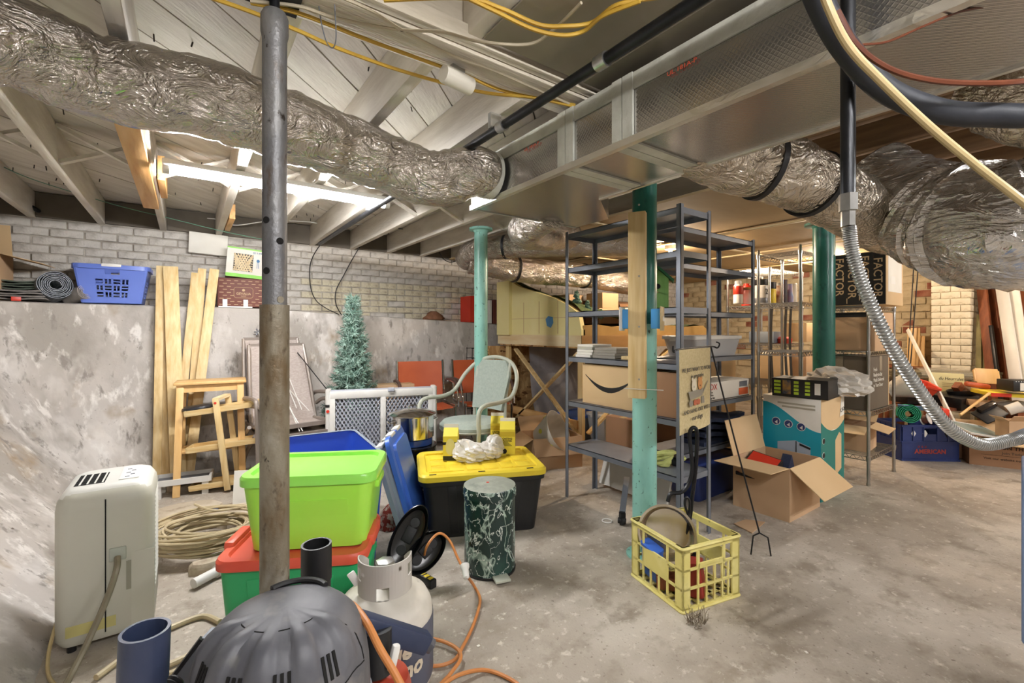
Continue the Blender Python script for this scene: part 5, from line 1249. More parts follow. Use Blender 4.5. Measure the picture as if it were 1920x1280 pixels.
p = WZ(846, 860, ZY); gable('yellow gable carton with an oval label, standing alone at the left of the lid', p, R(-35), 1)
p = WZ(952, 848, ZY); gable('yellow casting plaster carton, front one of the pair on the lid', p, R(-38), 2, .1, .165)
p = WZ(937, 836, ZY); gable('yellow casting plaster carton, rear one of the pair on the lid', p + V((.0, .03, 0)), R(-38), 2, .09, .165)
def pbag(label, p, sc_, seed, rz, group='white plastic bags on the yellow lid'):
    rr = random.Random(seed); t = thing('plastic_bag', label, 'bag', p, rz, group)
    q = MB(); bmesh.ops.create_icosphere(q.bm, subdivisions=4, radius=1)
    ph = [rr.uniform(0, 6.3) for _ in range(9)]
    for v in q.bm.verts:
        n_ = v.co.normalized(); cr_ = abs(math.sin(5 * n_.x + 3 * n_.y + ph[0])) * .22 + abs(math.sin(7 * n_.y - 4 * n_.z + ph[1])) * .2 + abs(math.sin(9 * n_.z + 6 * n_.x + ph[2])) * .14 + rr.uniform(-.03, .03)
        k = .78 + cr_; v.co = V((n_.x * .105 * k, n_.y * .07 * k, max(n_.z * .055 * k + .045, 0) + (.05 * max(0, n_.x * math.cos(ph[3]) + n_.z - .9) * 2)))
        v.co *= sc_
    q.out('bag_film', M_bagp, t, 25)
    MB().loft([[V((sc_ * s_ * .07 * math.cos(2 * PI * k / 12), sc_ * s_ * .045 * math.sin(2 * PI * k / 12), z * sc_ + .004)) for k in range(12)] for s_, z in ((.8, 0), (1, .02), (.6, .045), (.1, .05))]).out('powder', mk('plaster_powder', 'e0d7b0', 'd4c99c', 9, .9), t)
    return t
pbag('white plastic bag of powder, left of the two on the yellow lid', WZ(884, 862, ZY), 1.0, 3, R(-20))
pbag('white plastic bag of powder against the front plaster carton', WZ(919, 856, ZY), .95, 5, R(30))

# ------------------------------------------------------------ pot on black drum, marble can
t = thing('fryer_drum', 'black enamel kettle drum carrying the steel stock pot', 'drum', (1.33, 3.09, 0))
MB().lathe([(.15, .0), (.165, .01), (.165, .36), (.172, .365), (.172, .375), (.15, .378)], 32).out('drum_body', mk('black_enamel', '15161a', '202228', 4, .2), t)
for z in (.09, .2): MB().tube([V((.167 * math.cos(a), .167 * math.sin(a), z)) for a in [2 * PI * k / 32 for k in range(32)]], .003, 5, closed=True).out('band', M_alu, t)
t = thing('stock_pot', 'stainless steel stock pot with lid on the black drum', 'pot', (1.33, 3.09, .379))
MB().lathe([(.13, 0), (.14, .004), (.14, .045)], 36).out('blue_trivet', mk('blue_enamel', '22438c', '2a4d9a', 4, .2), t)
MB().lathe([(.138, .046), (.15, .055), (.15, .205), (.158, .208), (.156, .212), (.146, .21), (.146, .06)], 40).out('pot_body', M_chrome, t)
MB().lathe([(.165, .212), (.168, .217), (.13, .235), (.06, .25), (.0, .254)], 36).out('lid', M_chrome, t)
MB().tube(spl([(-.03, 0, .25), (-.025, 0, .275), (.025, 0, .275), (.03, 0, .25)], 5), .005, 6).out('lid_handle', M_chrome, t)
for s_ in (-1, 1): MB().tube(spl([(s_ * .148, -.04, .17), (s_ * .18, -.03, .172), (s_ * .18, .03, .172), (s_ * .148, .04, .17)], 5), .006, 8).out('side_handle', M_chrome, t)
t = thing('trash_can', 'round green marble-pattern pedal trash can with dusty lid', 'trash can', (1.247, 1.936, 0), R(-30))
MB().lathe([(.12, 0), (.126, .004), (.128, .02), (.128, .37)], 40).out('can_body', M_marble, t)
MB().lathe([(.126, .371), (.134, .372), (.135, .41), (.13, .42), (.09, .428), (.0, .432)], 40).out('lid_rim', M_marble, t)
MB().lathe([(.13, .4205), (.09, .4295), (.0, .4335)], 40, cap=False).out('lid_top', M_dusty, t)
MB().lathe([(.121, .0), (.131, .001), (.131, .012)], 40).out('base_ring', M_black, t)
MB().box((.05, -.145, .018), (.075, .06, .012), (0, 0, R(15)), .003).out('pedal', M_sage, t)
disc(MB(), (-.01, -.01, .433), (0, 0, 1), .008, .001).out('red_mark', M_red, t)

# ------------------------------------------------------------ black oval rubber feet, level, rug, cord
def oval(label, c, a, b, nrm):
    c, a, b = V(c), V(a), V(b); u = (b - a); ln = u.length / 2; u.normalize(); nn = V(nrm); nn = (nn - u * nn.dot(u)).normalized(); s2 = u.cross(nn)
    t = thing('rubber_overshoe', label, 'overshoe', c, 0, 'black rubber overshoes'); t.matrix_world = Matrix.Translation(c) @ Matrix((s2, u, nn)).transposed().to_4x4()
    def rg(s_, z): return [V((s_ * .068 * math.cos(k_), s_ * ln * math.sin(k_), z)) for k_ in [2 * PI * k / 32 for k in range(32)]]
    MB().loft([rg(.8, -.05), rg(.93, -.03), rg(1.0, .0), rg(1.04, .004), rg(1.0, .008), rg(.95, .0), rg(.86, -.025), rg(.7, -.032)]).out('shell', mk('gloss_black', '0c0d0e', None, rough=.25), t)
    for y in (-ln * .45, ln * .45): disc(MB(), (0, y, -.028), (0, 0, 1), .022, .003).out('stud', M_rubber, t)
    MB().box((0, ln * .05, -.03), (.05, ln * .5, .012), None, .004).out('tread_bar', M_rubber, t)
    return t
oval('upper black rubber overshoe leaning by the teal lid', W(765, 1005, 2.12), W(738, 1062, 2.08), W(796, 948, 2.2), (-.3, -.75, .45))
oval('lower black rubber overshoe on the floor left of the trash can', W(798, 1035, 2.12), W(768, 1072, 2.1), W(832, 1002, 2.2), (.2, -.7, .6))
p = WZ(795, 1085, .02); t = thing('spirit_level', 'yellow and black tool with raised lettering on the floor', 'tool', (p.x, p.y, 0), R(12))
MB().box((0, 0, .022), (.035, .15, .04), None, .005).out('tool_body', M_black, t)
for k in range(3): MB().box((0, -.05 + .03 * k, .0425), (.024, .02, .002), None, .001).out('yellow_block', M_yel, t)
MB().box((.012, .09, .02), (.05, .05, .036), None, .005).out('end_grip', M_yel, t)
p = WZ(738, 978, .03); t = thing('fringed_cloth', 'red and white fringed cloth bundled behind the green tote', 'cloth', (p.x, p.y, 0))
MB().loft([[V((.09 * s_ * (1 + .1 * math.sin(5 * a)) * math.cos(a), .06 * s_ * math.sin(a), z)) for a in [2 * PI * k / 20 for k in range(20)]] for s_, z in ((1, 0), (1.05, .04), (.8, .1), (.4, .14))]).out('cloth_folds', mk('red_weave', '8f3a2c', 'c9b9a5', 40, .95, lo=.45, hi=.55), t)
cable('extension_cord', 'orange extension cord looping up by the trash can with a white plug', [WZ(793, 1060, .05), W(800, 1025, 2.1), W(822, 1000, 2.15), W(842, 1012, 2.15), W(858, 1045, 2.1), W(868, 1065, 2.05)], .006, M_cord, 'cord', seg=8)
t = thing('plug', 'white plug end on the orange cord beside the trash can', 'plug', W(873, 1072, 2.02), 0, rot=(R(-55), 0, R(-20)))
MB().lathe([(.008, -.03), (.014, -.025), (.015, .01), (.02, .02), (.021, .032)], 14).out('plug_body', M_white, t)
disc(MB(), (0, 0, .033), (0, 0, 1), .018, .002).out('plug_face', M_grey, t)
cable('extension_cord', 'orange extension cord running from the plug across the floor to the propane tank', [W(876, 1080, 2.0), WZ(890, 1100, .012), WZ(900, 1125, .01), WZ(888, 1170, .01), WZ(866, 1215, .01), WZ(850, 1238, .01), WZ(815, 1248, .01), WZ(770, 1240, .01)], .0065, M_cord, 'cord', seg=8)
cable('extension_cord', 'orange extension cord looping on the near floor right of the propane tank', [WZ(770, 1200, .012), WZ(815, 1198, .02), WZ(852, 1212, .022), WZ(864, 1232, .022), WZ(845, 1262, .012), WZ(820, 1290, .01), WZ(860, 1265, .022), WZ(910, 1256, .01), WZ(960, 1275, .01), WZ(1000, 1310, .01)], .0065, M_cord, 'cord', seg=8)

# ------------------------------------------------------------ propane tank
t = thing('propane_tank', 'white propane tank with open collar and dark wrap label behind the shop vacuum', 'tank', (.533, 1.463, 0), R(-35))
MB().lathe([(.1, .02), (.13, .03), (.152, .06), (.154, .09), (.154, .27), (.15, .295), (.135, .325), (.1, .35), (.05, .362), (.0, .364)], 40).out('tank_body', M_tank, t)
MB().lathe([(.156, .075), (.1565, .08), (.1565, .262), (.155, .266)], 40, cap=False).out('wrap_label', M_label, t)
MB().lathe([(.1, 0), (.104, 0), (.104, .03), (.1, .03)], 32, cap=False).out('foot_ring', M_tank, t)
q = MB(); th0, th1 = R(-215), R(55); N = 40
def cf_(u, v, w_):
    a = th0 + (th1 - th0) * u; r_ = .086 - w_ + .0 * v; zt = .118 * (1 - .35 * max(0, (abs(u - .5) - .3) / .2) ** 2)
    return V((r_ * math.cos(a), r_ * math.sin(a), .345 + v * zt))
holes = [(.22, .30, .5, .8), (.46, .56, .12, .45), (.72, .8, .5, .8)]
for i in range(N):
    for j in range(12):
        u0, u1, v0, v1 = i / N, (i + 1) / N, j / 12, (j + 1) / 12
        if any(a <= (u0 + u1) / 2 <= b and c <= (v0 + v1) / 2 <= d for a, b, c, d in holes): continue
        q.patch(cf_, u0, u1, v0, v1, .004)
bmesh.ops.remove_doubles(q.bm, verts=q.bm.verts, dist=.0002); q.out('collar', M_tankc, t, 50)
MB().lathe([(.022, .36), (.022, .385), (.014, .39), (.014, .41), (.011, .412), (.011, .425)], 20).out('valve', mk('brass', 'b08d52', None, rough=.35, metal=.9), t)
MB().lathe([(.03, .426), (.034, .43), (.03, .44), (.012, .444)], 6).out('valve_knob', M_alu, t)
MB().box((-.09, -.035, .4), (.05, .008, .025), (0, R(60), R(20)), .004).out('hang_tag', M_white, t)
def wrap_text(s, size, z, r_, a0):
    o = text(s, size, mk('label_print', 'd9cdb6', None), t, (0, 0, 0), (0, 0, 0), bold=.0025, shear=.15)
    o.data = o.data.copy()
    for v in o.data.vertices:
        a = R(a0) + v.co.x / r_; zz = z + v.co.y; rr_ = r_ + v.co.z
        v.co = (rr_ * math.cos(a), rr_ * math.sin(a), zz + .12 * v.co.x * 0)
    return o
wrap_text('Blue', .07, .225, .158, -68); wrap_text('Rhino', .07, .165, .158, -60)

# ------------------------------------------------------------ shop vacuum, wands, nozzle
vc = thing('shop_vacuum', 'dusty dark shop vacuum with ribbed dome head and slots in the foreground', 'vacuum', (.165, 1.03, 0), R(-28)); vc.scale = (.94, .94, .965)
MB().lathe([(.14, .08), (.155, .09), (.165, .32), (.17, .36)], 36).out('drum', M_redl if 0 else mk('vac_red', 'a8412e', 'b54c38', 4, .4), vc)
for k in range(4):
    a = R(45 + 90 * k); MB().bar((.12 * math.cos(a), .12 * math.sin(a), .085), (.17 * math.cos(a), .17 * math.sin(a), .05), .05, .03).out('caster_arm', M_black, vc)
    MB().cyl((.17 * math.cos(a) - .012, .17 * math.sin(a), .026), (.17 * math.cos(a) + .012, .17 * math.sin(a), .026), .026, seg=16).out('caster', M_rubber, vc)
def vr(s_, z, fl_=0):
    return [V((.178 * s_ * math.cos(a), (.168 * s_) * math.sin(a), z)) for a in [2 * PI * k / 56 for k in range(56)]]
MB().loft([vr(.98, .355), vr(1.04, .365), vr(1.05, .40), vr(1.03, .44)]).out('head_skirt', M_vac, vc)
RIDGE = (-154, -122, -90, -58, -26)
def vrr(s_, z, k_):
    o = []
    for k in range(144):
        a = 2 * PI * k / 144; dg = (math.degrees(a) + 180) % 360 - 180
        h_ = max([0] + [1 - (abs(dg - c) / 9.5) ** 4 for c in RIDGE if abs(dg - c) < 9.5])
        q_ = s_ * (1 + k_ * h_); o.append(V((.178 * q_ * math.cos(a), .168 * q_ * math.sin(a), z + k_ * h_ * .12)))
    return o
MB().loft([vrr(1.0, .44, 0), vrr(1.0, .47, 0), vrr(.985, .52, 0), vrr(.955, .555, 0), vrr(.94, .57, .035), vrr(.85, .612, .06), vrr(.76, .63, .07), vrr(.68, .642, .07), vrr(.55, .65, .05), vrr(.42, .655, 0), vrr(.1, .658, 0)]).out('dome', M_vac, vc, 50)
def dome_pt(a, z):
    tab = ((.44, 1.0), (.47, 1.0), (.52, .985), (.57, .94), (.612, .85), (.642, .68), (.655, .42), (.658, .1))
    for (za, sa), (zb, sb) in zip(tab, tab[1:]):
        if za <= z <= zb: s_ = sa + (sb - sa) * (z - za) / (zb - za); break
    return V((.178 * s_ * math.cos(a), .168 * s_ * math.sin(a), z))
for ad in (-138, -106, -74, -42):
    for j in (-1, 0, 1):
        a = R(ad + j * 4.5); p0, p1 = dome_pt(a, .566), dome_pt(a, .61)
        MB().bar(p0, p1, .0062, .006, (math.cos(a), math.sin(a), 0)).out('vent_slot', M_dark, vc)
MB().tube([dome_pt(R(a_), z_) for a_, z_ in [(-172, .545), (-171, .57), (-170, .6), (-166, .625), (-158, .642)] + [(-150 + 10 * k, .652) for k in range(13)] + [(-22, .642), (-14, .625), (-10, .6), (-9, .57), (-8, .545)]], .0018, 5).out('seam_line', M_dark, vc)
MB().tube([dome_pt(R(-172 + 164 * k / 30), .545 + .004 * math.sin(k * 1.2)) for k in range(31)], .0018, 5).out('seam_line', M_dark, vc)
MB().box((.0, -.168, .5), (.12, .03, .04), (R(-20), 0, 0), .012).out('handle_recess', M_dark, vc)
MB().tube(spl([(.05, -.17, .44), (.08, -.2, .43), (.12, -.17, .43)], 6), .011, 8).out('carry_handle', M_greytote, vc)
MB().tube([V((.07 * math.cos(a), .06 + .06 * math.sin(a), .648)) for a in [R(30 + 120 * k / 16) for k in range(17)]], .007, 8).out('power_dial', M_black, vc)
MB().cyl((.17, .02, .26), (.23, .06, .25), .042, seg=20).out('hose_port', M_black, vc)
arm = thing('tool_holder', 'dark navy plastic vacuum nozzle lying across in front of the propane tank', 'nozzle')
pa, pb = W(668, 1165, 1.12), W(800, 1205, 1.22)
MB().bar(pa, pb, .045, .05, (0, 0, 1), .008).out('nozzle_arm', M_navy, arm)
MB().bar(pb, W(812, 1214, 1.22), .03, .03, (0, 0, 1), .006).out('nozzle_tip', M_vac, arm)
MB().cyl(W(705, 1180, 1.13), W(705, 1262, 1.11), .038, seg=20).out('nozzle_neck', M_black, arm)
t = thing('red_canister', 'red plastic canister with a white latch below the navy nozzle', 'canister', (W(712, 1290, 1.14).x, W(712, 1290, 1.14).y, 0))
MB().lathe([(.07, 0), (.075, .01), (.078, .3), (.07, .33), (.04, .34)], 28).out('canister_body', MATS['vac_red'], t)
p = W(738, 1232, 1.1) - t.location; MB().box(p, (.02, .018, .06), (0, R(15), 0), .006).out('white_latch', M_white, t)
def wand(label, x, y, zt, mat, lean_=(0, 0)):
    t = thing('vacuum_wand', label, 'vacuum tube', (x, y, 0), 0, 'upright vacuum tubes', (lean_[0], lean_[1], 0))
    MB().lathe([(.037, 0), (.037, zt - .1)], 28, cap=False).out('lower_tube', mat, t)
    MB().lathe([(.037, zt - .1), (.0395, zt - .098), (.0395, zt), (.034, zt), (.034, .01), (.0345, 0)], 28, cap=False).out('tube_end', mat, t)
wand('upright black vacuum tube with open end beside the jack post', .292, 1.335, .61, M_black)
wand('upright navy vacuum tube with open end left of the shop vacuum', -.085, 1.1, .635, M_navy, (0, R(2)))
t = thing('floor_nozzle', 'black flat vacuum floor nozzle with ribbed hose between tube and shop vacuum', 'nozzle')
a, b = W(378, 1196, 1.0), W(300, 1300, .97)
MB().prism([a, a + V((.03, .0, -.012)), b + V((.05, 0, -.02)), b], V((.02, .035, -.002))).out('nozzle_head', M_grey, t)
MB().bar(a, b, .012, .008).out('nozzle_lip', M_black, t)
P = [W(330, 1275, .95).lerp(W(290, 1330, .9), k / 14) for k in range(15)]; MB().tube(P, [.021 if k % 2 else .018 for k in range(15)], 16).out('ribbed_hose', M_black, t)
cable('extension_cord', 'thick orange vacuum cord draped over the shop vacuum towards the viewer', [W(640, 1128, 1.1), W(662, 1135, 1.06), W(688, 1168, .98), W(712, 1215, .94), W(740, 1262, .92), W(765, 1310, .9)], .008, M_cord, 'cord', seg=10)

# ------------------------------------------------------------ milk crate and what it holds
cr = thing('milk_crate', 'yellow plastic milk crate with slotted sides on the near floor', 'crate', (1.9, 1.27, 0), R(-12))
Ls, Hc = .335, .278; th = .008
def cs(k):
    h = Ls / 2
    return {0: lambda u, v, w_: V((-h + w_, h - u * Ls, v * Hc)), 1: lambda u, v, w_: V((-h + u * Ls, -h + w_, v * Hc)), 2: lambda u, v, w_: V((h - w_, -h + u * Ls, v * Hc)), 3: lambda u, v, w_: V((h - u * Ls, h - w_, v * Hc))}[k]
for k in range(4):
    f = cs(k); q = MB()
    for v0, v1 in ((0, .07), (.33, .365), (.62, .655), (.9, 1)): q.patch(f, 0, 1, v0, v1, th)
    for u0, u1 in ((0, .13), (.87, 1)): q.patch(f, u0, u1, 0, 1, th * 1.02)
    if k in (0, 2):
        q.patch(f, .25, .72, .36, .63, th * .8)
        for u in (.25, .4, .56, .72): q.patch(f, u - .012, u + .012, .05, .36, th * .9)
        for u in (.25, .72): q.patch(f, u - .012, u + .012, .36, .92, th * .9)
    else:
        for u in (.27, .41, .55, .69, .8): q.patch(f, u - .012, u + .012, .05, .63, th * .9)
        for u in (.27, .72): q.patch(f, u - .02, u + .02, .6, .92, th * .9)
        q.patch(f, .27, .72, .65, .7, th)
    q.out('side_wall', M_crate, cr, 0)
q = MB()
for i in range(7):
    a = -Ls / 2 + .01 + (Ls - .02) * i / 6; q.b2(a - .008, a + .008, -Ls / 2 + .005, Ls / 2 - .005, .006, .014); q.b2(-Ls / 2 + .005, Ls / 2 - .005, a - .008, a + .008, .006, .014)
q.out('base_grid', M_crate, cr, 0)
rim = rrect(Ls + .006, Ls + .006, .012, Hc - .006); MB().tube(rim, .007, 6, closed=True).out('top_rim', M_crate, cr)
MB().tube(rrect(Ls + .004, Ls + .004, .012, .006), .007, 6, closed=True).out('base_rim', M_crate, cr)
t = thing('steel_pan', 'round stainless steel pan tipped on edge inside the yellow crate', 'pan', W(1250, 1000, 2.14), 0, rot=(R(80), R(6), R(-58)))
MB().lathe([(.0, -.07), (.105, -.065), (.118, -.05), (.125, .0), (.132, .002), (.132, .005), (.121, .004), (.113, -.046), (.1, -.06), (.0, -.064)], 40, cap=False).out('pan_bowl', mk('steel_warm', 'c2b8a5', 'd2cab8', 6, .22, .95), t)
for lb, c, s_, rt_, mt in (('blue plastic tub inside the yellow crate', (1.79, 1.36, .11), (.05, .1, .17), (R(10), R(-12), R(-10)), M_bluel), ('red tin inside the yellow crate', (1.84, 1.17, .1), (.07, .07, .15), (R(-8), 0, R(20)), mk('dark_red', '8c2a20', '9c342a', 5, .5)), ('dark metal can inside the yellow crate', (1.95, 1.28, .09), (.1, .08, .12), (0, R(10), R(30)), M_blackm), ('brown wooden block inside the yellow crate', (1.8, 1.27, .05), (.06, .12, .06), (0, 0, R(40)), M_brown)):
    tag(MB().loft([rrect(s_[0] * k, s_[1] * k, s_[0] * .2, z * s_[2]) for k, z in ((.85, -.5), (1, -.44), (1, .4), (1.06, .42), (1.06, .5), (.9, .5))]).out('crate_item', mt, loc=c, rot=rt_), lb, 'container', 'things in the yellow crate')
t = thing('iron_hook', 'bent black iron hanger standing up out of the yellow crate', 'hook')
MB().tube(spl([W(1268, 1060, 2.18), W(1290, 990, 2.17), W(1298, 930, 2.16), W(1304, 880, 2.15), W(1307, 830, 2.15), W(1306, 806, 2.15), W(1298, 802, 2.15), W(1293, 815, 2.15), W(1296, 850, 2.15), W(1298, 878, 2.15), W(1292, 905, 2.15), W(1278, 922, 2.15), W(1258, 925, 2.15), W(1252, 940, 2.15)], 7), .0095, 8).out('bent_rod', M_blackm, t)
MB().tube(spl([W(1290, 965, 2.13), W(1284, 945, 2.13), W(1287, 932, 2.13), W(1293, 940, 2.13), W(1292, 962, 2.13)], 6), .006, 6).out('ring', M_blackm, t)
t = thing('dry_weeds', 'tuft of dry grey weeds caught at the corner of the yellow crate', 'weeds', W(1305, 1150, 1.86))
rr = random.Random(4); q = MB()
for k in range(46):
    b = V((rr.uniform(-.04, .04), rr.uniform(-.03, .03), 0)); e_ = b + V((rr.uniform(-.03, .03), rr.uniform(-.03, .03), rr.uniform(.01, .06))); q.tube([b, (b + e_) / 2 + V((rr.uniform(-.01, .01),) * 3), e_], [.0016, .0013, .0006], 4)
q.out('stems', mk('dry_weed', '6b5e4e', '857864', 20, .9), t, 0, kind='stuff'); t.location.z = .002

# ------------------------------------------------------------ garden flag on stand
fl_ = thing('garden_flag', 'tan burlap garden flag with dogs in a wheelbarrow and lettering on a metal stand', 'flag')
TL, TR_ = V((1.864, 1.268, 1.105)), V((2.215, 1.325, 1.11)); hgt = .4
ax = (TR_ - TL); wdf = ax.length; ax.normalize(); nn = ax.cross(V((0, 0, 1))).normalized()
fl_.matrix_world = Matrix.Translation((TL + TR_) / 2) @ Matrix((ax, -nn, V((0, 0, 1)))).transposed().to_4x4()
MB().grid(lambda u, v: V(((u - .5) * wdf, .006 * math.sin(u * 7) * v, -hgt * v)), 12, 12, .002).out('cloth', M_burlap, fl_)
fy = -.009
text('WE JUST WANT TO WORK', .027, M_inkg, fl_, (0, fy, -.1), FY); text('in our garden', .027, M_inkg, fl_, (0, fy, -.132), FY, shear=.3)
text('AND HANG OUT WITH', .028, M_inkg, fl_, (0, fy, -.3), FY); text('our dogs', .034, M_inkg, fl_, (0, fy, -.335), FY, shear=.3)
def flat(pts, mat, nm): MB().prism([V((x, fy, z)) for x, z in pts], (0, .001, 0)).out(nm, mat, fl_, 0)
ell = lambda cx, cz, a, b: [(cx + a * math.cos(2 * PI * k / 16), cz + b * math.sin(2 * PI * k / 16)) for k in range(16)]
mw = mk('print_cream', 'd6cdb4', None); mo = mk('print_orange', 'c98a4c', None); mgr = mk('print_grey', '8d8676', None); mrd = mk('print_rust', 'b5603f', None)
flat(ell(-.035, -.178, .026, .032), mw, 'printed_dog'); flat(ell(.035, -.175, .025, .032), mo, 'printed_dog')
for x, mt in ((-.052, mw), (-.018, mw), (.018, mo), (.052, mo)): flat([(x - .009, -.155), (x + .009, -.155), (x, -.135)], mt, 'printed_ear')
for x in (-.035, .035): flat(ell(x, -.184, .006, .005), M_inkg, 'printed_nose')
flat([(-.1, -.205), (.075, -.2), (.06, -.235), (-.08, -.245)], mgr, 'printed_barrow'); flat([(.07, -.225), (.13, -.172), (.128, -.166), (.066, -.218)], mgr, 'printed_handle')
flat(ell(-.07, -.262, .022, .016), mgr, 'printed_wheel')
for x in (-.02, .015): flat(ell(x, -.262, .02, .015), mrd, 'printed_pumpkin')
flat([(.05, -.24), (.08, -.24), (.085, -.275), (.05, -.275)], mgr, 'printed_can')
st = thing('flag_stand', 'thin black metal stake stand holding the burlap flag', 'stand')
MB().tube(spl([W(1262, 648, 2.1), W(1263, 660, 2.1), TL + V((0, 0, .004)), TR_ + V((0, 0, .004)), W(1345, 652, 2.38), W(1349, 644, 2.38), W(1343, 641, 2.38)], 6), .0042, 6).out('hook_arm', M_blackm, st)
foot = W(1424, 1036, 2.42); foot.z = .12
MB().tube(spl([TR_ + V((.01, 0, .0)), TR_.lerp(foot, .5), foot], 5), .0042, 6).out('pole', M_blackm, st)
for dx in (-.03, .04): MB().tube([foot, foot + V((dx * .6, -dx * .8, -.02)), foot + V((dx, -dx, -.118))], .004, 6).out('prong', M_blackm, st)
tag(MB().tube([V((.03 * math.cos(a), .03 * math.sin(a), 0)) + WZ(1138, 976, .005) for a in [2 * PI * k / 24 for k in range(24)]], .0035, 6, closed=True).out('plastic_ring', M_white), 'small white plastic ring lying on the open floor', 'ring')
p = WZ(1410, 985, .006); tag(MB().prism([(-.1, -.05, 0), (.12, -.02, 0), (.06, .07, 0), (-.06, .08, 0)], (0, 0, .006)).out('cardboard_scrap', M_card, loc=(p.x, p.y, .001)), 'flat cardboard scrap on the floor behind the flag stand', 'scrap')
for k, (px, py, lb) in enumerate(((897, 1210, 'small white paper scrap near the orange cord'), (1512, 1222, 'small pale pink scrap on the near floor'))):
    p = WZ(px, py, .003); tag(MB().box((0, 0, 0), (.012, .009, .002), (0, 0, k)).out('paper_scrap', M_paper, loc=(p.x, p.y, .0025)), lb, 'scrap')
# ------------------------------------------------------------ cartons by the dark green post
bx = carton('carton', 'open plain carton with a drooping flap in front of the teal printed carton', (3.275, 1.475, 0), R(0), (.45, .36, .335), M_card, {'f': 128, 'l': 88, 'b': 15}, M_cardl, fl=.24)
t = thing('board_game', 'dark red and black box leaning inside the open plain carton', 'box', (3.2, 1.55, .2), 0, rot=(R(10), R(-25), 0))
MB().box((0, 0, .06), (.26, .2, .05), None, .003).out('carton_body', M_blk, t); MB().b2(-.12, .12, -.09, .09, .086, .088).out('print_panel', M_red, t)
tag(MB().prism([(-.06, 0, 0), (.07, 0, 0), (.02, 0, .12)], (0, .06, 0)).out('blue_tool', M_navy, loc=(3.36, 1.42, .22)), 'dark blue pointed tool poking out of the open plain carton', 'tool')
tb = thing('printed_carton', 'tall teal and white printed carton beside the dark green post', 'box', (3.79, 1.515, 0), R(0), 'cardboard cartons')
X0, X1, Y0, Y1, Hh = -.205, .205, -.195, .195, .71
MB().b2(X0, X1, Y0, Y1, 0, Hh, .003).out('carton_body', M_paper, tb)
wave = [(u, .55 + .09 * math.cos(u * 3.1)) for u in [k / 12 for k in range(13)]]
q = MB(); q.prism([(X0 - .001, Y1 - (Y1 - Y0) * u, z + .02) for u, z in wave] + [(X0 - .001, Y0, .0), (X0 - .001, Y1, .0)], (.0008, 0, 0)); q.out('teal_print', M_tealbox, tb, 0)
q = MB(); q.prism([(X0 + (X1 - X0) * u, Y0 - .001, .485 + .07 * (2 * u - 1) ** 2 - .02 * u) for u in [k / 12 for k in range(13)]] + [(X1, Y0 - .001, 0), (X0, Y0 - .001, 0)], (0, .0008, 0)); q.out('teal_print', M_tealdk, tb, 0)
MB().b2(X0, X1, Y0 - .0006, Y0, .48, Hh).out('plain_side', M_cardl, tb, 0)
for k in range(3):
    y = .1 - .085 * k; disc(MB(), (X0 - .002, y, .52 - .008 * k), (1, 0, 0), .029, .0006, 24).out('icon_ring', M_white, tb); disc(MB(), (X0 - .003, y, .52 - .008 * k), (1, 0, 0), .025, .0006, 24).out('icon', M_crateb, tb)
    q = MB(); q.prism([(X0 - .004, y + .01, .512 - .008 * k), (X0 - .004, y - .01, .53 - .008 * k), (X0 - .004, y - .01, .5 - .008 * k)], (.0006, 0, 0)); q.out('icon_mark', M_white, tb, 0)
    z = .42 - .1 * k; disc(MB(), (X0 + .04, Y0 - .002, z), (0, 1, 0), .022, .0006, 20).out('icon_ring', M_white, tb); disc(MB(), (X0 + .04, Y0 - .003, z), (0, 1, 0), .019, .0006, 20).out('icon', M_ink, tb)
pr = mk('print_appliance', 'b8c4d4', 'a5b2c4', 2, .5)
MB().prism([(X0 - .002, .09, .1), (X0 - .002, -.13, .1), (X0 - .002, -.13, .37), (X0 - .002, -.03, .4), (X0 - .002, .09, .37)], (.0006, 0, 0)).out('printed_appliance', pr, tb, 0)
MB().b2(X0 - .003, X0 - .002, -.04, -.034, .1, .395).out('print_seam', M_ink, tb, 0); MB().prism([(X0 - .0035, -.13, .35), (X0 - .0035, -.06, .37), (X0 - .0035, -.06, .385), (X0 - .0035, -.13, .365)], (.0006, 0, 0)).out('print_vent', M_ink, tb, 0)
for k in range(2): MB().b2(X0 - .0015, X0 - .001, -.16, .09 - .03 * k, .655 - .025 * k, .668 - .025 * k).out('print_line', mk('faint_print', 'b3ae9c', None), tb, 0)
MB().prism([(.04, Y0 - .002, .14), (.15, Y0 - .002, .18), (.15, Y0 - .002, .43), (.11, Y0 - .002, .45), (.04, Y0 - .002, .4)], (0, .0006, 0)).out('printed_appliance', M_cardl, tb, 0)
tg = MB().prism([(.12, Y0 - .003, .56), (.2, Y0 - .003, .57), (.2, Y0 - .003, .7), (.15, Y0 - .003, .71)], (0, .001, 0)).out('price_tag', M_paper, tb, 0)
text('LSO', .04, M_ink, tb, (.165, Y0 - .004, .61), (R(90), R(-12), 0))
# long dark tool box lying on it, with bag
wk = thing('tool_carton', 'open black and lime printed carton lying on the teal carton with dark rolls inside', 'box', (3.77, 1.475, .713), R(6)); wk.scale = (1, .88, 1)
q = MB(); q.b2(-.2, .14, -.2, -.196, 0, .13); q.b2(-.2, .14, .196, .2, 0, .13); q.b2(-.2, .14, -.2, .2, 0, .004); q.b2(-.2, -.196, -.2, .2, 0, .13); q.b2(-.2, .05, -.2, .2, .128, .132)
q.out('carton_body', M_blk, wk, 0)
for k, (y, wd) in enumerate(((.16, .05), (.02, .035), (-.06, .035))):
    for j in range(4): MB().b2(-.2015, -.2005, y - wd / 2, y + wd / 2, .02 + j * .026, .038 + j * .026).out('lime_mark', M_limeink, wk, 0)
MB().b2(-.2015, -.2005, .06, .12, .02, .12).out('picture_panel', mk('amber_print', 'b58a3e', '3c4a5c', 20, .5), wk, 0)
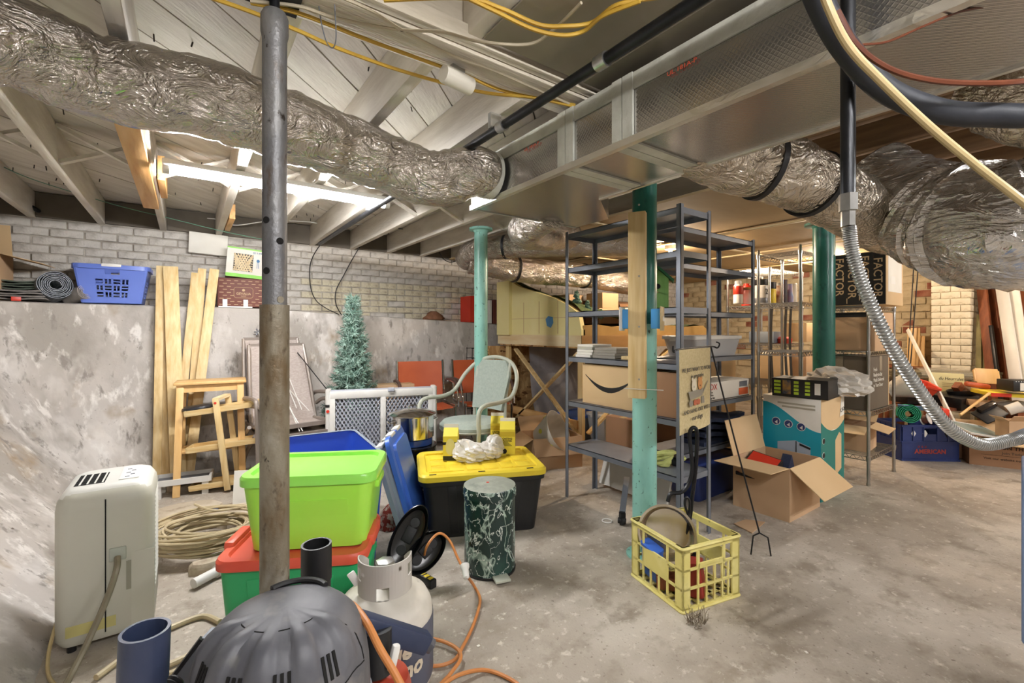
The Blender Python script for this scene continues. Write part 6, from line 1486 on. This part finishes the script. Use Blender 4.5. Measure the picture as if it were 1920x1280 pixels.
MB().b2(-.2015, -.2005, -.15, -.11, .03, .11).out('white_sticker', M_paper, wk, 0)
MB().box((.16, -.15, .004), (.1, .3, .004), (0, R(6), 0)).out('flap', M_cardl, wk)
for y in (-.1, .03):
    r_ = thing('dark_roll', 'black roll nearest the flap in the lime printed carton' if y < 0 else 'black roll deeper in the lime printed carton', 'roll', (3.8, 1.47 + y, .785), 0, 'black rolls in the printed carton', (0, R(90), R(8)))
    MB().lathe([(.012, -.16), (.055, -.16), (.055, .14), (.012, .14), (.012, -.15)], 24, cap=False).out('rolled_film', M_black, r_)
t = pbag('crumpled milky plastic bag spilling over the teal carton corner', (3.97, 1.36, .714), 1.75, 8, R(-60), None)
MB().box((0, 0, .05), (.09, .06, .04), (0, .2, .3), .008).out('bag_content', M_redl, t)

# FACTOR carton, plain carton, meal carton, small carton on the short wire rack
fk = carton('carton', 'black FACTOR carton with pale side on top of the short wire rack', (4.47, 1.36, 1.39), R(0), (.4, .44, .41), M_cardl, tape=False)
MB().b2(-.2012, -.2002, -.215, .218, .005, .405).out('black_print', M_blk, fk, 0)
for k in range(5):
    for r_ in range(1):
        text('FACTOR_', .078, M_gold, fk, (-.202, .165 - .083 * k, .2 + (.012 if k % 2 else -.012)), (R(90), R(90), R(-90)), sx=1.0, bold=.0008)
MB().b2(-.16, .16, -.2212, -.2202, .1, .38).out('white_label', M_paper, fk, 0); MB().b2(-.1, 0, -.222, -.2212, .16, .22).out('sticker', M_white, fk, 0)
ak = carton('carton', 'plain brown carton with black tape and arrow marks on the wire rack middle shelf', (4.5, 1.4, 1.035), R(0), (.42, .37, .3), M_card, tape=False)
MB().b2(-.212, -.2095, -.185, .186, .265, .302).out('black_tape', M_blk, ak, 0)
for y in (.12, .1): MB().bar((-.2115, y, .19), (-.2115, y, .23), .004, .001, (1, 0, 0)).out('arrow_print', M_ink, ak); MB().prism([(-.2115, y + .008, .228), (-.2115, y - .008, .228), (-.2115, y, .24)], (.0006, 0, 0)).out('arrow_print', M_ink, ak, 0)
for k in range(5): MB().b2(-.2115, -.2105, .09, .14, .03 + k * .013, .037 + k * .013).out('barcode_print', M_ink, ak, 0)
mkx = carton('carton', 'dark grey meal carton with white lettering on the wire rack lower shelf', (4.53, 1.44, .57), R(0), (.5, .36, .42), mk('meal_carton', '5b5043', '645a4c', 3, .7), tape=False)
text('Fresh\nReady-to-Eat\nMeals Delivered\nto Your Door', .042, M_paper, mkx, (-.12, -.1815, .25), FY, 'LEFT', sx=.9)
MB().b2(-.252, -.2505, -.02, .04, .25, .42).out('tape', mk('clear_tape', '8f8574', None, rough=.2), mkx, 0); MB().b2(.02, .08, -.1815, -.1805, .3, .42).out('tape', MATS['clear_tape'], mkx, 0)
MB().b2(.235, .25, -.1812, -.1802, 0, .42).out('pale_edge', M_cardl, mkx, 0)
carton('carton', 'small open brown carton on the bottom shelf of the short wire rack', (4.52, 1.43, .228), R(6), (.3, .26, .2), M_card, {'f': 105, 'l': 110, 'r': 60, 'b': 20}, M_cardl, fl=.13)
# goods on the far wire rack
def jar(label, p, prof, mat, capprof=None, capm=None, lab=None, name='bottle'):
    t = thing(name, label, 'bottle', p, 0, 'bottles on the wire rack')
    MB().lathe(prof, 20).out('bottle_body', mat, t)
    if capprof: MB().lathe(capprof, 18).out('cap', capm, t)
    if lab: r_, z0_, z1_, mt = lab; MB().lathe([(r_, z0_), (r_ + .0006, z0_ + .001), (r_ + .0006, z1_ - .001), (r_, z1_)], 20, cap=False).out('bottle_label', mt, t)
zA = 1.45
def onA(px, dy=.06): return V((WY(px, 570, 2.19 + dy).x, 2.19 + dy, zA + .001))
jar('white canister with red top, leftmost on the wire rack shelf', onA(1384, .12), [(.04, 0), (.043, .004), (.043, .17), (.03, .19)], M_white, [(.03, .19), (.03, .22), (.02, .225)], M_clear, (.0435, .09, .17, M_red))
jar('clear glass jar on the wire rack shelf', onA(1401, .08), [(.05, 0), (.055, .01), (.055, .1), (.04, .13), (.042, .14)], M_clear, [(.045, .14), (.045, .16), (.02, .162)], M_tan)
jar('red can behind the glass jar on the wire rack', onA(1400, .25), [(.05, 0), (.05, .2), (.045, .21)], M_red, [(.03, .21), (.03, .23)], M_red)
jar('large white jug with black lid and number on the wire rack', onA(1427, .1), [(.065, 0), (.07, .01), (.07, .19), (.06, .2)], M_white, [(.062, .2), (.064, .205), (.064, .255), (.05, .26)], M_black, (.0704, .02, .07, M_grey))
jar('yellow labelled black bottle on the wire rack', onA(1446, .07), [(.04, 0), (.045, .01), (.045, .15), (.03, .19)], M_yel, [(.045, .17), (.047, .18), (.047, .235), (.03, .24)], M_black)
jar('paint can with printed label on the wire rack', onA(1459, .12), [(.05, 0), (.052, .005), (.052, .19), (.045, .22)], mk('printed_can', 'c9b89a', '8c4a32', 14, .5), [(.03, .22), (.025, .25)], M_whitem)
jar('dark tube standing on the wire rack', onA(1470, .06), [(.03, 0), (.032, .01), (.032, .26), (.036, .28)], mk('dark_tube', '2b2d3a', '4a3a3c', 9, .4))
jar('blue caulk tube on the wire rack', onA(1480, .1), [(.04, 0), (.04, .11), (.03, .15), (.028, .25)], mk('blue_caulk', '4f7fb0', 'a05a50', 5, .5))
jar('pale paper tube on the wire rack, rightmost of the bottles', onA(1489, .12), [(.03, 0), (.03, .26), (.02, .27)], M_offw)
text('2', .08, M_ink, COL.objects[[o.name for o in COL.objects if o.name.startswith('bottle') and o.get('label', '').startswith('large white jug')][0]], (-.03, -.071, .13), (R(90), 0, R(-20)))
for px, lb in ((1448, 'black strap hanging from the wire rack, left one'), (1475, 'black strap hanging from the wire rack, middle one'), (1484, 'black strap hanging from the wire rack, right one')):
    p = WY(px, 600, 2.16); tag(MB().grid(lambda u, v: V((p.x + (u - .5) * .05, 2.165 + .012 * math.sin(5 * v), 1.44 - 1.05 * v)), 3, 14, .004).out('hanging_strap', M_rubber), lb, 'strap', 'straps on the wire rack')
for i, (px, z, sx, hh, mt, lb) in enumerate(((1500, 1.06, .2, .22, M_cardl, 'light carton on the wire rack shelf behind the straps'), (1440, 1.06, .22, .12, M_greytote, 'grey folded bundle on the wire rack shelf'), (1500, .66, .22, .26, M_card, 'brown carton low on the wire rack behind the straps'), (1455, .66, .24, .3, M_cardl, 'tall light carton low on the wire rack'))):
    p = WY(px, 600, 2.4); carton('carton', lb, (p.x, 2.42, z), 0, (sx, .26, hh), mt, tape=False)
p = WY(1463, 600, 2.3); tag(MB().loft([rrect(.16, .12, .03, 0), rrect(.18, .13, .03, .05), rrect(.1, .08, .03, .07)]).out('red_tray', M_red, loc=(p.x, 2.27, 1.055)), 'small red plastic tray on the wire rack shelf', 'tray')
p = V((4.55, 2.05, 1.0)); carton('carton', 'open tan carton on a crate between the steel and wire racks', (3.95, 2.42, 0), 0, (.45, .36, 1.0), M_cardl)
carton('carton', 'stack of dark folded boxes on the floor behind the steel shelf', (3.1, 2.45, 0), R(4), (.6, .3, .5), M_cardd)
bin_box('blue plastic bin on the floor below the garden flag shelf', (3.15, 1.93, .0), 0, (.6, .26, .26), M_crateb, M_crateb)
tag(fold('dark navy cloth heap on the low shelf behind the flag', (3.25, 1.92, .38), 0, (.6, .22, .2), mk('navy_cloth', '1c2438', '2c3650', 7, .9), 'cloth_heap', 12), 'dark navy cloth heap on the low shelf behind the flag', 'cloth')

# ------------------------------------------------------------ pile by the right wall
ac = thing('bottle_crate', 'dark blue plastic crate with red AMERICAN lettering and white diamonds', 'crate', (5.63, 1.28, 0), R(-39))
Lc, Wc, Hc2 = .5, .32, .33
def acs(k):
    return {0: lambda u, v, w_: V(((u - .5) * Lc, -Wc / 2 + w_, v * Hc2)), 1: lambda u, v, w_: V(((u - .5) * Lc, Wc / 2 - w_, v * Hc2)), 2: lambda u, v, w_: V((-Lc / 2 + w_, (u - .5) * Wc, v * Hc2)), 3: lambda u, v, w_: V((Lc / 2 - w_, (u - .5) * Wc, v * Hc2))}[k]
for k in range(4):
    f = acs(k); q = MB(); q.patch(f, 0, 1, 0, .74, .006)
    if k < 2: q.patch(f, 0, .38, .74, .98, .006); q.patch(f, .62, 1, .74, .98, .006); q.patch(f, .38, .62, .9, .98, .006)
    else: q.patch(f, 0, 1, .74, .98, .006)
    q.patch(f, -.01, 1.01, .5, .55, -.008); q.patch(f, -.01, 1.01, .94, 1, -.008); q.patch(f, -.01, 1.01, 0, .05, -.008)
    for u in (.02, .2, .38, .62, .8, .98): q.patch(f, u - .008, u + .008, .52, .96, -.007)
    q.out('side_wall', M_crateb, ac, 0)
MB().b2(-Lc / 2, Lc / 2, -Wc / 2, Wc / 2, .003, .01).out('crate_base', M_crateb, ac)
for x, mt in ((-.145, M_white), (-.045, M_white), (.145, M_ink), (.22, M_red)):
    MB().prism([(x - .022, -Wc / 2 - .001, .25), (x, -Wc / 2 - .001, .215), (x + .022, -Wc / 2 - .001, .25), (x, -Wc / 2 - .001, .285)], (0, .0008, 0)).out('diamond_print', mt, ac, 0)
text('AMERICAN', .055, mk('crate_red', 'b5473c', None), ac, (.0, -Wc / 2 - .001, .085), FY, bold=.002)
for x in (-.1, -.07, -.04): text('*', .05, MATS['crate_red'], ac, (x, -Wc / 2 - .001, .12), FY)
def P2(px, py, d): return W(px, py, d)
def plain(name, label, p, size, mat, rz=0, rot=None, cat='box', bv=.004, extra=None):
    t = thing(name, label, cat, p, 0, rot=rot or (0, 0, rz))
    MB().box((0, 0, 0), size, None, bv).out('main_body', mat, t)
    if extra: extra(t)
    return t
t = thing('rolled_mat', 'green rolled exercise mat in the blue crate', 'mat', W(1702, 775, 4.2), 0, rot=V((-.93, -.3, .12)).to_track_quat('Z', 'Y').to_euler())
q = MB(); N = 110; Pp = [(.03 + .06 * k / N, 2 * PI * k / 24) for k in range(N)]
A = q.ring([V((a * math.cos(b), a * math.sin(b), -.14)) for a, b in Pp]); B = q.ring([V((a * math.cos(b), a * math.sin(b), .14)) for a, b in Pp]); q.bridge(A, B, False); q.bm.normal_update(); bmesh.ops.solidify(q.bm, geom=q.bm.faces[:], thickness=.007); q.out('rolled_sheet', M_mat, t)
tag(MB().grid(lambda u, v: W(1683 + 75 * u, 757 + 8 * v + 4 * math.sin(3 * u), 4.1 + .1 * v), 8, 2, .003).out('blue_strip', mk('pale_blue', '7f9fd0', None)), 'pale blue plastic strip across the green rolled mat', 'strip')
t = thing('funnel_shade', 'white paper cone shade tipped beside the short wire rack', 'shade', W(1692, 725, 4.55), 0, rot=(R(60), R(35), 0))
MB().lathe([(.06, -.12), (.15, .1), (.147, .1), (.057, -.12)], 24, cap=False).out('shade', M_paper, t)
t = thing('red_tub', 'orange-red plastic tub lying tilted behind the blue crate', 'tub', W(1722, 728, 4.55), 0, rot=(R(20), R(12), R(-35)))
MB().loft([rrect(.2, .14, .03, -.07), rrect(.26, .18, .03, .05), rrect(.28, .2, .03, .05), rrect(.28, .2, .03, .07), rrect(.24, .16, .03, .065), rrect(.19, .13, .03, -.06)]).out('tub_shell', mk('tub_red', 'd2432a', None, rough=.4), t)
plain('red_bottle', 'flat orange-red bottle standing in the blue crate', W(1768, 782, 4.2), (.07, .05, .17), mk('bottle_red', 'd8402c', None, rough=.35), rot=(0, R(10), R(-35)), cat='bottle', bv=.015)
t = thing('white_cup', 'white and red wound string reel in the blue crate', 'reel', W(1735, 786, 4.2), 0, rot=(R(70), 0, 0))
MB().lathe([(.05, -.03), (.05, -.025), (.02, -.02), (.02, .02), (.05, .025), (.05, .03)], 18).out('reel_body', M_white, t); MB().lathe([(.035, -.02), (.04, 0), (.035, .02)], 16).out('string', M_brownp, t)
plain('dark_grate', 'black perforated plastic basket behind the blue crate', W(1708, 745, 4.7), (.25, .2, .1), M_black, rot=(0, 0, R(-35)), cat='basket')
sg = plain('cream_sign', 'cream printed card with dark script lettering leaning in the pile', W(1775, 722, 4.85), (.36, .012, .26), mk('cream_card', 'd8cf9c', 'd0c690', 3, .7), rot=(R(-6), R(3), R(-38)), cat='sign')
text('du Heurrulet', .048, M_ink, sg, (.04, -.0075, .07), FY, shear=.25)
for k in range(3): MB().b2(-.05, .12, -.0072, -.006, .02 - k * .018, .023 - k * .018).out('print_line', M_inkg, sg, 0)
t = plain('wood_plaque', 'orange wooden plaque with notched corners on top of the pile', W(1850, 705, 4.5), (.2, .02, .15), M_birch, rot=(R(-14), R(3), R(-44)), cat='plaque', bv=.006)
MB().box((0, .002, 0), (.225, .018, .12), None, .005).out('plaque_edge', M_birch, t)
g1 = plain('game_box', 'red and yellow flat game box lying on the pile', W(1880, 737, 4.3), (.36, .24, .035), M_yel, rot=(R(3), R(2), R(-46)), cat='box')
MB().b2(-.18, -.02, -.1215, -.119, -.017, .017).out('red_print', M_red, g1, 0); MB().b2(.1, .17, -.1215, -.119, -.01, .012).out('red_print', M_red, g1, 0)
g2 = plain('black_white_box', 'black and white spotted box at the right end of the pile', W(1908, 722, 4.2), (.2, .18, .1), M_blk, rot=(0, 0, R(-46)), cat='box')
MB().b2(-.05, -.02, -.0915, -.0895, -.04, .03).out('white_stripe', M_paper, g2, 0); MB().b2(.03, .09, -.0915, -.0895, -.04, .03).out('white_panel', M_paper, g2, 0)
for k in range(9): disc(MB(), (-.08 + .02 * k, -.0905, .042), (0, 1, 0), .004, .0012, 8).out('dot_print', M_white, g2)
plain('white_card', 'white folded card by the wooden plaque on the pile', W(1877, 722, 4.35), (.06, .02, .07), M_paper, rot=(0, 0, R(-40)), cat='card')
plain('orange_tube', 'orange rolled pouch with a metal ring on the pile', W(1832, 722, 4.45), (.2, .06, .05), M_orange, rot=(0, R(8), R(-50)), cat='pouch', bv=.02)
t = thing('dark_bowl', 'dark open bag with small brown cartons behind the slanted broom stick', 'bag', W(1810, 735, 4.6), R(-38))
MB().loft([[V((.17 * s_ * math.cos(a), .1 * s_ * math.sin(a), z + .02 * math.cos(a) * s_)) for a in [2 * PI * k / 20 for k in range(20)]] for s_, z in ((.5, -.1), (.8, -.05), (1, .03), (.95, .03), (.7, -.04))]).out('bag_shell', M_black, t)
for k, (x, z) in enumerate(((.0, .03), (.08, .01), (-.07, .05))): MB().box((x, 0, z), (.07, .06, .08), (0, .4 * k, .3), .003).out('bag_content', (M_card, M_cardl, M_brown)[k], t)
bs = thing('broom_head', 'black flat dustpan with pale wooden stick lying across the pile', 'dustpan')
MB().cyl(W(1800, 778, 4.05), W(1855, 737, 4.2), .011, seg=10).out('stick', M_birch, bs)
c = W(1855, 775, 4.1); MB().box(c, (.2, .15, .02), (R(35), R(-28), R(-40)), .008).out('pan_plate', M_black, bs); MB().box(c + V((.02, .02, .05)), (.16, .05, .06), (R(35), R(-28), R(-40)), .01).out('pan_cover', mk('smoked', '2c2622', None, rough=.12), bs)
t = thing('framed_pane', 'grey glass pane with white frame lying on the big carton', 'frame', W(1830, 805, 3.98), 0, rot=(R(16), R(10), R(-30)))
q = MB(); q.b2(-.2, .2, -.13, -.115, -.006, .006); q.b2(-.2, .2, .115, .13, -.006, .006); q.b2(-.2, -.185, -.115, .115, -.006, .006); q.b2(.185, .2, -.115, .115, -.006, .006); q.out('pane_frame', M_whitem, t); MB().b2(-.186, .186, -.116, .116, -.003, .002).out('pane', mk('grey_glass', '8fa3a0', None, rough=.1), t)
b1 = carton('carton', 'big brown carton with printed discount lettering at the right edge', (5.97, .745, 0), R(-67), (.55, .36, .25), M_cardd, {'f': 112, 'b': 40, 'l': 60}, M_cardl, fl=.11)
text('10% OFF ON THIS ORDER', .042, M_ink, b1, (.0, -.1815, .17), FY, bold=.0006)
text('Join Today', .032, M_inkg, b1, (.0, -.1815, .125), FY); text('Visit our website now to sign up', .028, M_ink, b1, (.0, -.1815, .07), FY)
MB().b2(-.2, .18, -.1815, -.1805, .1, .102).out('print_rule', M_ink, b1, 0)
carton('carton', 'narrow brown carton between the blue crate and the big printed carton', (5.95, 1.09, 0), R(-45), (.09, .2, .29), M_card, {'f': 20, 'b': 30}, fl=.06)
carton('carton', 'folded brown carton standing on the big printed carton by the right edge', W(1898, 800, 3.85) + V((0, 0, -.08)), R(-40), (.16, .12, .14), M_card, {'f': 40, 'l': 60}, fl=.06)
for k, (px, py, d, sz, mt, lb) in enumerate(((1850, 758, 4.4, (.3, .2, .06), M_card, 'flat brown carton in the middle of the pile'), (1905, 762, 4.2, (.26, .2, .05), mk('pile_grey', '8d8a84', None), 'flat grey tray near the right end of the pile'), (1880, 752, 4.35, (.12, .1, .03), M_paper, 'white flat carton on the grey tray'), (1790, 750, 4.6, (.3, .25, .12), M_black, 'black plastic crate under the dark open bag'))):
    plain('pile_box', lb, W(px, py, d), sz, mt, rot=(R(4), R(6 * (-1) ** k), R(-40 + 8 * k)))
t = thing('paper_roll', 'white paper roll standing at the right of the pile', 'roll', W(1902, 765, 4.05), 0, rot=(R(60), 0, R(20)))
MB().lathe([(.02, -.05), (.045, -.05), (.045, .05), (.02, .05), (.02, -.04)], 20, cap=False).out('rolled_paper', M_paper, t)
# support table under the pile
t = thing('work_bench', 'low wooden bench buried under the pile by the right wall', 'bench', (6.05, 1.05, 0), R(-40))
MB().b2(-.5, .7, .1, .55, .4, .43).out('bench_top', M_brown, t)
for x in (-.45, .65):
    for y in (.14, .5): MB().b2(x - .03, x + .03, y - .03, y + .03, 0, .4).out('leg', M_brown, t)
t = thing('plank_bundle', 'weathered plank bundle wrapped in plastic in front of the cream pier', 'bundle', W(1762, 700, 5.1), R(-48))
for i in range(4):
    for j in range(3): MB().box((random.uniform(-.02, .02), -.09 + .06 * i, -.04 + .03 * j), (1.0, .055, .026), None, .002).out('plank', wood('grey_plank', '8d8164', '756a50', 3, 0, .9), t)
MB().loft([[V((x, .14 * math.cos(a), .075 * math.sin(a) - .01)) for a in [2 * PI * k / 16 for k in range(16)]] for x in (-.25, -.1, .1, .22)], False, False).out('plastic_wrap', mk('thin_wrap', 'c9c2ae', None, rough=.15, alpha=.35), t)
# lumber leaning at the right wall
def lean2(label, pb, pt, wd, th, mat, xb=7.0, xt=7.45, name='leaning_board', group='boards leaning on the right wall', zb=.01, cat='board'):
    a = WX(pb, 800, xb); a.z = zb; b = WX(pt[0], pt[1], xt)
    return tag(MB().bar(a, b, wd, th, (1, -.4, 0), .003).out(name, mat), label, cat, group)
lean2('reddish brown board leaning right of the cream pier, nearest the pier', 1873, (1838, 510), .09, .03, M_brown, 6.9, 7.4)
lean2('reddish brown board leaning right of the cream pier, second', 1900, (1855, 515), .06, .03, M_brown, 6.95, 7.45)
lean2('white trim board with screw holes leaning on the right wall', 1925, (1877, 530), .1, .025, M_whitem, 6.7, 7.25)
lean2('cream trim board leaning beside the white trim board', 1945, (1900, 532), .08, .025, M_paper, 6.7, 7.25)
lean2('brown board leaning at the right edge behind the trim', 1950, (1912, 525), .07, .03, M_brown, 6.9, 7.45)
lean2('grey-brown board leaning behind the brown boards', 1905, (1868, 520), .09, .02, wood('grey_plank2', '7d705a', '655a46', 3, 2, .9), 7.05, 7.5)
lean2('black pipe leaning among the brown boards', 1888, (1858, 610), .03, .03, M_blackm, 6.85, 7.2, 'leaning_pipe', cat='pipe')
for k, (pb, pt) in enumerate(((1834, (1838, 590)), (1843, (1846, 600)))): lean2(('dark green bamboo canes bundle beside the pier', 'olive bamboo cane beside the pier')[k], pb, pt, .05, .04, mk('bamboo', '6b6440', '857c50', 8, .7), 7.0, 7.3, 'bamboo_cane')
lean2('white slanted batten leaning behind the flexible gas connector', 1790, (1702, 618), .035, .02, M_paper, 5.6, 7.1, 'white_batten', zb=.35)
for k, (px, py, hh, lb) in enumerate(((1713, 600, .5, 'tall plywood offcut leaning left of the pier'), (1722, 640, .4, 'short plywood offcut leaning left of the pier'))):
    p = WX(px, 690, 7.35); tag(MB().box((0, 0, hh / 2), (.02, .12, hh), (0, R(4), 0), .002).out('plywood_offcut', M_birch, loc=(p.x, p.y, p.z)), lb, 'board', 'plywood offcuts')
for k, px in enumerate((1703, 1708)):
    tag(MB().tube([WX(px - 2, 700, 7.2), WX(px + 12 + 4 * k, 470, 7.3)], .006, 6).out('fishing_rod', M_rubber), ('thin black rod standing left of the pier', 'second thin black rod standing left of the pier')[k], 'rod', 'thin black rods')
p = WX(1722, 690, 7.42); t = thing('storage_shelf', 'low dark shelf behind the plywood offcuts left of the pier', 'shelf', (7.4, 1.78, 0))
MB().b2(-.15, .15, -.25, .25, .72, .75).out('shelf_board', M_brown, t)
for y in (-.22, .22):
    for x in (-.12, .12): MB().b2(x - .02, x + .02, y - .02, y + .02, 0, .72).out('leg', M_brown, t)
t = thing('heater_cabinet', 'blue-grey metal heater cabinet just entering the right edge of the picture', 'cabinet', (2.168, -.017, 0), R(-83.8))
MB().box((0, 0, .535), (.5, .4, .47), None, .008).out('cabinet_body', mk('cab_blue', '6a7c9c', None, rough=.4), t)
MB().box((.02, -.203, .53), (.4, .006, .4), None, .002).out('door', MATS['cab_blue'], t)
for sx in (-.2, .2):
    for sy in (-.15, .15): MB().box((sx, sy, .15), (.04, .04, .3)).out('leg', M_blackm, t)

# ------------------------------------------------------------ sub-parts: pieces that belong to a part
def sub_parts(root_name, part, kids):
    for root in [o for o in COL.objects if o.parent is None and o.name.split('.')[0] == root_name]:
        hosts = [c for c in root.children if c.name.split('.')[0] == part]
        if not hosts: continue
        for c in list(root.children):
            if c.name.split('.')[0] in kids: c.parent = hosts[0]
for a_ in (('dehumidifier', 'top_cover', ('grille_slot', 'grille_bar', 'control_panel')), ('dehumidifier', 'cabinet', ('intake_louver', 'side_recess', 'seam', 'hose_plate', 'yellow_tape')),
           ('jack_post', 'upper_tube', ('pin_hole',)), ('shop_vacuum', 'dome', ('dome_ridge', 'vent_slot', 'seam_line', 'power_dial', 'handle_recess')),
           ('stock_pot', 'lid', ('lid_handle',)), ('stock_pot', 'pot_body', ('side_handle',)), ('trash_can', 'lid_rim', ('lid_top', 'red_mark')),
           ('storage_tote', 'lid', ('lid_pad', 'lid_slot', 'lid_ridge', 'latch')), ('garden_flag', 'cloth', tuple(n for n in ('lettering', 'printed_dog', 'printed_ear', 'printed_nose', 'printed_barrow', 'printed_handle', 'printed_wheel', 'printed_pumpkin', 'printed_can'))),
           ('propane_tank', 'tank_body', ('wrap_label', 'lettering')), ('propane_tank', 'valve', ('valve_knob',)), ('printed_carton', 'carton_body', ('teal_print', 'icon', 'icon_ring', 'icon_mark', 'printed_appliance', 'print_line', 'print_seam', 'print_vent', 'plain_side')),
           ('coffee_carton', 'carton_body', ('print_dash', 'print_frame', 'lettering', 'crest')), ('carton', 'carton_body', ('lettering', 'black_print', 'tape', 'smile_print', 'arrow_print', 'barcode_print')),
           ('gift_box', 'window_pane', ('weave_print',)), ('birdhouse', 'house_body', ('entry_hole', 'perch')), ('model_house', 'house_body', ('window_pane',)), ('laundry_basket', 'rim', ('handle_grip',)),
           ('storage_bin', 'lid', ('latch',)), ('duct_trunk', 'duct_body', ('tape', 'corner_tape', 'lettering')), ('bottle_crate', 'side_wall', ('diamond_print', 'lettering'))):
    sub_parts(*a_)
